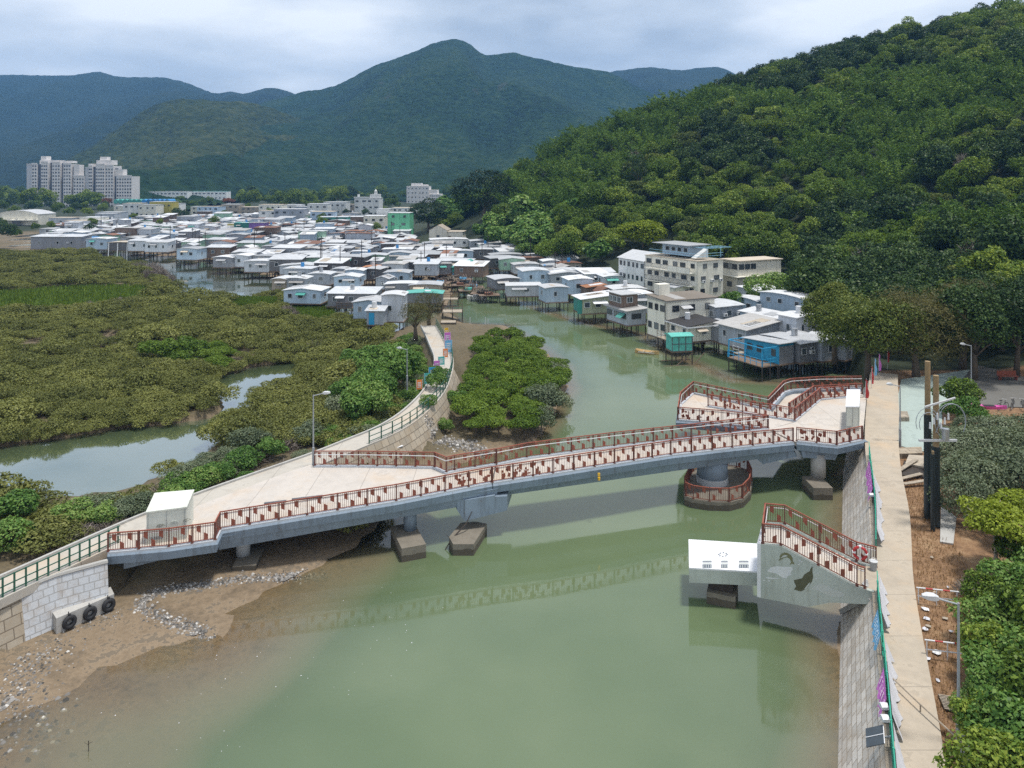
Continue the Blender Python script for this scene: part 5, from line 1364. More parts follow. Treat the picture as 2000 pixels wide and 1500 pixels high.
special('brown_tree', 812, 660, 2.6, (2.9,2.6,2.2), 3.2, 3200, .3, 'leaf_brown', 'reddish brown casuarina tree at the far end of the causeway', seed=310, nl=20, aspect=.2, shell=.4)
special('brown_tree', 838, 640, 2.6, (2.6,2.4,2.6), 3.6, 2400, .3, 'leaf_brown', 'sparse brown tree in front of the timber jetty', seed=311, nl=18, aspect=.2, shell=.45)
special('tall_pine', 1246, 232, 46, (3.5,3.2,6.5), 9.0, 1500, .7, 'leaf_dark', 'tall dark pine sticking up on the hill skyline', seed=312, nl=16, aspect=.2)
special('green_tree', 1085, 515, 2.5, (5.0,4.5,3.4), 4.0, 3600, .5, 'leaf_bright', 'bright green tree among the houses under the hill', seed=313, nl=26)
special('green_tree', 1165, 500, 3.5, (3.2,3,2.6), 3.0, 2400, .45, 'leaf_bright', 'small bright green tree left of the white gabled house', seed=314, nl=20)
special('green_tree', 1030, 505, 2.5, (3.4,3,2.6), 3.0, 2000, .5, 'leaf_shrub', 'leafy green tree near the small white hut under the hill', seed=315, nl=20)
special('green_tree', 1500, 605, 3.0, (6.0,4.2,3.4), 3.2, 6000, .38, 'leaf_shrub', 'leafy trees spilling down beside the cream villa', seed=316, nl=30)
special('green_tree', 1432, 612, 3.0, (2.6,2.2,2.0), 2.2, 2600, .35, 'leaf_shrub', 'small rounded tree by the brown-roofed house', seed=317, nl=20)
# right foreground
T_['bigshrub0'] = (crown_mesh('crown', 401, (2.5,2.3,1.5), 34, 4300, .2, 'leaf_shrub', cz=1.6, up=.5, aspect=.6, lump=(.16,.32), shell=.3), trunk_mesh('trunk', 401, 1.6, .07, 7, .1, 'bark', .6))
T_['bigshrub1'] = (crown_mesh('crown', 402, (2.4,2.4,1.9), 30, 4300, .2, 'leaf_hill', cz=1.7, up=.5, aspect=.6, lump=(.16,.34), shell=.3), trunk_mesh('trunk', 402, 1.6, .07, 7, .1, 'bark', .6))
T_['limetree'] = (crown_mesh('crown', 403, (2.6,2.5,1.5), 42, 4600, .2, 'leaf_lime', cz=2.5, up=.5, zmin=-.2, lump=(.13,.27), shell=.3), trunk_mesh('trunk', 403, 2.5, .1, 8, .12, 'bark_pale', .5))
T_['greymass0'] = (crown_mesh('crown', 404, (2.7,2.6,1.7), 30, 6500, .19, 'leaf_grey', cz=1.7, up=.4, shell=.3), trunk_mesh('trunk', 404, 1.6, .06, 8, .1, 'bark_pale', .6))
T_['greymass1'] = (crown_mesh('crown', 405, (2.5,2.6,1.9), 28, 6500, .19, 'leaf_grey', cz=1.8, up=.4, shell=.3), trunk_mesh('trunk', 405, 1.6, .06, 8, .1, 'bark_pale', .6))
def fg(px, pyb, key, s, label, nm='leafy_shrub', cat='shrub', group=None): 
    q = P(px, pyb, 3.0); plant(nm, key, q, label, cat, group, s)
fg(1945,1115,'limetree',1.15,'yellow-green small tree right of the twin power poles','lime_tree','tree'); fg(2005,1075,'limetree',1.05,'yellow-green small tree at the right edge behind the nearest one','lime_tree','tree')
fg(1882,838,'bigshrub0',1.0,'dark green leafy tree right behind the power poles','leafy_tree','tree'); fg(1875,812,'bigshrub1',1.15,'taller leafy tree by the shaded yard behind the power poles','leafy_tree','tree')
GM = 'grey-green fine-leaved thicket shrub filling the ground right of the power poles'
for px, py, k, s in [(1875,930,'greymass0',.9),(1925,925,'greymass1',1.0),(1985,930,'greymass0',1.1),(1900,985,'greymass1',1.0),(1960,985,'greymass0',1.1),(2030,985,'greymass1',1.1),(1885,1020,'greymass0',.9),(1960,885,'greymass1',.9),(2020,890,'greymass0',1.0),(1865,890,'greymass1',.7),(2080,930,'greymass0',1.2),(1910,880,'greymass1',.8),(2100,1000,'greymass0',1.2)]:
    fg(px, py, k, s, GM, 'grey_shrub', 'shrub', 'grey-green shrubs right of the poles')
GL = 'glossy green leafy shrub in the thicket at the lower right edge'
for px, py, k, s in [(1990,1210,'bigshrub0',1.0),(1935,1215,'bigshrub1',.75),(1955,1270,'bigshrub0',.9),(2030,1290,'bigshrub1',1.1),(1935,1330,'bigshrub1',.8),(2000,1360,'bigshrub0',1.0),(1960,1420,'bigshrub0',.95),(2040,1450,'bigshrub1',1.1),(1925,1475,'bigshrub1',.7),(1985,1520,'bigshrub0',1.0),(1950,1600,'bigshrub1',.9),(2050,1580,'bigshrub0',1.1),(2090,1350,'bigshrub1',1.2),(2080,1180,'bigshrub0',1.2),(1915,1400,'bigshrub0',.5),(2010,1140,'bigshrub1',.9)]:
    fg(px, py, k, s, GL, 'leafy_shrub', 'shrub', 'leafy shrubs at the lower right edge')
fg(1895,1165,'deadshrub0',.6,'bare twiggy shrub on the dry grass by the metal barrier','bare_shrub')
rx = random.Random(31)
for k in range(70):
    x, y = rx.uniform(26, 95), rx.uniform(12, 84)
    if px_of(x, y) < 2110 and y > 20: continue
    plant('leafy_shrub', rx.choice(['bigshrub0','bigshrub1','greymass0','limetree']), (x, y, float(ground(np.array(x), np.array(y))) - .05), 'leafy shrub in the scrub beyond the right edge of the promenade strip', 'shrub', 'scrub beyond the right edge', rx.uniform(.9,1.5))
# tree belt behind the village, at the foot of the mountains
TB = [(5,420,'hill1',1.2),(30,425,'hill0',1.0),(60,420,'hilldark0',1.1),(110,424,'hill3',1.2),(135,426,'hill2',1.1),(150,422,'hilldark1',1.1),(170,426,'hill4',1.0),(200,422,'hill1',1.0),(255,404,'hill2',1.1),(300,402,'hilldark0',1.0),(352,400,'hill4',1.3),(410,402,'hill0',1.1),(20,408,'hill0',1.2),(48,402,'hill1',1.1),(95,412,'hilldark0',.9),(118,414,'hill2',1.1),(140,410,'hilldark1',1.0),(165,415,'hill3',1.0),(185,408,'hill4',1.1),(205,412,'hilldark0',.9),(330,412,'hill0',1.0),(345,406,'broad0',1.1),(360,412,'hilldark1',1.0),(376,408,'hill2',1.1),(395,405,'hill0',1.0),(420,395,'hilldark0',1.3),(450,392,'hilldark1',1.6),(470,394,'hilldark0',1.4),(540,396,'hilldark1',1.7),(560,398,'hilldark0',1.7),(580,396,'hill1',1.3),(640,396,'hill2',1.2),(668,392,'hill4',1.5),(690,394,'hill0',1.1),(770,398,'hill3',1.2),(785,392,'hill1',1.3),(720,396,'hill0',1.2),(610,392,'hill3',1.3),(500,390,'hill4',1.2),(0,460,'hilldark0',.9),(15,475,'hilldark1',.9),(30,470,'hill2',.8),(70,455,'hill0',.6),(100,452,'hill3',.6),(175,458,'hilldark0',.6),(345,430,'hilldark1',.9),(360,432,'hilldark0',.8),(735,458,'hill0',.7),(870,425,'hill1',1.0),(880,410,'hill3',1.1),(862,440,'hill2',.8),(905,452,'hilldark0',.8),(-40,470,'hilldark0',1.2)]
for px, py, k, s in TB:
    q = P(px, py, 2.5); dk = 'dark' in k
    where = 'in the tree belt behind the far village' if py < 420 else 'among the roofs of the far village'
    plant1('dark_tree' if dk else 'village_tree', k, q, ('dark green' if dk else 'green') + ' rounded tree ' + where, 'tree', ('dark' if dk else 'green') + ' trees ' + where, s)
T_['flame0'] = (crown_mesh('crown', 420, (4.5,4.5,2.6), 16, 1500, .7, 'leaf_flame', cz=4), None)
for px, py in [(178,402),(208,404),(605,398),(622,396),(662,396),(445,404)]:
    q = P(px, py, 2.5); plant1('flame_tree', 'flame0', q, 'orange-red flowering tree in the belt behind the far village', 'tree', 'flowering trees behind the far village', 1.2)
rb = random.Random(5)
for i in range(34):
    px, py = rb.uniform(180, 900), rb.uniform(412, 452); plant1('village_tree', rb.choice(['hill0','hill2','hilldark0','hill3']), P(px, py, 2.2), 'small rounded green tree standing between the back rows of village roofs', 'tree', 'small trees between the village roofs', rb.uniform(.55,.95))
for i in range(290):
    px = rb.uniform(-150, 900); Y = rb.uniform(520, 1000); q = Vector(((px-1000)/FP*Y, Y, 2.0))
    if Y < 745 and (200 < px < 470 or 770 < px < 885): continue
    k = rb.choice(['hill0','hill1','hill2','hill3','hill4','hilldark0'])
    plant1('plain_tree', k, q, 'small far green tree on the plain below the mountains', 'tree', 'far trees on the plain below the mountains', rb.uniform(1.2, 2.3))
# ================================================================ STILT HOUSES AND THE VILLAGE
def win_mesh(w, h, kind='white'):
    key = ('win', round(w, 1), round(h, 1), kind)
    if key not in CACHE:
        w, h = key[1], key[2]; m = MB(); f = .07
        for a in ((-w/2,-.05,0,-w/2+f,.02,h), (w/2-f,-.05,0,w/2,.02,h), (-w/2+f,-.05,0,w/2-f,.02,f), (-w/2+f,-.05,h-f,w/2-f,.02,h)): m.box(*a)
        k = max(1, int(w / .6))
        for i in range(1, k): x = -w/2 + w*i/k; m.box(x-.025,-.04,f,x+.025,.0,h-f)
        m.mi = 1; m.box(-w/2+f,-.015,f,w/2-f,.015,h-f)
        CACHE[key] = m.mesh('window', [M['frame_' + kind], M['glass_dark']])
    return CACHE[key]
def ac_mesh():
    if 'ac' not in CACHE:
        m = MB(); m.box(-.38,-.34,0,.38,.0,.5); m.mi = 1; m.tube([(0,-.345,.25),(0,-.36,.25)], .18, 12)
        CACHE['ac'] = m.mesh('air_conditioner', [M['frame_white'], M['frame_dark']])
    return CACHE['ac']
def door_mesh(mat):
    key = 'door' + mat
    if key not in CACHE:
        m = MB(); m.box(-.45,-.05,0,.45,.02,1.95); m.mi = 1; m.box(.3,-.08,.95,.36,-.05,1.05)
        CACHE[key] = m.mesh('door', [M[mat], M['frame_dark']])
    return CACHE[key]
def stilt_mesh(h, mat, r):
    key = ('stilt', round(h, 1), mat, r)
    if key not in CACHE:
        m = MB(); m.tube([(0,0,-h),(0,0,0)], r, 6); CACHE[key] = m.mesh('stilt', M[mat])
    return CACHE[key]
def profile(kind, w, h, rise):
    if kind == 'gable': return [(0,h),(w/2,h+rise),(w,h)]
    if kind == 'curve': return [(w*k/6, h + rise*(1-(2*k/6-1)**2)) for k in range(7)]
    if kind == 'shed': return [(0,h),(w,h+rise)]
    if kind == 'shedr': return [(0,h+rise),(w,h)]
    return [(0,h),(w,h)]
HN = [0]
def house(label, px, py, w, d, h, rot=0.0, z=1.9, wall='wall_silver', roof='roof_silver', rt='curve', rise=.5, ax='y', win=None, door=None, stilts=True, group=None, cat='stilt house', name='stilt_house', ac=0, over=.3, wm=None, stmat='stilt_wood', base=True, floors=1, sides='fl', ww=.9, wk='white', ds='wall_grey', loc=None, hs=None, nst=9):
    """ax: direction the roof profile is swept ('y' = front shows the profile). The near corner at floor level stands at the picture point (px, py)."""
    HN[0] += 1; rs = random.Random(HN[0] * 13 + 5)
    q = loc if loc is not None else P(px, py, z)
    e = empty(name, q, label, cat, group, R(rot))
    W_ = w if ax == 'y' else d
    if rt == 'curve' and cat != 'hall' and 'rusty arched' not in label: rise = rise * .55
    pf = profile(rt, W_, h, rise)
    m = MB(); m.extr([(0,0),(W_,0)] + list(reversed(pf)), 'y' if ax == 'y' else 'x', 0, d if ax == 'y' else w)
    link('wall', m.mesh('wall', M[wall]), e)
    t = .09; o = over
    def ext(pr):
        (x0,z0),(x1,z1) = pr[0], pr[1]; s0 = (z1-z0)/(x1-x0); (x2,z2),(x3,z3) = pr[-2], pr[-1]; s1 = (z3-z2)/(x3-x2)
        return [(x0-o, z0-s0*o)] + list(pr) + [(x3+o, z3+s1*o)]
    ep = ext(pf)
    m = MB(); m.extr([(x, zz+.004) for x, zz in ep] + [(x, zz+t) for x, zz in reversed(ep)], 'y' if ax == 'y' else 'x', -o, (d if ax == 'y' else w) + o)
    link('roof', m.mesh('roof', M[roof]), e)
    if base:
        m = MB(); m.box(-.12,-.12,-.2,w+.12,d+.12,-.005); link('floor', m.mesh('floor', M['timber']), e)
    # windows
    fh = h / floors
    def face(side, n, z0, hh):
        L = w if side in 'fb' else d
        for i in range(n):
            u = L * (i + .5 + rs.uniform(-.12,.12)) / n
            if side == 'f': l, r_ = (u, -.03, z0), 0
            elif side == 'b': l, r_ = (u, d+.03, z0), math.pi
            elif side == 'l': l, r_ = (-.03, u, z0), -math.pi/2
            else: l, r_ = (w+.03, u, z0), math.pi/2
            link('window', win_mesh(ww * rs.choice((.8,1,1.2)), hh, wk), e, l, (0,0,r_))
    for k in range(floors):
        for s in sides:
            L = w if s in 'fb' else d
            n = (win or {}).get(s, max(1, int(L / 2.6)) if rs.random() < .85 else 0) if not isinstance(win, int) else (win if s == 'f' else max(0, win-1))
            if n: face(s, n, k*fh + fh*.40, min(1.0, fh*.38))
    if door:
        l = (w*door[1], -.03, 0); link('door', door_mesh(door[0]), e, l)
    for k in range(ac):
        u = w * (k + .55) / max(1, ac); link('air_conditioner', ac_mesh(), e, (u + .25, -.02, h*.42))
    if cat in ('stilt house', 'tin hut', 'house'):
        def zof(u):
            for (a, za), (b_, zb_) in zip(pf[:-1], pf[1:]):
                if a <= u <= b_ + 1e-6: return za + (zb_-za)*(u-a)/(b_-a)
            return h
        for _ in range(rs.choice((0, 1, 1, 2))):
            k = rs.randrange(len(pf)-1); u0, u1 = pf[k][0], pf[k+1][0]; ln = d if ax == 'y' else w; v = ln * rs.uniform(.15,.8); wd = min(ln*.5, rs.uniform(.9,2.4))
            if len(pf) == 2: u0, u1 = W_*rs.uniform(.02,.4), W_*rs.uniform(.55,.98)
            a, b_ = (u0, v, zof(u0)+t+.02), (u1, v, zof(u1)+t+.02)
            if ax == 'x': a, b_ = (v, u0, a[2]), (v, u1, b_[2])
            m = MB(); m.bar(a, b_, wd, .035); link('roof_patch', m.mesh('roof_patch', M[rs.choice(('roof_grey','roof_white','roof_silver','roof_white','roof_silver','roof_grey','roof_silver','roof_blue' if rs.random() < .2 else 'roof_tan'))]), e)
        if rs.random() < .38:
            x0 = w*rs.uniform(0,.4); x1 = min(w, x0 + rs.uniform(1.6, 3.2)); zz = h*.86
            m = MB(); m.add([(x0,-.03,zz),(x1,-.03,zz),(x1,-1.0,zz-.38),(x0,-1.0,zz-.38),(x0,-.03,zz-.05),(x1,-.03,zz-.05),(x1,-1.0,zz-.43),(x0,-1.0,zz-.43)], [(3,2,1,0),(4,5,6,7),(2,3,7,6),(0,1,5,4),(1,2,6,5),(3,0,4,7)])
            link('awning', m.mesh('awning', M[rs.choice(('roof_grey','roof_silver','roof_white','roof_grey','roof_teal','roof_tan','roof_silver','roof_silver'))]), e)
        if rs.random() < .3: link('air_conditioner', ac_mesh(), e, (w*rs.uniform(.2,.9), -.02, h*.45))
        if rs.random() < .16:
            u = W_*.5; v = (d if ax == 'y' else w)*rs.uniform(.3,.8); m = MB(); m.tube([(0,0,0),(0,0,1.0)], .42, 10); link('water_tank', m.mesh('water_tank', M[rs.choice(('tank_steel','roof_blue','paint_white'))]), e, ((u, v) if ax == 'y' else (v, u)) + (zof(u)+.1,))
    if stilts:
        hh = hs or (q.z + .5); r = .09
        nx = max(2, min(6, int(w/1.7)+1)); ny = max(2, min(5, int(d/1.9)+1)); c = 0
        pts = [(w*i/(nx-1), 0.05) for i in range(nx)] + [(0.05, d*j/(ny-1)) for j in range(1, ny)] + [(w-.05, d*j/(ny-1)) for j in range(1, ny)]
        if nst: pts = pts[:14] + [(w*(i+.5)/max(1,nx-1), d*.45) for i in range(nx-1)]
        for (sx, sy) in (pts if nst else pts[:8]):
            link('stilt', stilt_mesh(hh, stmat, r), e, (sx, sy, -.2))
    return e
def part(e, name, mat, fn):
    m = MB(); fn(m); return link(name, m.mesh(name, M[mat]), e)
def deck(e, x0, y0, x1, y1, rail=None, mat='timber_pale', stl=True, zf=0.0):
    m = MB(); m.box(x0, y0, zf-.12, x1, y1, zf); dk = link('veranda', m.mesh('veranda', M[mat]), e)
    if stl:
        for sx in (x0+.1, (x0+x1)/2, x1-.1):
            for sy in (y0+.1, y1-.1): link('stilt', stilt_mesh(3.0, 'stilt_wood', .08), e, (sx, sy, zf-.12))
    if rail:
        m = MB()
        for a, b in (((x0,y0),(x1,y0)), ((x0,y0),(x0,y1))):
            for zz in (.95,.5): m.bar((*a, zf+zz), (*b, zf+zz), .05, .05)
            n = max(2, int(math.hypot(b[0]-a[0], b[1]-a[1]) / 1.0))
            for i in range(n+1): p = (a[0]+(b[0]-a[0])*i/n, a[1]+(b[1]-a[1])*i/n); m.bar((*p, zf), (*p, zf+.98), .06, .06)
        link('railing', m.mesh('railing', M[rail]), e)
    return dk
# ---- right bank, nearest the bridge
h1 = house('turquoise stilt house with a sun deck of blue rails, nearest the bridge', 1522, 712, 2.6, 6.2, 2.3, 27, wall='wall_turquoise', roof='roof_silver', rt='shedr', rise=.35, ax='x', win={'l':3,'f':0}, over=.35, wk='dark')
part(h1, 'side_panel', 'wall_grey', lambda m: m.box(0,-.04,0,2.6,-.005,2.3)); deck(h1, -3.0, 0, -.1, 6.2, 'paint_blue', 'timber')
for x, y in ((-2.9,.1),(-2.9,3.1),(-2.9,6.1)): part(h1, 'post', 'paint_blue', lambda m: m.box(x-.06,y-.06,0,x+.06,y+.06,2.35))
part(h1, 'beam', 'paint_blue', lambda m: (m.box(-2.95,0,2.3,-2.85,6.2,2.4), m.box(-2.9,0,2.3,0,.1,2.4), m.box(-2.9,6.1,2.3,0,6.2,2.4)))
house('grey corrugated stilt shed joined to the turquoise house', 1563, 709, 3.2, 6.5, 2.5, 27, wall='wall_grey', rt='curve', rise=.3, ax='x', win={'f':2,'l':0}, ac=1)
house('grey stilt house with pale blue corner posts under the shade tree', 1606, 706, 2.9, 6, 2.6, 27, wall='wall_silver', rt='curve', rise=.3, win={'f':1,'l':0})
house('plain grey stilt house standing last in the row beside the promenade end', 1652, 704, 2.2, 5.0, 2.7, 40, wall='wall_silver', rt='curve', rise=.3, win={'f':1,'l':1})
h4 = house('low grey house with a wide ribbed grey roof behind the turquoise one', 1458, 684, 6.2, 5.6, 2.9, 27, wall='wall_silver', roof='roof_grey', rt='shed', rise=.7, ax='y', win={'f':2,'l':2}, over=.6, wk='white')
deck(h4, -2.6, -2.2, 3.2, -.1, 'frame_white', 'timber_pale'); 
house('small grey lean-to hut between the green net cage and the ribbed roof house', 1404, 668, 2.9, 3.6, 2.2, 27, wall='wall_grey', rt='shed', rise=.3, win={'f':1,'l':0})
h6 = empty('net_cage', P(1342, 686, 1.9), 'teal netted cage hut on tall crossed stilts over the channel', 'net cage', rz=R(10))
part(h6, 'floor', 'timber', lambda m: m.box(-2.3,0,-.15,.9,2.4,0)); part(h6, 'net', 'net_green', lambda m: m.box(-2.2,.05,.05,.8,2.3,2.0)); part(h6, 'roof', 'roof_teal', lambda m: m.extr([(-.1,2.05),(2.5,2.05),(2.5,2.15),(1.2,2.4),(-.1,2.15)], 'x', -2.4, 1.0))
part(h6, 'frame', 'frame_dark', lambda m: [m.box(x-.05,-.02,0,x+.05,.03,2.05) for x in (-2.2,-1.2,-.2,.8)] + [m.box(-2.25,-.02,z_,.85,.03,z_+.08) for z_ in (.0,1.0,1.98)])
for x in (-2.2,-.7,.8):
    for y in (.1,2.3): link('stilt', stilt_mesh(2.9,'stilt_wood',.08), h6, (x,y,-.15))
part(h6, 'brace', 'timber', lambda m: (m.bar((-2.2,.05,-2.4),(.8,.05,-.3),.1,.1), m.bar((-3.6,-.3,-1.9),(.8,-.3,-1.9),.1,.1), m.bar((-3.6,.6,-1.3),(.8,.6,-1.3),.1,.1), m.bar((.8,.05,-2.3),(2.6,.05,-.3),.1,.1)))
h7 = house('open fronted house with a black felt roof edged in white by the channel', 1345, 668, 4.6, 5.0, 2.3, 22, wall='wall_cream', roof='roof_dark', rt='shed', rise=.5, win={'f':1,'l':2}, over=.5)
part(h7, 'roof_edge', 'paint_white', lambda m: (m.box(-.55,-.56,2.1,5.1,-.5,2.28), m.box(-.57,-.5,2.1,-.5,5.5,2.28))); deck(h7, -2.2, -.4, -.1, 5.0, 'timber')
house('grey-blue house with two white air conditioners above the black roof', 1398, 634, 5.6, 6.5, 2.7, 27, 3.2, wall='wall_silver', roof='roof_silver', rt='curve', rise=.45, ax='x', win={'f':1,'l':3}, ac=2, cat='house', name='village_house', stilts=False)
house('pale blue low house with a broad white roof in front of the taller blue house', 1526, 654, 3.2, 8.0, 2.3, 30, 3.0, wall='wall_sky', roof='roof_white', rt='shed', rise=.3, ax='y', win={'f':1,'l':2}, cat='house', name='village_house')
house('sky blue two storey house with three windows under a white curved roof', 1570, 640, 3.6, 8.6, 4.4, 30, 3.0, wall='wall_sky', roof='roof_white', rt='curve', rise=.5, ax='x', win={'f':1,'l':3}, floors=2, ac=1, cat='house', name='village_house', stilts=False)
house('tall pale blue house end beside the shade tree', 1556, 668, 4.6, 3.2, 3.4, 30, 3.0, wall='wall_pale', roof='roof_white', rt='curve', rise=.3, win={'f':2,'l':1}, cat='house', name='village_house')
house('small pale blue house behind the grey-blue one with air conditioners', 1478, 618, 2.6, 6, 2.5, 27, 3.4, wall='wall_sky', roof='roof_white', rt='curve', rise=.4, ax='x', win={'f':1,'l':2}, cat='house', name='village_house', stilts=False)
hc = house('cream two storey concrete house with a brown roof right on the channel', 1302, 664, 9.2, 5.2, 6.0, 24, 1.2, wall='wall_cream', roof='roof_brown', rt='shed', rise=.25, ax='x', win={'f':3,'l':3}, floors=2, cat='house', name='channel_house', wk='dark', ww=1.1, ac=2, stilts=True, hs=1.6, stmat='stilt_stone')
part(hc, 'water_tank', 'wall_cream', lambda m: m.box(1.2,3.6,6.2,3.2,5.0,8.0)); part(hc, 'cornice', 'conc_grey', lambda m: (m.box(-.2,-.2,5.75,9.4,-.03,5.95), m.box(-.2,-.03,5.75,-.03,5.4,5.95)))
part(hc, 'drain_pipe', 'frame_dark', lambda m: m.tube([(-.08,.3,0),(-.08,.3,5.7)], .06, 6))
h13 = house('weathered teal and grey two storey shack with rusty balcony windows', 1225, 636, 3.6, 6.4, 2.4, 24, wall='wall_silver', roof='roof_grey', rt='shed', rise=.2, win={'f':1,'l':3}, ww=1.6, wk='dark', over=.5)
part(h13, 'upper_storey', 'wall_rust', lambda m: m.box(.3,2.2,2.5,3.5,6.2,4.7)); part(h13, 'upper_roof', 'roof_white', lambda m: m.box(-.1,1.7,4.72,3.9,6.6,4.84))
for i in range(3): link('window', win_mesh(1.2,1.0,'white'), h13, (.27, 2.9+i*1.3, 3.3), (0,0,-math.pi/2))
link('window', win_mesh(1.2,1.0,'white'), h13, (1.9, 2.17, 3.3)); part(h13, 'awning', 'roof_teal', lambda m: m.bar((-1.1,1.2,1.2),(-.1,1.2,1.9),1.6,.06,up=(0,0,1)))
h14 = house('long pale olive stilt house with a teal end wall at the channel bend', 1137, 613, 6.6, 4.6, 2.6, 14, wall='wall_olive', roof='roof_white', rt='shed', rise=.6, ax='y', win={'f':3,'l':0}, over=.45)
part(h14, 'end_panel', 'wall_teal', lambda m: (m.box(-.05,-.03,0,-.005,4.6,2.5), m.box(-.9,-.04,0,-.01,.0,2.4)))
house('square pale blue stilt hut over the water left of the olive house', 1066, 591, 4.6, 4.4, 2.8, 16, wall='wall_sky', roof='roof_white', rt='curve', rise=.35, win={'f':1,'l':1})
house('wide white sheet metal stilt house jutting over the channel', 990, 579, 7.0, 4.6, 2.2, 5, wall='wall_pale', roof='roof_white', rt='curve', rise=.3, ax='x', win={'f':1,'l':0})
house('light blue house with two dark windows behind the wide white stilt house', 1022, 556, 6.2, 6, 3.0, 12, wall='wall_sky', roof='roof_silver', rt='curve', rise=.4, win={'f':2,'l':0})
house('tall pale blue house beside the rusty shed', 1112, 575, 5.2, 5, 3.0, 14, wall='wall_sky', roof='roof_white', rt='curve', rise=.4, win={'f':1,'l':1})
house('low rusty shed with orange sheets between pale houses', 1146, 579, 4.2, 3.5, 1.8, 16, wall='wall_rust', roof='roof_orange', rt='shed', rise=.4, win={'f':0,'l':0})
house('small rusty arched shed beside the orange roofed one', 1172, 586, 3.2, 3, 1.6, 16, wall='wall_rust', roof='roof_rust', rt='curve', rise=.7, win={'f':0,'l':0})
house('brownish stilt house with a pink balcony along the channel', 968, 566, 5.6, 6, 2.2, 20, wall='wall_grey', roof='roof_white', rt='curve', rise=.4, win={'f':2,'l':1})
for spec in [('white house with a twin roof behind the rusty sheds',1180,564,4.6,5,2.6,'wall_pale','roof_white'),('pale house with a long white roof left of the cream villa',1200,590,6.6,5,2.4,'wall_silver','roof_white'),('grey house under a white roof in front of the white gabled house',1215,606,5.0,4.5,2.4,'wall_grey','roof_white'),('white roofed house just left of the cream channel house',1240,612,4.0,5.5,3.2,'wall_silver','roof_white'),('long grey house behind the tall pale blue one',1092,551,7.5,5,2.5,'wall_silver','roof_silver'),('low house with a rust red roof in the middle of the right bank row',1000,520,9,4,2.0,'wall_rust','roof_rust'),('square grey hut with a flat white roof by the red roofed one',1062,530,4.2,4,2.6,'wall_silver','roof_white'),('house with a faded red roof behind the white square hut',1092,532,6,4,2.2,'wall_tan','roof_rust'),('white roofed house behind the brownish balcony house',1005,535,6.5,5,2.3,'wall_pale','roof_white'),('long grey roofed house in the upper right bank row',960,515,9,5,2.4,'wall_silver','roof_silver'),('grey long house below the trees in the right bank row',940,498,9,5,2.4,'wall_silver','roof_silver'),('light grey house at the top of the right bank row',1030,512,7,5,2.2,'wall_silver','roof_white'),('pale blue hut near the teal awning on the right bank',890,510,5.2,4.5,2.8,'wall_sky','roof_silver'),('long white bungalow below the cream gabled hall',842,484,13,6,2.8,'wall_white','roof_white'),('grey house right of the long white bungalow',920,486,9,6,2.6,'wall_silver','roof_silver'),('brown roofed hut behind the rusty sheds under the hill',1142,520,6.5,6,2.5,'wall_dark','roof_brown')]:
    lb_, px, py, w, d, h, wl, rf = spec; house(lb_, px, py, w, d, h, 12, wall=wl, roof=rf, rt='curve', rise=.4, win={'f':max(1,int(w/3)),'l':1})
h21 = house('grey stilt house with a big sloping teal awning on the right bank', 855, 536, 3.6, 4.5, 2.6, 14, wall='wall_grey', roof='roof_grey', rt='flat', win={'f':1,'l':0})
part(h21, 'awning', 'roof_teal', lambda m: m.add([(3.2,-.3,1.5),(9.2,-.3,3.4),(9.2,3.6,3.4),(3.2,3.6,1.5),(3.2,-.3,1.4),(9.2,-.3,3.3),(9.2,3.6,3.3),(3.2,3.6,1.4)], [(0,1,2,3),(7,6,5,4),(0,4,5,1),(1,5,6,2),(2,6,7,3),(3,7,4,0)]))
part(h21, 'awning_screen', 'net_green', lambda m: m.add([(3.7,0,0),(9.0,0,0),(9.0,0,3.2),(3.7,0,1.5),(3.7,.1,0),(9.0,.1,0),(9.0,.1,3.2),(3.7,.1,1.5)], [(0,1,2,3),(7,6,5,4),(0,4,5,1),(1,5,6,2),(2,6,7,3),(3,7,4,0)]))
# ---- villas on the right bank
v1 = house('white two storey house with a broad white gabled roof under the hill', 1258, 560, 8.0, 9.5, 5.4, 26, 3.2, wall='wall_white', roof='roof_white', rt='gable', rise=1.5, ax='y', win={'f':2,'l':6}, floors=2, cat='house', name='gabled_house', stilts=False, wk='dark', ww=.8)
v2 = house('cream three storey villa with balconies and blue railings on its roof terrace', 1362, 584, 7.0, 14.5, 7.1, 32, 3.2, wall='wall_cream', roof='roof_tan', rt='flat', win={'f':2,'l':6}, floors=3, cat='villa', name='cream_villa', stilts=False, over=.15, wk='dark', ww=1.2, ac=3)
for zf in (2.45, 4.9):
    part(v2, 'balcony', 'wall_cream', lambda m: m.box(-1.5,.6,zf-.15,-.03,13.2,zf))
    part(v2, 'balcony_railing', 'frame_dark', lambda m: [m.bar((-1.45,.6,zf+z_),(-1.45,13.2,zf+z_),.05,.05) for z_ in (.95,.1)] + [m.bar((-1.45,.6+i*.3,zf),(-1.45,.6+i*.3,zf+.95),.03,.03) for i in range(43)])
part(v2, 'balcony_wall', 'wall_cream', lambda m: m.box(-1.48,.6,4.9,-1.38,6.5,5.8))
part(v2, 'terrace_railing', 'paint_sky', lambda m: [m.bar(a + (7.5+z_,), b + (7.5+z_,), .06, .06) for z_ in (.5,1.0) for a, b in (((0,.1),(7.1,.1)),((.1,0),(.1,13.4)))] + [m.bar((.1,i*1.0+.1,7.5),(.1,i*1.0+.1,7.555),.06,.06) for i in range(14)] + [m.bar((i*1.0+.1,.1,7.5),(i*1.0+.1,.1,7.555),.06,.06) for i in range(8)])
part(v2, 'roof_room', 'wall_sky', lambda m: m.box(2.4,4.5,7.55,7.1,12.0,9.68)); part(v2, 'roof_canopy', 'roof_silver', lambda m: m.box(.9,3.4,9.7,7.6,13.6,9.82))
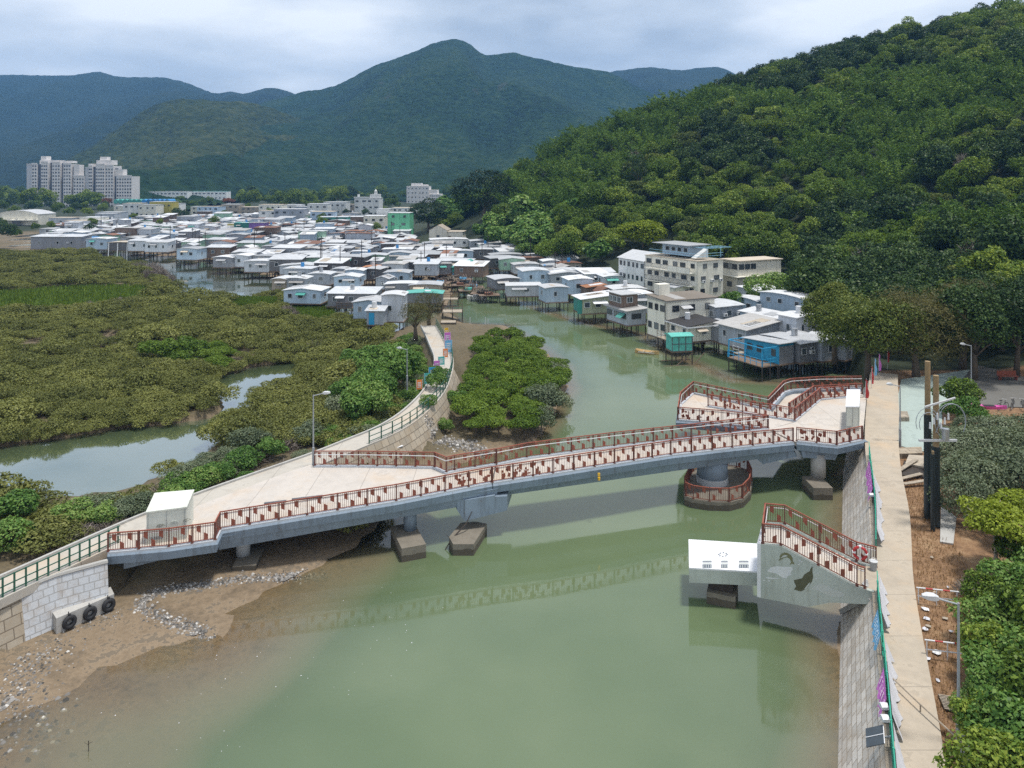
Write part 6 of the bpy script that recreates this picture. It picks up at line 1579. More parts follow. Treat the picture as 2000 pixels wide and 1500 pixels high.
for i in range(4): link('window', win_mesh(1.1,.9,'white'), v2, (2.37, 5.4+i*1.7, 8.3), (0,0,-math.pi/2))
part(v2, 'roof_stair', 'wall_white', lambda m: m.extr([(1.0,7.55),(4.4,7.55),(4.4,9.2)], 'y', 1.4, 2.6) if False else m.add([(1.0,1.4,7.55),(4.4,1.4,9.2),(4.4,2.6,9.2),(1.0,2.6,7.55),(4.4,1.4,7.55),(4.4,2.6,7.55)], [(0,1,2,3),(0,4,1),(3,2,5),(4,5,2,1),(0,3,5,4)]))
part(v2, 'pergola', 'paint_sky', lambda m: [m.bar((x,.4,7.55),(x,.4,9.4),.07,.07) for x in (3.0,6.8)] + [m.bar((3.0,y,9.4),(9.8,y,9.4),.06,.06) for y in (.4,1.6,2.8,4.0)] + [m.bar((x,.4,9.4),(x,4.0,9.4),.06,.06) for x in (3.0,5.2,7.4,9.8)])
v3 = house('cream two storey villa wing with a glazed upper corner beside the trees', 1441, 576, 11.3, 5.0, 3.5, 24, 3.2, wall='wall_cream', roof='wall_cream', rt='flat', win={'f':2,'l':1}, cat='villa', name='cream_villa', stilts=False, over=.7, wk='dark', ww=1.2)
part(v3, 'upper_storey', 'wall_cream', lambda m: m.box(.1,.1,3.61,11.2,4.9,6.5)); part(v3, 'roof', 'roof_tan', lambda m: m.box(-.2,-.2,6.52,11.5,5.2,6.7))
for i in range(3): link('window', win_mesh(1.3,1.1,'dark'), v3, (1.0+i*1.5, .07, 4.9)); link('window', win_mesh(1.3,1.1,'dark'), v3, (.07, .9+i*1.4, 4.9), (0,0,-math.pi/2))
house('flat white roofed low house tucked among the trees beside the villa', 1478, 592, 6.5, 5, 2.2, 24, 3.4, wall='wall_silver', roof='roof_white', rt='shed', rise=.2, ax='x', win={'f':1,'l':1}, cat='house', name='village_house', stilts=False)
house('low annex with a pale blue roof below the villa balconies', 1318, 583, 5.0, 4.0, 2.0, 24, 3.2, wall='wall_cream', roof='roof_silver', rt='curve', rise=.3, win={'f':1,'l':1}, cat='house', name='village_house', stilts=False)
house('small white hut with blue door among hillside trees', 1123, 489, 4.2, 3.5, 3.2, 10, 3.2, wall='wall_white', roof='roof_grey', rt='flat', win={'f':2,'l':0}, door=('paint_blue', .8), cat='hut', name='small_hut', stilts=False)
# ---- left bank, nearest the causeway
LB = [('long pale blue stilt house at the marsh corner with a small side window',554,592,7.4,5,2.5,-6,'wall_sky','roof_white','gable',3),
 ('stilt house with a pinkish end wall behind the marsh corner house',531,566,3.2,4.5,2.3,-4,'wall_tan','roof_white','curve',1),('grey stilt house beside the pinkish one',556,566,4.6,4.5,2.4,-4,'wall_silver','roof_white','curve',1),
 ('wide grey roofed stilt house over dark piles at the marsh edge',640,598,9.0,6,2.4,-3,'wall_grey','roof_silver','shed',3),
 ('pale blue stilt house leaning against the tall white house',690,622,5.4,5,2.8,-4,'wall_sky','roof_white','gable',2),
 ('tall narrow pale blue house at the end of the left bank row',745,628,3.7,4,4.4,-2,'wall_pale','roof_white','curve',1),
 ('lean-to hut with a bright blue door beside the tall narrow house',716,634,2.8,2.5,2.3,-3,'wall_silver','roof_silver','shed',0),
 ('long silver house with a low roof in the left bank second row',602,556,5.0,4.5,2.4,-4,'wall_silver','roof_silver','curve',1),
 ('pale blue house with two windows and a gabled white roof, second row',652,560,5.6,4.5,2.2,-4,'wall_sky','roof_white','gable',2),
 ('square pale blue house with two windows beside the channel mouth',750,556,5.6,5,2.7,-3,'wall_sky','roof_silver','curve',2),
 ('small pale blue house in front of the orange roof',674,549,4.2,4,2.5,-3,'wall_sky','roof_white','curve',1),
 ('silver box house left of the small pale blue one',648,545,3.4,4,2.3,-3,'wall_silver','roof_silver','curve',0),
 ('tall silver house at the water corner of the left bank',536,524,5.2,4.5,3.4,-4,'wall_silver','roof_silver','curve',1),
 ('wide silver house behind the grey stilt house, with a gabled roof',572,518,7.4,5,2.6,-3,'wall_silver','roof_white','gable',2),
 ('white stilt house with three windows standing over the inner pool',477,531,8.2,5,2.7,-4,'wall_pale','roof_white','curve',3),
 ('white stilt house end-on beside the three window one',450,521,5.0,5,3.0,-5,'wall_pale','roof_white','curve',1),
 ('long grey house with a shallow gable in the middle of the left bank',546,536,10.5,5,2.2,-3,'wall_silver','roof_silver','gable',2),
 ('grey-fronted stilt house over the water near the bare reeds',416,522,5.4,5,2.7,-6,'wall_grey','roof_white','curve',0),('white stilt house with one window next to the grey-fronted one',450,512,6.6,5,2.6,-6,'wall_pale','roof_white','gable',1),
 ('blue-sided stilt house on the inner pool',345,507,6.5,6,3.2,-8,'wall_sky','roof_silver','curve',2),('white stilt house with a dark window on the inner pool',250,490,7.5,5,3.4,-6,'wall_pale','roof_silver','shed',2),
 ('white waterfront house with three small windows on the inner pool',283,492,8.0,5,3.2,-6,'wall_pale','roof_white','shed',3),('low house with a cream tarpaulin roof on thin white posts',210,489,9.5,6,2.6,-5,'wall_dark','roof_tan','curve',0),
 ('blue boarded waterfront house under a blue sheet roof',168,487,7.5,6,3.6,-4,'wall_sky','roof_white','curve',2),('open shelter with a bright blue tarpaulin roof at the pool head',136,480,9.5,6,2.6,-4,'wall_turquoise','roof_blue','curve',0),
 ('long dark grey shed at the far left waterfront',60,486,18,6,4.2,-3,'wall_grey','roof_silver','shed',3),
 ('mint green house with a grey roof in the middle of the left bank',704,519,7.0,5,2.9,-3,'wall_mint','roof_silver','curve',2),
 ('teal painted wall house in the colourful row',457,459,8.2,6,5.2,-2,'wall_teal','roof_teal','flat',0),('purple painted wall house in the colourful row',486,460,6.5,6,5.4,-2,'wall_purple','roof_grey','flat',0),('yellow painted wall house in the colourful row',444,458,3.6,6,4.6,-2,'wall_yellow','roof_tan','flat',0),
 ('house under a sagging orange tarpaulin roof on the left bank',708,535,5.0,4,1.6,-3,'wall_rust','roof_orange','curve',0),
 ('low house with a white roof by the channel under the teal sheets',752,572,8.5,4,1.8,-2,'wall_grey','roof_white','curve',2),('hut under a teal tarpaulin behind the brown tree',792,592,7.0,4,1.8,0,'wall_grey','roof_teal','curve',0),('shed with a pale grey sheet roof beside the timber jetty',800,574,6.5,5,1.8,0,'wall_tan','roof_silver','curve',0)]
for lb_, px, py, w, d, h, rt_, wl, rf, kind, nw in LB:
    e = house(lb_, px, py, w, d, h, rt_, wall=wl, roof=rf, rt=kind, rise=.4, ax='y' if kind != 'shed' else 'x', win={'f':nw,'l':0,'r':min(1,nw)}, sides='fr', door=('paint_blue', .3) if 'blue door' in lb_ else None, hs=2.2 if 'blue door' not in lb_ else 1.8)
    if 'wide grey roofed' in lb_:
        deck(e, 2.2, -1.8, 5.2, -.1, 'timber', 'timber')
        part(e, 'balcony_wall', 'wall_dark', lambda m: m.box(2.3,-1.75,0,5.1,-1.65,1.0))
    if 'thin white posts' in lb_:
        for x in (1.0,4.2,7.6): part(e, 'post', 'frame_white', lambda m: m.tube([(x,-1.2,-2.9),(x+.1,-1.0,2.6)], .14, 6))
# ---- the rest of the village on stilts: laid out row by row between the houses above
RBK = pix([(905,498),(960,474),(1040,500),(1110,522),(1160,545),(1130,560),(1060,552),(990,540),(930,530)], 2.6)
placed = []
for o in bpy.data.objects:
    if o.type == 'EMPTY' and o.get('category') in ('stilt house', 'house', 'hut', 'villa', 'net cage'):
        placed.append((o.location.x, o.location.y))
rv = random.Random(21); VC = [('silver', 'wall_silver'), ('pale', 'wall_pale'), ('pale blue', 'wall_sky'), ('grey', 'wall_grey'), ('silver', 'wall_silver'), ('pale', 'wall_pale'), ('pale blue', 'wall_sky'), ('silver', 'wall_silver'), ('pale', 'wall_pale'), ('dark', 'wall_dark'), ('rusty', 'wall_rust'), ('mint green', 'wall_mint')]
VR = [('silver', 'roof_silver'), ('white', 'roof_white'), ('white', 'roof_white'), ('silver', 'roof_silver'), ('grey', 'roof_grey'), ('silver', 'roof_silver'), ('white', 'roof_white'), ('silver', 'roof_silver'), ('rusty', 'roof_rust'), ('white', 'roof_white')]
PROTO = {}
def vhouse(x, y, rot, where, big=1.0):
    wn, wl = rv.choice(VC); rn, rf = rv.choice(VR); far = y > 260
    kind = rv.choice(['curve', 'gable', 'shed', 'shed']); w = rv.uniform(4.8, 9.2) * big; d = rv.uniform(4.5, 6.5); h = rv.choice([2.3, 2.5, 2.8, 3.0, 4.6 if far else 2.7])
    kn = {'curve': 'curved', 'gable': 'gabled', 'shed': 'sloping'}[kind]; hut = rv.random() < .3
    if hut: w *= .55; h = min(h, 2.4); d *= .8
    nm_ = 'tin hut' if hut else 'stilt house'
    lb_ = '%s %s, %s %s roof, %s' % (wn, nm_, rn, kn, where)
    e = house(lb_, 0, 0, w, d, h, rot, wall=wl, roof=rf, rt=kind, rise=(rv.uniform(.12,.3) if kind == 'curve' else rv.uniform(.3,.6)), ax='y' if kind != 'shed' else 'x', win={'f': max(1, int(w / 3.2)), 'l': 0, 'r': 0}, sides='f', loc=Vector((x, y, rv.uniform(1.5, 2.3))), stilts=(y < 250), group='%s walled, %s %s roofed %ss %s' % (wn, rn, kn, nm_, where), nst=0, over=.35, ww=1.0, name=nm_.replace(' ', '_'), cat=nm_)
    if rv.random() < .25:
        part(e, 'lean_to_roof', rf, lambda m: m.bar((-2.2, d*.5, h*.78), (-.1, d*.5, h*.92), d*.9, .08)); part(e, 'lean_to', 'wall_dark', lambda m: m.box(-2.0, .3, 0, -.02, d-.3, h*.72))
    placed.append((x, y))
def fill(poly, stx, sty, rot, where, mind):
    a = np.array(poly); lo, hi = a.min(0), a.max(0); y = lo[1]
    while y < hi[1]:
        f = 1.0 + (y - 170) / 900 if y > 170 else 1.0
        x = lo[0] + rv.uniform(0, stx)
        while x < hi[0]:
            px_, py_ = x + rv.uniform(-1, 1), y + rv.uniform(-1.2, 1.2)
            if near_poly(px_, py_, poly) and all((px_-q[0])**2 + ((py_-q[1])*1.25)**2 > (mind*f)**2 for q in placed):
                w_ = where(px_, py_); vhouse(px_, py_, rot + rv.uniform(-7, 7), w_)
            x += stx * f * rv.uniform(.85, 1.2)
        y += sty * f
def wh(x, y):
    p = px_of(x, y)
    side = 'left' if p < 330 else ('middle' if p < 620 else 'right')
    row = 'back' if y > 300 else ('middle' if y > 225 else 'front')
    return 'in the %s rows, village %s' % (row, side)
fill(VIL, 8.2, 6.8, -4, wh, 5.3)
fill(RBK, 7.5, 6.5, 12, lambda x, y: 'in the right bank rows under the hill', 6.0)
# ---- concrete village behind
def block(label, px, pyb, w, d, h, rot=0, wall='wall_white', roof='roof_silver', z=2.5, floors=3, nf=4, nl=0, name='village_building', cat='building', rt='flat', rise=0.3, sides='f', ww=1.3, group=None, wk='dark', over=.15, Y=None):
    q = P(px, pyb, z) if Y is None else Vector(((px-1000)/FP*Y, Y, z))
    return house(label, px, pyb, w, d, h, rot, z, wall=wall, roof=roof, rt=rt, rise=rise, win={'f': nf, 'l': nl, 'r': nl}, floors=floors, cat=cat, name=name, stilts=False, base=False, sides=sides, ww=ww, group=group, wk=wk, over=over, loc=q)
bw = block('white three storey building with a small roof turret in the village centre', 692, 423, 16, 10, 11.5, -2, 'wall_white', 'roof_white', floors=3, nf=4, ww=1.8)
part(bw, 'roof_turret', 'wall_white', lambda m: (m.box(9.5,1.5,11.7,15.5,7,14.0), m.box(12,2.5,14.0,13.6,4.5,16.0), m.tube([(12.8,3.5,16),(12.8,3.5,17.2)], [.9,.2], 8))); part(bw, 'parapet', 'wall_white', lambda m: m.box(-.2,-.2,11.6,9.4,.1,12.5)); part(bw, 'water_tank', 'wall_white', lambda m: m.tube([(2,3,11.8),(2,3,14)], .7, 10))
block('cream two storey building left of the green one', 710, 455, 9, 8, 7.4, -2, 'wall_cream', 'roof_white', floors=2, nf=3)
bg = block('bright green three storey building beside the dark banyan', 757, 461, 9.2, 8, 9.5, -4, 'wall_green', 'roof_white', floors=3, nf=2)
block('white block joined behind the bright green building', 735, 452, 6, 8, 10.0, -3, 'wall_white', 'roof_white', floors=3, nf=0)
bc = block('cream stone hall with a pointed gable front beside the channel', 838, 474, 6.6, 8, 4.6, -6, 'wall_cream', 'roof_tan', floors=1, nf=1, rt='gable', rise=1.9, name='gabled_hall', cat='hall', ww=1.1)
part(bc, 'side_wing', 'wall_cream', lambda m: m.box(6.62,.5,0,12.5,7.5,4.0)); part(bc, 'wing_roof', 'roof_tan', lambda m: m.box(6.62,.2,4.0,12.8,7.8,4.15)); link('door', door_mesh('timber'), bc, (7.6,.47,0.6))
bh = block('cream market hall with a pale hipped roof at the far left', -8, 440, 22, 14, 5.6, -2, 'wall_cream', 'roof_white', floors=1, nf=5, name='market_hall', cat='hall', rt='curve', rise=2.0)
part(bh, 'porch_roof', 'wall_cream', lambda m: m.box(3,-2.6,2.6,22.4,-.1,2.9)); part(bh, 'porch_wall', 'wall_dark', lambda m: m.box(10,-2.2,0,14,-2.1,2.5))
bq = block('pale terraced hotel building at the foot of the mountains', 794, 398, 22, 14, 17, -3, 'tower_wall', 'tower_wall', floors=4, nf=6, name='hotel_building', Y=725, z=2)
part(bq, 'stepped_wing', 'tower_wall', lambda m: (m.box(22.05,1,0,34,13,9.5), m.box(22.05,2,9.5,30,12,13.5))); part(bq, 'roof_block', 'tower_wall', lambda m: (m.box(4,3,17.3,14,11,20), m.box(14,4,17.3,20,10,18.8)))
for i in range(5): 
    for k in range(3): link('window', win_mesh(1.2,1.0,'dark'), bq, (23.4+i*2.1,.97,1.6+k*2.8))
block('grey weathered two storey house against the hill trees', 897, 448, 7.5, 7, 6.5, 8, 'wall_grey', 'roof_grey', floors=2, nf=2)
rw = random.Random(8)
BL = [(372,420,13,5.5,'wall_cream'),(385,424,14,6.5,'wall_sky'),(432,420,12,7.0,'wall_tan'),(470,421,17,5.5,'wall_tan'),(505,423,15,7.5,'wall_cream'),(548,421,13,7.0,'wall_white'),(575,422,11,6.0,'wall_silver'),(600,423,13,8.0,'wall_white'),(632,420,15,8.5,'wall_white'),(668,418,11,6.5,'wall_tan'),(270,426,11,8.0,'wall_cream'),(292,424,14,9.5,'wall_yellow'),(240,424,11,8.5,'wall_white'),(222,422,9,6.5,'wall_cream'),(318,420,11,7.5,'wall_white'),(155,440,10,4.0,'wall_cream'),(95,441,12,4.0,'wall_silver'),(125,446,13,3.6,'wall_pale'),(345,440,9,4.5,'wall_silver'),(535,436,16,7.5,'wall_silver'),(606,438,12,6.5,'wall_sky'),(620,447,14,5.5,'wall_teal'),(660,441,13,4.5,'wall_rust'),(505,433,10,6,'wall_white'),(880,408,14,6,'wall_white'),(905,420,9,5,'wall_silver'),(862,418,16,5,'wall_white'),(900,410,10,5,'wall_grey'),(765,425,14,6,'wall_white'),(190,430,13,4.5,'wall_silver'),(185,436,10,5.0,'wall_pale')]
for px, py, w, h, wl in BL:
    wn = wl[5:]; w_ = 'left' if px < 360 else ('centre' if px < 640 else 'right')
    block('%s %s storey building in the back streets, %s of the village' % ({'sky':'pale blue','pale':'pale','silver':'silver grey'}.get(wn, wn), 'two' if h > 5 else 'one', w_), px, py, w, 9, h, rw.uniform(-6,4), wl, rw.choice(['roof_white','roof_silver','roof_tan']), floors=2 if h > 5 else 1, nf=max(2,int(w/3.4)), group='%s village buildings, %s of the far village, %s storey' % (wn, w_, 'two' if h > 5 else 'one'))
# school with striped floors and the coloured roofs in front
sb = block('long white school building with striped floors behind the coloured roofs', 257, 400, 52, 12, 12.5, 0, 'wall_white', 'roof_white', floors=3, nf=14, name='school_building', Y=690, z=2, ww=1.8)
sb2 = block('second long pale school block right of the first', 371, 398, 34, 12, 12.5, 0, 'wall_white', 'roof_teal', floors=3, nf=9, name='school_building', Y=700, z=2, ww=1.8)
for px0, n, mat, lb_ in ((222, 6, 'roof_teal', 'row of pale teal arched roofs in front of the school'), (277, 6, 'roof_blue', 'row of blue arched roofs in front of the school')):
    Y = 560; e = empty('arched_hall', Vector(((px0-1000)/FP*Y, Y, 2)), lb_, 'hall')
    part(e, 'wall', 'wall_white', lambda m: m.box(0,0,0,21,10,7.2))
    for i in range(n): part(e, 'arched_roof', mat, lambda m: m.extr([(i*3.5+3.4*k/6, 7.25+1.6*(1-(2*k/6-1)**2)) for k in range(7)][::1] + [(i*3.5+1.7, 7.22)], 'y', -.5, 10.5) if False else m.tube([(i*3.5+1.75,-.5,7.2),(i*3.5+1.75,10.5,7.2)], 1.7, 14))
# tower blocks
def tower(label, px0, Y, wings, seed):
    q = Vector(((px0-1000)/FP*Y, Y, 1.5)); s = FP / Y
    e = empty('tower_block', q, label, 'tower block'); wl = []
    for (a, b, dy, ht, mat, nw) in wings:
        x0, x1 = (a-px0)/s, (b-px0)/s
        wg = part(e, 'wing', mat, lambda m: m.box(x0, dy, 0, x1, dy+14, ht))
        part(e, 'parapet', mat, lambda m: (m.box(x0-.15,dy-.15,ht+.004,x1+.15,dy+.2,ht+1.0)))
        fl = int(ht / 2.85)
        for f in range(fl):
            for i in range(nw): wl.append((x0 + (x1-x0)*(i+.5)/nw, dy-.02, 1.0+f*2.85))
    rs = random.Random(seed); rs.shuffle(wl)
    for l in wl[:96]: link('window', win_mesh(1.3,1.3,'dark'), e, l)
    src = win_mesh(1.3,1.3,'dark'); m = MB()
    for l in wl[96:]:
        m.mi = 0; m.box(l[0]-.65,l[1]-.04,l[2],l[0]+.65,l[1]+.02,l[2]+1.3)
    o = link('window', m.mesh('window', M['tower_dark']), e); o['kind'] = 'stuff'
    return e, s
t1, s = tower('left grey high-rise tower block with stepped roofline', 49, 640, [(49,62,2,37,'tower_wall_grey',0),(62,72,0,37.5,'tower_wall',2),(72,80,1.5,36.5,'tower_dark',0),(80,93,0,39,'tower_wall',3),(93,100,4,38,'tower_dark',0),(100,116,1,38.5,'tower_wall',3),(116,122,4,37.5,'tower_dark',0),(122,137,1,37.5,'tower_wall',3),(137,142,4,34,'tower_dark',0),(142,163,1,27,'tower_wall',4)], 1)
part(t1, 'roof_block', 'tower_wall', lambda m: (m.box(10,4,37.5,26,14,41), m.box(10.5,5,41,15,12,44.5), m.box(27,5,38.5,38,12,40.5), m.box(40,3,27,45,10,37)))
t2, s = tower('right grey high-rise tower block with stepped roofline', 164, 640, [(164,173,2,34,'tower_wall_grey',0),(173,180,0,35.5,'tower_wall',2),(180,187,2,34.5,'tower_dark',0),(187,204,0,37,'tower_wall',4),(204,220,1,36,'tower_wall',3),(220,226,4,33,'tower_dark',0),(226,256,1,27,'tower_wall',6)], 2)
part(t2, 'roof_block', 'tower_wall', lambda m: (m.box(9,3,37,22,13,41), m.box(11,5,41,17,11,44), m.box(2,3,34,6,9,38), m.box(25,3,27,32,10,33)))
# ================================================================ STREET FURNITURE, BOATS, SMALL THINGS
def lamp(label, px, py, z, h, arm, seed=0):
    """street lamp: arm is the head's offset (x, y)"""
    q = P(px, py, z); e = empty('street_lamp', q, label, 'street lamp'); ax, ay = arm; L = math.hypot(ax, ay); ux, uy = ax/L, ay/L
    part(e, 'pole', 'steel_grey', lambda m: m.tube([(0,0,-.1),(0,0,1.5),(0,0,1.55),(0,0,h)], [.1,.1,.06,.045], 10))
    part(e, 'arm', 'steel_grey', lambda m: m.tube([(0,0,h-.06),(ax*.75,ay*.75,h+.08)], .035, 8))
    def head(m):
        v = []
        for t_, w_, z0, z1 in ((.7,.07,.02,.14),(.85,.15,.0,.2),(1.1,.17,.02,.19),(1.3,.08,.06,.14)):
            for sx, zz in ((-1,z0),(1,z0),(1,z1),(-1,z1)): v.append((ax*t_ - uy*w_*sx, ay*t_ + ux*w_*sx, h+.02+zz))
        f = [(i*4+k, (i+1)*4+k, (i+1)*4+(k+1) % 4, i*4+(k+1) % 4) for i in range(3) for k in range(4)]
        m.add(v, f + [(3,2,1,0),(12,13,14,15)])
    part(e, 'lamp_head', 'steel_light', head); return e
lamp('grey street lamp on the left bridge deck corner, head pointing right', 612, 911, 3.1, 5.7, (1.0, .2))
lamp('thin street lamp among the causeway shrubs by the orange banner', 795, 760, 2.8, 4.4, (-.9, .2))
lamp('slim street lamp beside the teal paving at the promenade end', 1758, 872, 3.1, 5.2, (-.85, .1))
lamp('tall grey street lamp in the right foreground by the shrubs', 1872, 1452, 3.1, 5.7, (-1.0, .25))
lamp('street lamp in the shaded yard behind the casuarinas', 1897, 770, 3.1, 5.2, (-.8, .2))
# twin power poles
def power_pole(label, px, py, r, h, sheath, lean=(0, 0), cross=False):
    q = P(px, py, 3.0); e = empty('power_pole', q, label, 'power pole'); lx, ly = lean
    part(e, 'pole', 'pole_wood', lambda m: m.tube([(0,0,-.3),(lx*.5,ly*.5,h*.5),(lx,ly,h)], [r,r*.95,r*.86], 14))
    part(e, 'sheath', 'pole_sheath', lambda m: m.tube([(0,0,.02),(lx*sheath/h,ly*sheath/h,sheath)], [r+.05,r+.035], 14))
    if cross:
        part(e, 'cross_arm', 'steel_light', lambda m: (m.bar((-1.3,-.3,h*.58),(1.2,-.3,h*.58),.12,.14), m.bar((-.9,-.3,h*.8),(1.1,-.3,h*.86),.1,.1)))
        for k, (cx, r0, z0) in enumerate(((-.75,.75,.70),(.75,1.0,.70),(.85,.9,.71),(-.7,.62,.69))):
            n = 18; part(e, 'cable', 'cable_grey', lambda m: m.tube([(cx + r0*math.cos(a) , -.32-.03*k, h*z0 + r0*1.25*math.sin(a)) for a in [(.15+.85*i/n)*2*math.pi*(1 if cx > 0 else -1)*.82 - (1.3 if cx > 0 else -4.4) for i in range(n+1)]], .022, 5))
        for k in range(6): part(e, 'insulator', 'paint_white', lambda m: m.tube([(-.6+k*.24,-.38,h*(.66+.03*(k%3))),(-.6+k*.24,-.38,h*(.66+.03*(k%3))+.42)], [.07,.05], 8))
        part(e, 'transformer', 'tank_steel', lambda m: m.tube([(.35,-.5,h*.59),(.35,-.5,h*.59+.75)], .22, 12))
    return e
power_pole('left of the twin power poles, tall bare wood above a black sheath', 1812, 1012, .2, 10.6, 7.0, (.1,.2))
power_pole('right of the twin power poles, with cross arm and looped grey cables', 1828, 1028, .2, 10.0, 5.3, (.0,.0), True)
power_pole('thin black sheathed stay post between the twin power poles', 1822, 1036, .09, 5.2, 5.0)
# ---- right promenade railing with banners and white sheets
fl_ = []
for p in prom_l:
    if 15 < p.y < 68: fl_.append(Vector((p.x + .22, p.y - .1, p.z)))
def cut(y0, y1): 
    out = []
    def at(y):
        for i in range(len(fl_)-1):
            if fl_[i].y <= y <= fl_[i+1].y: return fl_[i].lerp(fl_[i+1], (y-fl_[i].y)/(fl_[i+1].y-fl_[i].y))
        return fl_[-1 if y > fl_[-1].y else 0].copy()
    a, b = at(y0), at(y1); return [a] + [p for p in fl_ if y0+.05 < p.y < y1-.05] + [b]
green_fence('bright green promenade railing in the right foreground hung with white sheets', cut(21, 41.1), 1.1, 1.6, 'paint_green_light')
green_fence('bright green promenade railing between lookout and bridge platform', cut(44.8, 60.5), 1.1, 1.6, 'paint_green_light')
def sheet_cloth(label, y0, y1, mat, h0=1.08, bulge=.35, name='white_sheet', cat='sheet', side=1, drop=1.0, group=None, glyph=None, seed=0):
    """cloth tied to the railing's top bar; side=1 hangs on the path side, -1 over the water"""
    base = cut(y0, y1); rs = random.Random(seed + int(y0*7)); tot = 26; pts = []
    L = [0]
    for i in range(1, len(base)): L.append(L[-1] + (base[i]-base[i-1]).length)
    for k in range(tot+1):
        u = L[-1]*k/tot
        for i in range(len(base)-1):
            if L[i] <= u <= L[i+1] + 1e-6: pts.append(base[i].lerp(base[i+1], (u-L[i])/max(1e-6, L[i+1]-L[i]))); break
    rows = 7; vs = []; nrm = Vector((.91,-.415,0))*side
    for r_ in range(rows):
        t = r_/(rows-1)
        for k, p in enumerate(pts):
            w = math.sin(k*.9+seed)*.5 + math.sin(k*2.3+seed*2)*.3
            out = .06 + (bulge*(t**1.1)*(1+.5*w) if side > 0 else .05 + (.26 + .08*w)*t)
            z = h0 - drop*t*(1 + .12*w*t)
            vs.append(p + nrm*out + Vector((0,0,max(.03, z))))
    n = tot+1; m = MB(); m.add(vs, [(r_*n+k, r_*n+k+1, (r_+1)*n+k+1, (r_+1)*n+k) for r_ in range(rows-1) for k in range(tot)])
    if glyph:
        m.mi = 1
        for gi in range(glyph):
            for st in range(4):
                a = (gi+.25)/(glyph+.3) + rs.uniform(-.02,.02); tt = .28 + .13*st; p = base[0].lerp(base[-1], min(.95,a)) + nrm*(.11 + .27*tt); z = h0 - drop*tt + .02
                m.bar(p + Vector((0,0,z)), p + (base[-1]-base[0]).normalized()*.16 + Vector((0,0,z + rs.uniform(-.04,.04))), .012, .04)
    o = m.build(name, [M[mat], M['paint_white']], smooth=True); return tag(o, label, cat, group)
for a, b, s_, wh_ in ((22.5,29.8,1,'nearest the viewer'),(30.2,35.2,2,'between pink and light blue banners'),(37.4,41.0,3,'just before the lookout stairs'),(46.2,54.8,4,'beyond the lookout by the bridge'),):
    sheet_cloth('crumpled white sheet tied along the green promenade railing ' + wh_, a, b, 'cloth_white', seed=s_, bulge=.36)
sheet_cloth('light blue lettered banner hanging on the water side of the promenade railing', 35.3, 37.5, 'cloth_blue', name='banner', cat='banner', side=-1, glyph=7, seed=5, drop=.85)
sheet_cloth('pink lettered banner with a blue patch hanging on the railing in the right foreground', 31.0, 33.0, 'cloth_pink', name='banner', cat='banner', side=-1, glyph=5, seed=6, drop=.85)
sheet_cloth('purple and pink banner on the railing between lookout and bridge', 52.0, 57.2, 'cloth_pink', name='banner', cat='banner', side=-1, glyph=6, seed=7, drop=1.0)
sheet_cloth('small teal banner tied low on the nearest railing end', 21.2, 22.6, 'cloth_teal', name='banner', cat='banner', side=1, seed=8, drop=.5)
for y, wh_ in ((51.6,'under the purple and pink banner'),(30.9,'just below the pink foreground banner'),(30.2,'above the dark solar panel')):
    p = cut(y, y+.5)[0]; o = empty('flood_light', p + Vector((-.2,.08,.75)), 'small white floodlight clamped to the promenade railing ' + wh_, 'floodlight')
    part(o, 'housing', 'paint_white', lambda m: m.extr([(-.16,0),(.16,0),(.16,.12),(0,.2),(-.16,.12)], 'x', -.14, .14)); part(o, 'lens', 'rubber', lambda m: m.box(-.11,-.18,-.03,.11,-.05,.0))
p = cut(29.6,30)[0]; o = empty('solar_panel', p + Vector((-.55,.25,.35)), 'dark solar panel tilted over the stone wall in the right foreground', 'solar panel', rz=R(-24))
part(o, 'panel', 'glass_dark', lambda m: m.add([(-.32,-.55,-.1),(.32,-.55,.25),(.32,.55,.25),(-.32,.55,-.1),(-.32,-.55,-.13),(.32,-.55,.22),(.32,.55,.22),(-.32,.55,-.13)], [(0,1,2,3),(7,6,5,4),(0,4,5,1),(1,5,6,2),(2,6,7,3),(3,7,4,0)]))
part(o, 'trim', 'paint_white', lambda m: (m.bar((-.33,0,-.09),(.33,0,.262),.03,.01), m.bar((.33,-.56,.255),(.33,.56,.255),.03,.02))); part(o, 'bracket', 'steel_grey', lambda m: m.bar((.3,0,.1),(.75,.0,.3),.05,.05))
q = P(1706,1113,3.24); o = empty('bucket', q, 'grey metal bucket standing at the top of the lookout stairs', 'bucket')
part(o, 'body', 'steel_grey', lambda m: m.tube([(0,0,0),(0,0,.5)], [.17,.22], 16)); part(o, 'rim', 'steel_light', lambda m: m.tube([(0,0,.5),(0,0,.53)], [.235,.235], 16)); part(o, 'handle', 'steel_light', lambda m: m.tube([(.22*math.cos(a),0,.5+.2*math.sin(a)) for a in [math.pi*i/8 for i in range(9)]], .012, 5))
q = P(1690,1143,3.26); o = tag(MB().tube([(0,0,0),(.05,.02,.12),(.1,.0,.32)], [.2,.15,.04], 8).build('sandbag', M['canvas_grey']), 'dark grey sandbag slumped at the foot of the stair railing', 'sandbag'); o.location = q
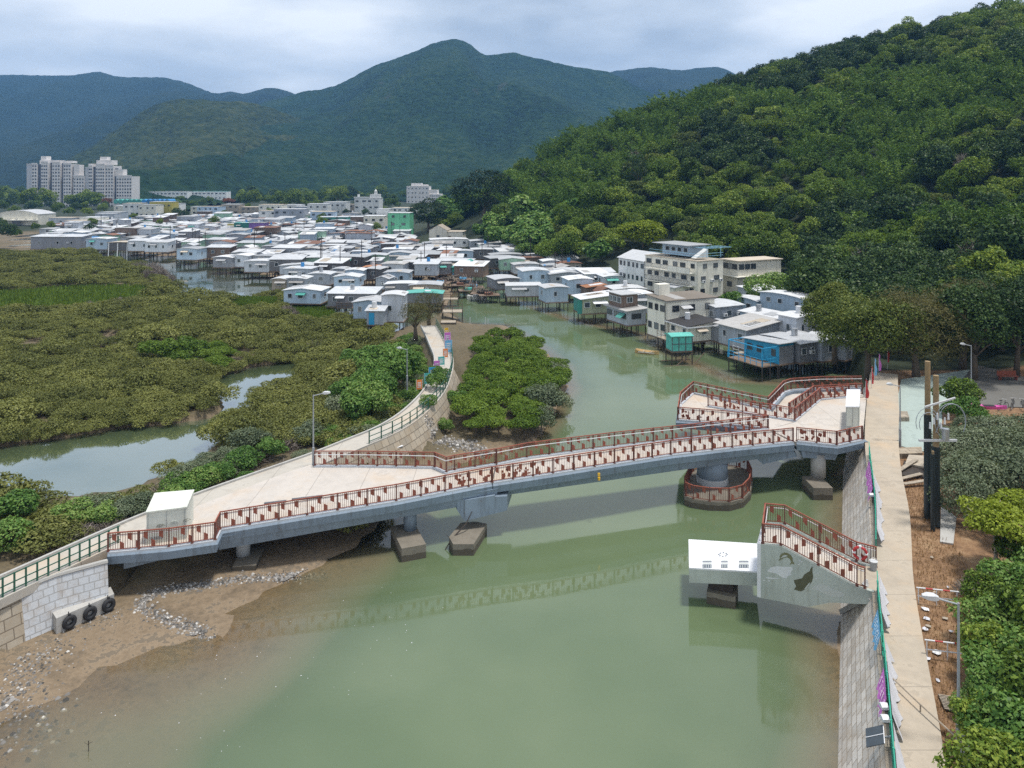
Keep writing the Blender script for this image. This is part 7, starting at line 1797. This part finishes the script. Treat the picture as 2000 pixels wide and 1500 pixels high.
# metal barriers on the dry grass
for px, py, lb_ in ((1790,1178,'upper white and red tubular barrier reaching from the path into the dry grass'),(1806,1284,'lower white and red tubular barrier reaching from the path into the dry grass')):
    q = P(px, py, 3.0); o = empty('tube_barrier', q, lb_, 'barrier', rz=R(-12))
    part(o, 'rail', 'paint_white', lambda m: (m.tube([(0,0,.85),(2.1,0,.85)], .035, 8), m.tube([(.05,0,.4),(1.9,0,.4)], .03, 8)))
    for x in (.1, 1.0, 2.0): part(o, 'post', 'paint_white', lambda m: m.tube([(x,0,0),(x,0,.85)], .03, 8))
    for x in (.45, 1.3): part(o, 'band', 'paint_red', lambda m: m.tube([(x,0,.85),(x+.35,0,.85)], .038, 8))
# dark slab for the pit shade, planks, planters
q = P(1800,945,2.95)
for k, (x0,y0,x1,y1,lb_) in enumerate(((1758,935,1800,925,'pale plank lying across the pit edge beside the promenade'),(1765,945,1812,938,'grey plank on the pit edge behind the dry grass'),(1757,918,1790,897,'tilted tan board by the pit beside the promenade'))):
    m = MB(); m.bar(P(x0,y0,3.15+.05*k), P(x1,y1,3.25+.1*k), .35, .06); tag(m.build('plank', M['timber_pale']), lb_, 'plank')
m = MB(); m.prism([P(x,y,3.1) for x,y in ((1762,928),(1806,932),(1800,905),(1765,900))], 2.6, 3.12); tag(m.build('pit_shade_slab', M['timber_dark']), 'dark slab painted for the shade of a pit under loose boards beside the promenade', 'pit')  # no hole here: a dark slab paints the shade inside the pit
m = MB(); m.prism([P(x,y,3.3) for x,y in ((1768,905),(1808,912),(1812,890),(1775,888))], 3.15, 3.3); tag(m.build('board_sheet', M['roof_tan']), 'buckled tan boards propped beside the dark pit', 'boards')
m = MB(); m.prism([P(x,y,3.4) for x,y in ((1755,886),(1802,884),(1800,872),(1754,874))], 2.9, 3.38); tag(m.build('planter', M['stone_tan']), 'low brick planter wall at the edge of the teal paving', 'planter')
m = MB(); m.prism([P(x,y,3.4) for x,y in ((1750,815),(1776,815),(1772,803),(1750,803))], 2.9, 3.4); tag(m.build('planter', M['stone_tan']), 'small tan planter kerb by the slim street lamp', 'planter')
m = MB(); m.prism([P(x,y,3.05) for x,y in ((1836,1058),(1862,1062),(1868,1010),(1838,985))], 2.8, 3.06); tag(m.build('concrete_slab', M['conc_grey']), 'pale concrete slab behind the twin power poles', 'slab')
o = empty('drain_grate', P(1868,1375,3.05), 'slatted timber drain grate beside the right street lamp', 'grate', rz=R(-15)); part(o, 'frame', 'timber_dark', lambda m: m.box(-.6,-.5,-.1,.6,.5,.0))
part(o, 'slats', 'timber_pale', lambda m: [m.box(-.6,-.5+.1*i,.004,.6,-.45+.1*i,.04) for i in range(10)])
part(empty('handrail', P(1855,1440,3.0), 'thin tan pipe handrail beside the ditch in the right foreground', 'handrail'), 'pipe', 'timber_pale', lambda m: (m.tube([(-.9,3.0,.5),(-.55,1.2,.5),(.0,-1.2,.5),(.6,-3.6,.5)], .035, 6), m.tube([(0,-1.2,0),(0,-1.2,.5)], .03, 6), m.tube([(-.55,1.2,0),(-.55,1.2,.5)], .03, 6)))
m = MB(); m.prism([P(x,y,3.2) for x,y in ((1868,1425),(1890,1425),(1902,1520),(1872,1520))], 2.8, 3.15); tag(m.build('concrete_channel', M['conc_grey']), 'grey concrete drain cover at the foot of the right street lamp', 'drain cover')
rl = random.Random(4)
for k in range(16):
    px, py = rl.uniform(1800,1885), rl.uniform(1060,1340); q = P(px, py, 3.02); a = rl.uniform(.08,.22)
    m = MB(); vs = [(a*math.cos(t)*rl.uniform(.6,1.2), a*math.sin(t)*rl.uniform(.6,1.2), rl.uniform(0,.06)) for t in [i*1.05 for i in range(6)]] + [(0,0,.1)]
    m.add(vs, [(i,(i+1)%6,6) for i in range(6)]); o = m.build('litter', M[rl.choice(['cloth_white','paint_white','roof_tan','canvas_grey'])]); o.location = q; tag(o, 'scrap of pale litter on the dry grass beside the promenade', 'litter', 'litter on the dry grass')
# yard on the right: bicycles, red bench, kayak, parasol
def bicycle(px, py, lb_, rz):
    q = P(px, py, 3.05); e = empty('bicycle', q, lb_, 'bicycle', rz=rz)
    for x in (-.52,.52):
        w = part(e, 'wheel', 'rubber', lambda m: m.tube([(x+.33*math.cos(a),0,.34+.33*math.sin(a)) for a in [2*math.pi*i/18 for i in range(19)]], .025, 5, False))
        link('rim', MB().tube([(x+.29*math.cos(a),0,.34+.29*math.sin(a)) for a in [2*math.pi*i/14 for i in range(15)]], .012, 4, False).mesh('rim', M['steel_light']), w)
    part(e, 'frame', 'rubber', lambda m: (m.tube([(-.52,0,.34),(-.12,0,.3),(.38,0,.75),(-.2,0,.75),(-.12,0,.3)], .022, 6), m.tube([(-.52,0,.34),(-.2,0,.78),(-.23,0,.9)], .02, 6), m.tube([(.52,0,.34),(.38,0,.78),(.36,0,.98)], .02, 6)))
    part(e, 'saddle', 'rubber', lambda m: m.box(-.36,-.07,.9,-.1,.07,.96)); part(e, 'handlebar', 'steel_light', lambda m: m.tube([(.3,-.25,1.0),(.37,0,.98),(.3,.25,1.0)], .018, 6))
for i, (px, py, w_) in enumerate(((1958,800,'first from the power poles'),(1978,798,'in the middle of the row'),(1998,800,'nearest the right edge'))): bicycle(px, py, 'black bicycle parked in the yard at the right edge, ' + w_, R(20+i*25))
o = empty('kayak', P(1932,826,3.3), 'bright pink kayak lying on the thicket at the right', 'kayak', rz=R(-10)); hull(3.0,.75,.3,9,.4).build('hull', M['paint_pink'], o); part(o, 'cockpit', 'rubber', lambda m: m.box(-.5,-.22,.28,.5,.22,.34)); o.location.z += 1.3
o = empty('park_bench', P(1968,742,3.05), 'red bench in the dark shade of the yard', 'bench'); part(o, 'seat', 'corten', lambda m: m.box(-1.1,-.3,.42,1.1,.2,.48)); part(o, 'backrest', 'corten', lambda m: m.box(-1.1,.2,.5,1.1,.26,1.0))  # bench coloured a deeper red to stand in for the yard's shade
for x in (-.95,.9): part(o, 'leg', 'corten', lambda m: m.box(x,-.28,0,x+.06,.2,.42))
# coloured flags at the promenade end and on the causeway
def flag(px, py, z, h, mat, lb_, grp=None, w=.38, lean=.1):
    q = P(px, py, z); e = empty('feather_flag', q, lb_, 'flag', grp, rz=rnd.uniform(-.5,.5)); part(e, 'pole', 'steel_light', lambda m: m.tube([(0,0,0),(lean*.3,0,h*.8),(lean,0,h)], .02, 6))
    part(e, 'cloth', mat, lambda m: m.add([(.02+.02*math.sin(i),.015*math.sin(i*1.7),h*(.25+.73*i/8)) for i in range(9)] + [(w*(.75+.25*math.sin(i*.9)) if i < 7 else w*(8-i)*.5+.05, .06*math.sin(i*1.3),h*(.25+.73*i/8)) for i in range(9)], [(i,9+i,10+i,i+1) for i in range(8)])); return e
for px, py, mt, c_ in ((1702,762,'paint_red','red'),(1708,745,'cloth_blue','light blue'),(1716,735,'cloth_pink','purple pink'),(1690,790,'paint_red','deep red')):
    flag(px, py, 3.5, 2.6, mt, c_ + ' drooping flag at the far end of the promenade', None)
flag(1733,722,3.2,3.4,'paint_red','tall red flag under the casuarina trees')
def banner(px, py, mt, w, h, lb_, rz=0.3):
    q = P(px, py, 3.05); e = empty('banner_stand', q, lb_, 'banner', rz=rz); part(e, 'cloth', mt, lambda m: m.box(-w/2,-.02,.15,w/2,.02,h)); part(e, 'frame', 'steel_light', lambda m: [m.box(x-.02,-.03,0,x+.02,.03,h+.05) for x in (-w/2,w/2)])
    part(e, 'lettering', 'paint_white', lambda m: [m.box(-w*.3,-.028,h*(.3+.14*k),w*.3,-.024,h*(.37+.14*k)) for k in range(4)])
for px, py, mt, w, h, c_ in ((819,763,'paint_orange',.8,1.5,'orange banner standing first on the causeway path'),(835,752,'cloth_teal',1.0,1.7,'teal banner on the causeway railing after the orange one'),(844,740,'paint_blue',1.0,1.7,'blue banner on the causeway railing'),(853,729,'cloth_pink',.9,1.9,'pink banner on the causeway railing bend'),(862,715,'cloth_teal',1.0,1.5,'pale teal banner beyond the pink one on the causeway'),(870,700,'paint_orange',.8,1.6,'small orange banner at the far causeway railing'),(876,690,'cloth_blue',1.2,2.2,'light blue banner at the causeway far bend'),(874,676,'cloth_pink',1.1,2.4,'magenta banner at the causeway far bend'),(872,664,'paint_yellow',.8,2.2,'yellow orange banner farthest along the causeway')): banner(px, py, mt, w*.8, h*.78, c_)
# ---- jetties, boats, poles
def jetty(lb_, px, py, z, w, d, rz=0, rail=True):
    q = P(px, py, z); e = empty('timber_jetty', q, lb_, 'jetty', rz=R(rz)); part(e, 'platform', 'timber_pale', lambda m: m.box(0,0,-.15,w,d,0))
    n = max(2, int(w/1.3)); hm = stilt_mesh(z+.8, 'stilt_wood', .09)
    for i in range(n+1):
        for j in (0, d): link('post', hm, e, (w*i/n, j, -.12))
    if rail: part(e, 'railing', 'timber', lambda m: [m.bar((0,0,zz),(w,0,zz),.07,.07) for zz in (.55,1.05)] + [m.bar((0,d,zz),(w,d,zz),.07,.07) for zz in (.55,1.05)] + [m.bar((w*i/n,j,0),(w*i/n,j,1.1),.08,.08) for i in range(n+1) for j in (0,d)])
jetty('upper timber jetty on tall posts beside the channel end of the left bank', 864, 610, 1.8, 3.6, 3.0, 3); jetty('lower timber jetty in front of the tall one', 861, 630, .9, 2.6, 2.0, 3, False); jetty('long thin timber landing with rails behind the jetties', 850, 585, 1.6, 4.6, 2.2, 3)
def boat(lb_, px, py, L, W, H, rz, mat, extras):
    e = empty('boat', P(px, py, -.12), lb_, 'boat', rz=R(rz)); hull(L, W, H).build('hull', M[mat], e)
    for nm, mt, fn in extras: part(e, nm, mt, fn)
    return e
boat('tan wooden rowing sampan moored below the cream channel house', 1264, 692, 3.6, 1.3, .5, -24, 'boat_wood', [('thwart','timber_pale',lambda m: (m.box(-.7,-.5,.36,-.45,.5,.42), m.box(.5,-.5,.36,.75,.5,.42))), ('stripe','paint_white',lambda m: m.box(-1.2,-.66,.36,1.2,-.62,.44))])
boat('white motor boat with a mast moored in the channel', 932, 586, 4.4, 1.7, .8, -8, 'boat_hull', [('cabin','paint_white',lambda m: m.box(-.9,-.5,.6,.8,.5,1.15)),('windscreen','glass_dark',lambda m: m.box(.8,-.48,.7,.86,.48,1.1)),('mast','steel_light',lambda m: m.tube([(-.2,0,1.0),(-.2,0,4.2)], .03, 6))])
boat('blue open boat moored under the teal awning', 828, 553, 5.2, 1.6, .7, 4, 'boat_blue', [('thwart','timber',lambda m: (m.box(-1,-.6,.5,-.7,.6,.56), m.box(.7,-.6,.5,1.0,.6,.56)))])
boat('small dark boat tied beside the blue one', 850, 546, 4.0, 1.4, .6, 10, 'rubber', [('thwart','timber',lambda m: m.box(-.2,-.5,.4,.1,.5,.46))])
boat('white dinghy under the shore houses of the left bank', 790, 571, 5.0, 1.8, .8, 6, 'boat_hull', [('cover','cloth_blue',lambda m: m.box(-1.6,-.7,.72,1.2,.7,.82))])
for px, py, lb_ in ((918,637,'white mooring pole in the channel, left one'),(953,640,'white mooring pole in the channel by the islet, right one'),(948,638,'thin white mooring pole next to the right one')):
    tag(MB().tube([(0,0,-.8),(0,0,1.6)], .05, 6).build('mooring_pole', M['paint_white']), lb_, 'pole').location = P(px, py, 0)
# utility poles and stacks of timber among the stilt houses
ru = random.Random(12)
for k in range(34):
    for _ in range(20):
        px, py = ru.uniform(180, 1120), ru.uniform(445, 575); q = P(px, py, 2.0)
        if near_poly(q.x, q.y, VIL) or near_poly(q.x, q.y, RBK): break
    else: continue
    e = empty('utility_pole', q, 'thin dark utility pole rising between the stilt houses', 'utility pole', 'utility poles of the stilt village'); h = ru.uniform(5.5, 8)
    part(e, 'pole', 'timber_dark', lambda m: m.tube([(0,0,-2.5),(0,0,h)], .1, 6)); part(e, 'cross_arm', 'timber_dark', lambda m: m.box(-.6,-.05,h-.7,.6,.05,h-.58))
CL = [(845,560),(860,552),(880,548),(900,556),(915,566),(925,560),(820,520),(840,512),(800,535),(905,545),(940,572),(955,575),(870,530),(890,536),(850,500),(825,505)]
for k, (px, py) in enumerate(CL):
    q = P(px, py, 1.7); e = empty('timber_staging', q, 'ramshackle timber staging piled with planks and nets along the channel houses', 'staging', 'timber stagings along the channel', rz=R(ru.uniform(-10,20)))
    part(e, 'platform', 'timber', lambda m: m.box(-2.2,-1.6,-.12,2.2,1.6,0))
    for x in (-2.0,-.7,.7,2.0):
        for y in (-1.4,1.4): link('post', stilt_mesh(2.2,'stilt_wood',.09), e, (x,y,.9 if (k+int(x*3)) % 3 == 0 else -.1))
    part(e, 'clutter', ['timber','wall_rust','timber_pale','rubber'][k % 4], lambda m: [m.bar((ru.uniform(-2,1.6),ru.uniform(-1.4,1.2),ru.uniform(.1,.6)),(ru.uniform(-1.6,2),ru.uniform(-1.2,1.4),ru.uniform(.1,1.4)),.12,.12) for _ in range(14)])
    part(e, 'net', ['net_green','cloth_blue','timber_dark','roof_rust'][k % 4], lambda m: m.box(-.9,-.8,.0,.8,.6,.5))
# ---- stones on the foreshore
def stones_obj(name, lb_, line, n, wd, r0, r1, mat, seed, kind='stuff', z=None):
    rs = np.random.RandomState(seed); pts = [Vector(p) for p in line]; V = []; F = []
    L = [0]
    for i in range(1, len(pts)): L.append(L[-1] + (pts[i]-pts[i-1]).length)
    for k in range(n):
        u = rs.rand()*L[-1]; i = max(j for j in range(len(L)-1) if L[j] <= u); c = pts[i].lerp(pts[i+1], (u-L[i])/(L[i+1]-L[i]))
        x, y = c.x + rs.normal()*wd, c.y + rs.normal()*wd*1.2; r = r0 + (r1-r0)*rs.rand()**2
        V.append((x, y, r)); 
    zz = ground(np.array([v[0] for v in V]), np.array([v[1] for v in V]))
    base = np.array([(1,0,0),(.4,.9,0),(-.8,.6,0),(-.8,-.6,0),(.4,-.9,0),(.1,.1,.75)]); fc = [(0,1,5),(1,2,5),(2,3,5),(3,4,5),(4,0,5)]
    vs = []; fs = []
    for (x, y, r), z_ in zip(V, zz):
        b = len(vs); a = rs.rand()*6.28; ca, sa = math.cos(a), math.sin(a); sq = .7 + .6*rs.rand(6)
        for (p, q_) in zip(base, sq): vs.append((x + r*q_*(p[0]*ca - p[1]*sa), y + r*q_*(p[0]*sa + p[1]*ca), z_ - .03 + r*q_*p[2]))
        fs += [tuple(b+i for i in f) for f in fc]
    m = MB(); m.add(vs, fs); return tag(m.build(name, M[mat]), lb_, None, kind=kind)
def rock_mat():
    t = NT('shell_rock'); g = t.node('ShaderNodeNewGeometry'); c = t.ramp(g.outputs['Random Per Island'], [(0,(.05,.047,.042)),(.5,(.16,.15,.14)),(.85,(.30,.285,.27)),(1,(.55,.53,.5))]); M['shell_rock'] = t.fin(c, .9)
rock_mat()
gl = lambda pts: [P(x, y, .1) for x, y in pts]
stones_obj('shell_bank', 'curved bank of grey oyster shells and stones on the mud below the bridge', gl([(640,1118),(600,1122),(540,1128),(470,1132),(420,1142),(370,1150),(320,1158),(290,1168),(275,1182),(290,1198),(330,1212),(370,1226),(410,1240)]), 3600, .24, .04, .15, 'shell_rock', 3)
stones_obj('scattered_stones', 'loose dark stones scattered over the brown mud at the lower left', gl([(120,1262),(80,1290),(40,1320),(20,1350),(30,1370),(10,1400)]), 1500, .75, .03, .13, 'shell_rock', 4)
stones_obj('scattered_stones', 'wet stones along the edge of the shallows at the bottom left', gl([(60,1365),(90,1390),(40,1420),(100,1440),(20,1460),(60,1490)]), 220, .7, .06, .2, 'shell_rock', 5)
stones_obj('scattered_stones', 'patch of stones on the mud by the mooring ledge', gl([(150,1225),(190,1215),(230,1205)]), 420, .35, .03, .1, 'shell_rock', 6)
stones_obj('scattered_stones', 'grey rubble between causeway wall and islet behind the bridge', gl([(800,862),(850,868),(900,876),(950,884)]), 1500, .6, .06, .2, 'shell_rock', 7)
stones_obj('foreshore_litter', 'litter and driftwood stones on the foreshore left of the white cabinet', gl([(0,1075),(60,1062),(120,1055),(180,1045),(240,1030)]), 900, .5, .04, .14, 'shell_rock', 8)
stones_obj('floating_specks', 'pale specks of foam and leaves floating on the shallow water', [Vector((p.x,p.y,0)) for p in gl([(300,1340),(420,1400),(520,1330),(700,1250),(820,1180)])], 60, 2.2, .015, .035, 'cloth_white', 9)
bpy.data.objects['floating_specks'].location.z = 0.0
o = bpy.data.objects['floating_specks']
for v in o.data.vertices: v.co.z = .012 if v.index % 6 == 5 else .004
m = MB(); m.prism([P(x,y,.4) for x,y in ((255,1152),(272,1158),(276,1148),(258,1146))], .1, .32); tag(m.build('stone_slab', M['conc_grey']), 'pale flat stone on the mud beside the shell bank', 'stone')
for px0,py0,px1,py1,lb_ in ((240,1140,320,1105,'grey concrete beam lying on the mud under the left end of the bridge'),(270,1140,300,1125,'thin pale timber on the mud below the bridge end')):
    m = MB(); m.bar(P(px0,py0,.35), P(px1,py1,.5), .3, .3); tag(m.build('concrete_beam', M['conc_grey']), lb_, 'beam')
o = empty('driftwood_branch', P(885,1062,.2), 'dark bare branch caught on the middle pile cap', 'branch')
part(o, 'branch', 'timber_dark', lambda m: (m.tube([(-.6,-.5,-.3),(-.1,-.2,.4),(.9,.5,1.2),(1.3,.9,1.9)], [.03,.05,.05,.02], 5), m.tube([(-.1,-.2,.4),(-.5,-.1,.7)], [.03,.01], 5), m.tube([(-.5,-.4,-.2),(-.3,-.6,-.6)], [.03,.015], 5)))
o = empty('seedling', P(173,1468,-.02), 'tiny leafless mangrove seedling standing in the shallows at the bottom left', 'seedling'); part(o, 'stem', 'timber_dark', lambda m: (m.tube([(0,0,-.2),(0,0,.5)], .018, 5), m.tube([(0,0,.3),(-.2,0,.42)], .01, 4), m.tube([(0,0,.36),(.18,.0,.45)], .01, 4)))
# ================================================================ LIGHT, SKY, AIR, CAMERA
w = bpy.data.worlds.new('World'); SC.world = w; w.use_nodes = True
nt = w.node_tree; nt.nodes.clear()
SUN_EL, SUN_AZ = R(78), R(100)      # azimuth clockwise from +Y (away from the viewer): the sun stands to the right and a little beyond
out = nt.nodes.new('ShaderNodeOutputWorld')
sky = nt.nodes.new('ShaderNodeTexSky'); sky.sky_type = 'NISHITA'; sky.sun_disc = False
sky.sun_elevation = SUN_EL; sky.sun_rotation = SUN_AZ; sky.altitude = 30; sky.air_density = 1.0; sky.dust_density = 1.5
bg1 = nt.nodes.new('ShaderNodeBackground'); bg1.inputs['Strength'].default_value = 0.08
nt.links.new(sky.outputs[0], bg1.inputs['Color'])
tc = nt.nodes.new('ShaderNodeTexCoord')
mp = nt.nodes.new('ShaderNodeMapping'); mp.inputs['Scale'].default_value = (1.0, 1.0, 3.0); mp.inputs['Location'].default_value = (0.35, 0.2, 0.1)
nt.links.new(tc.outputs['Generated'], mp.inputs['Vector'])
nz = nt.nodes.new('ShaderNodeTexNoise'); nz.inputs['Scale'].default_value = 2.3; nz.inputs['Detail'].default_value = 7; nz.inputs['Roughness'].default_value = 0.5
nt.links.new(mp.outputs[0], nz.inputs['Vector'])
rp = nt.nodes.new('ShaderNodeValToRGB')
e = rp.color_ramp.elements
e[0].position = 0.38; e[0].color = (0.40, 0.455, 0.53, 1)
e[1].position = 0.60; e[1].color = (0.88, 0.90, 0.92, 1)
m_ = e.new(0.48); m_.color = (0.58, 0.63, 0.69, 1)
nt.links.new(nz.outputs['Fac'], rp.inputs['Fac'])
bg2 = nt.nodes.new('ShaderNodeBackground'); bg2.inputs['Strength'].default_value = CLOUD
sx = nt.nodes.new('ShaderNodeSeparateXYZ'); nt.links.new(tc.outputs['Generated'], sx.inputs[0])
mr = nt.nodes.new('ShaderNodeMapRange'); mr.inputs[1].default_value = 0.28; mr.inputs[2].default_value = 0.95; mr.inputs[3].default_value = 1.0; mr.inputs[4].default_value = ZEN
nt.links.new(sx.outputs[2], mr.inputs[0])
vm = nt.nodes.new('ShaderNodeVectorMath'); vm.operation = 'SCALE'; nt.links.new(rp.outputs[0], vm.inputs[0]); nt.links.new(mr.outputs[0], vm.inputs[3])
nt.links.new(vm.outputs[0], bg2.inputs['Color'])
mx = nt.nodes.new('ShaderNodeMixShader'); mx.inputs[0].default_value = 0.88
nt.links.new(bg1.outputs[0], mx.inputs[1]); nt.links.new(bg2.outputs[0], mx.inputs[2])
nt.links.new(mx.outputs[0], out.inputs['Surface'])
sl = bpy.data.lights.new('sun', 'SUN'); sl.energy = SUN; sl.angle = R(7); sl.color = (1.0, 0.955, 0.88)
so = bpy.data.objects.new('sun', sl); COL.objects.link(so)
dirv = Vector((math.sin(SUN_AZ) * math.cos(SUN_EL), math.cos(SUN_AZ) * math.cos(SUN_EL), math.sin(SUN_EL)))
so.rotation_euler = dirv.to_track_quat('Z', 'Y').to_euler(); so.location = (60, 40, 200)

hz = NT('haze_air'); hz.n.remove(hz.b)
pv = hz.node('ShaderNodeVolumePrincipled'); pv.inputs['Color'].default_value = (0.22, 0.52, 1.0, 1); pv.inputs['Density'].default_value = HAZE
hz.con(pv.outputs[0], hz.out.inputs['Volume'])
hb = MB(); hb.box(-4200, -320, -6.0, 4200, 4000, 640)
ho = tag(hb.build('haze', hz.mat), 'thin pale blue haze in the air over the valley', None, kind='stuff')

cam = bpy.data.cameras.new('camera'); co = bpy.data.objects.new('camera', cam); COL.objects.link(co)
co.location = (0, 0, EYE); co.rotation_euler = (R(90), 0, 0)
cam.sensor_width = 36; cam.lens = FP * 36 / 2000.0; cam.shift_y = -(750 - HZ) / 2000.0
cam.clip_start = 0.5; cam.clip_end = 20000
SC.camera = co
SC.view_settings.view_transform = 'Standard'; SC.view_settings.look = 'None'; SC.view_settings.gamma = 1.0
SC.view_settings.exposure = EXPO
SC.render.engine = 'CYCLES'
SC.cycles.use_denoising = DN
SC.cycles.max_bounces = 6; SC.cycles.diffuse_bounces = 2; SC.cycles.glossy_bounces = 2; SC.cycles.transparent_max_bounces = 6; SC.cycles.transmission_bounces = 2
SC.cycles.volume_bounces = 0
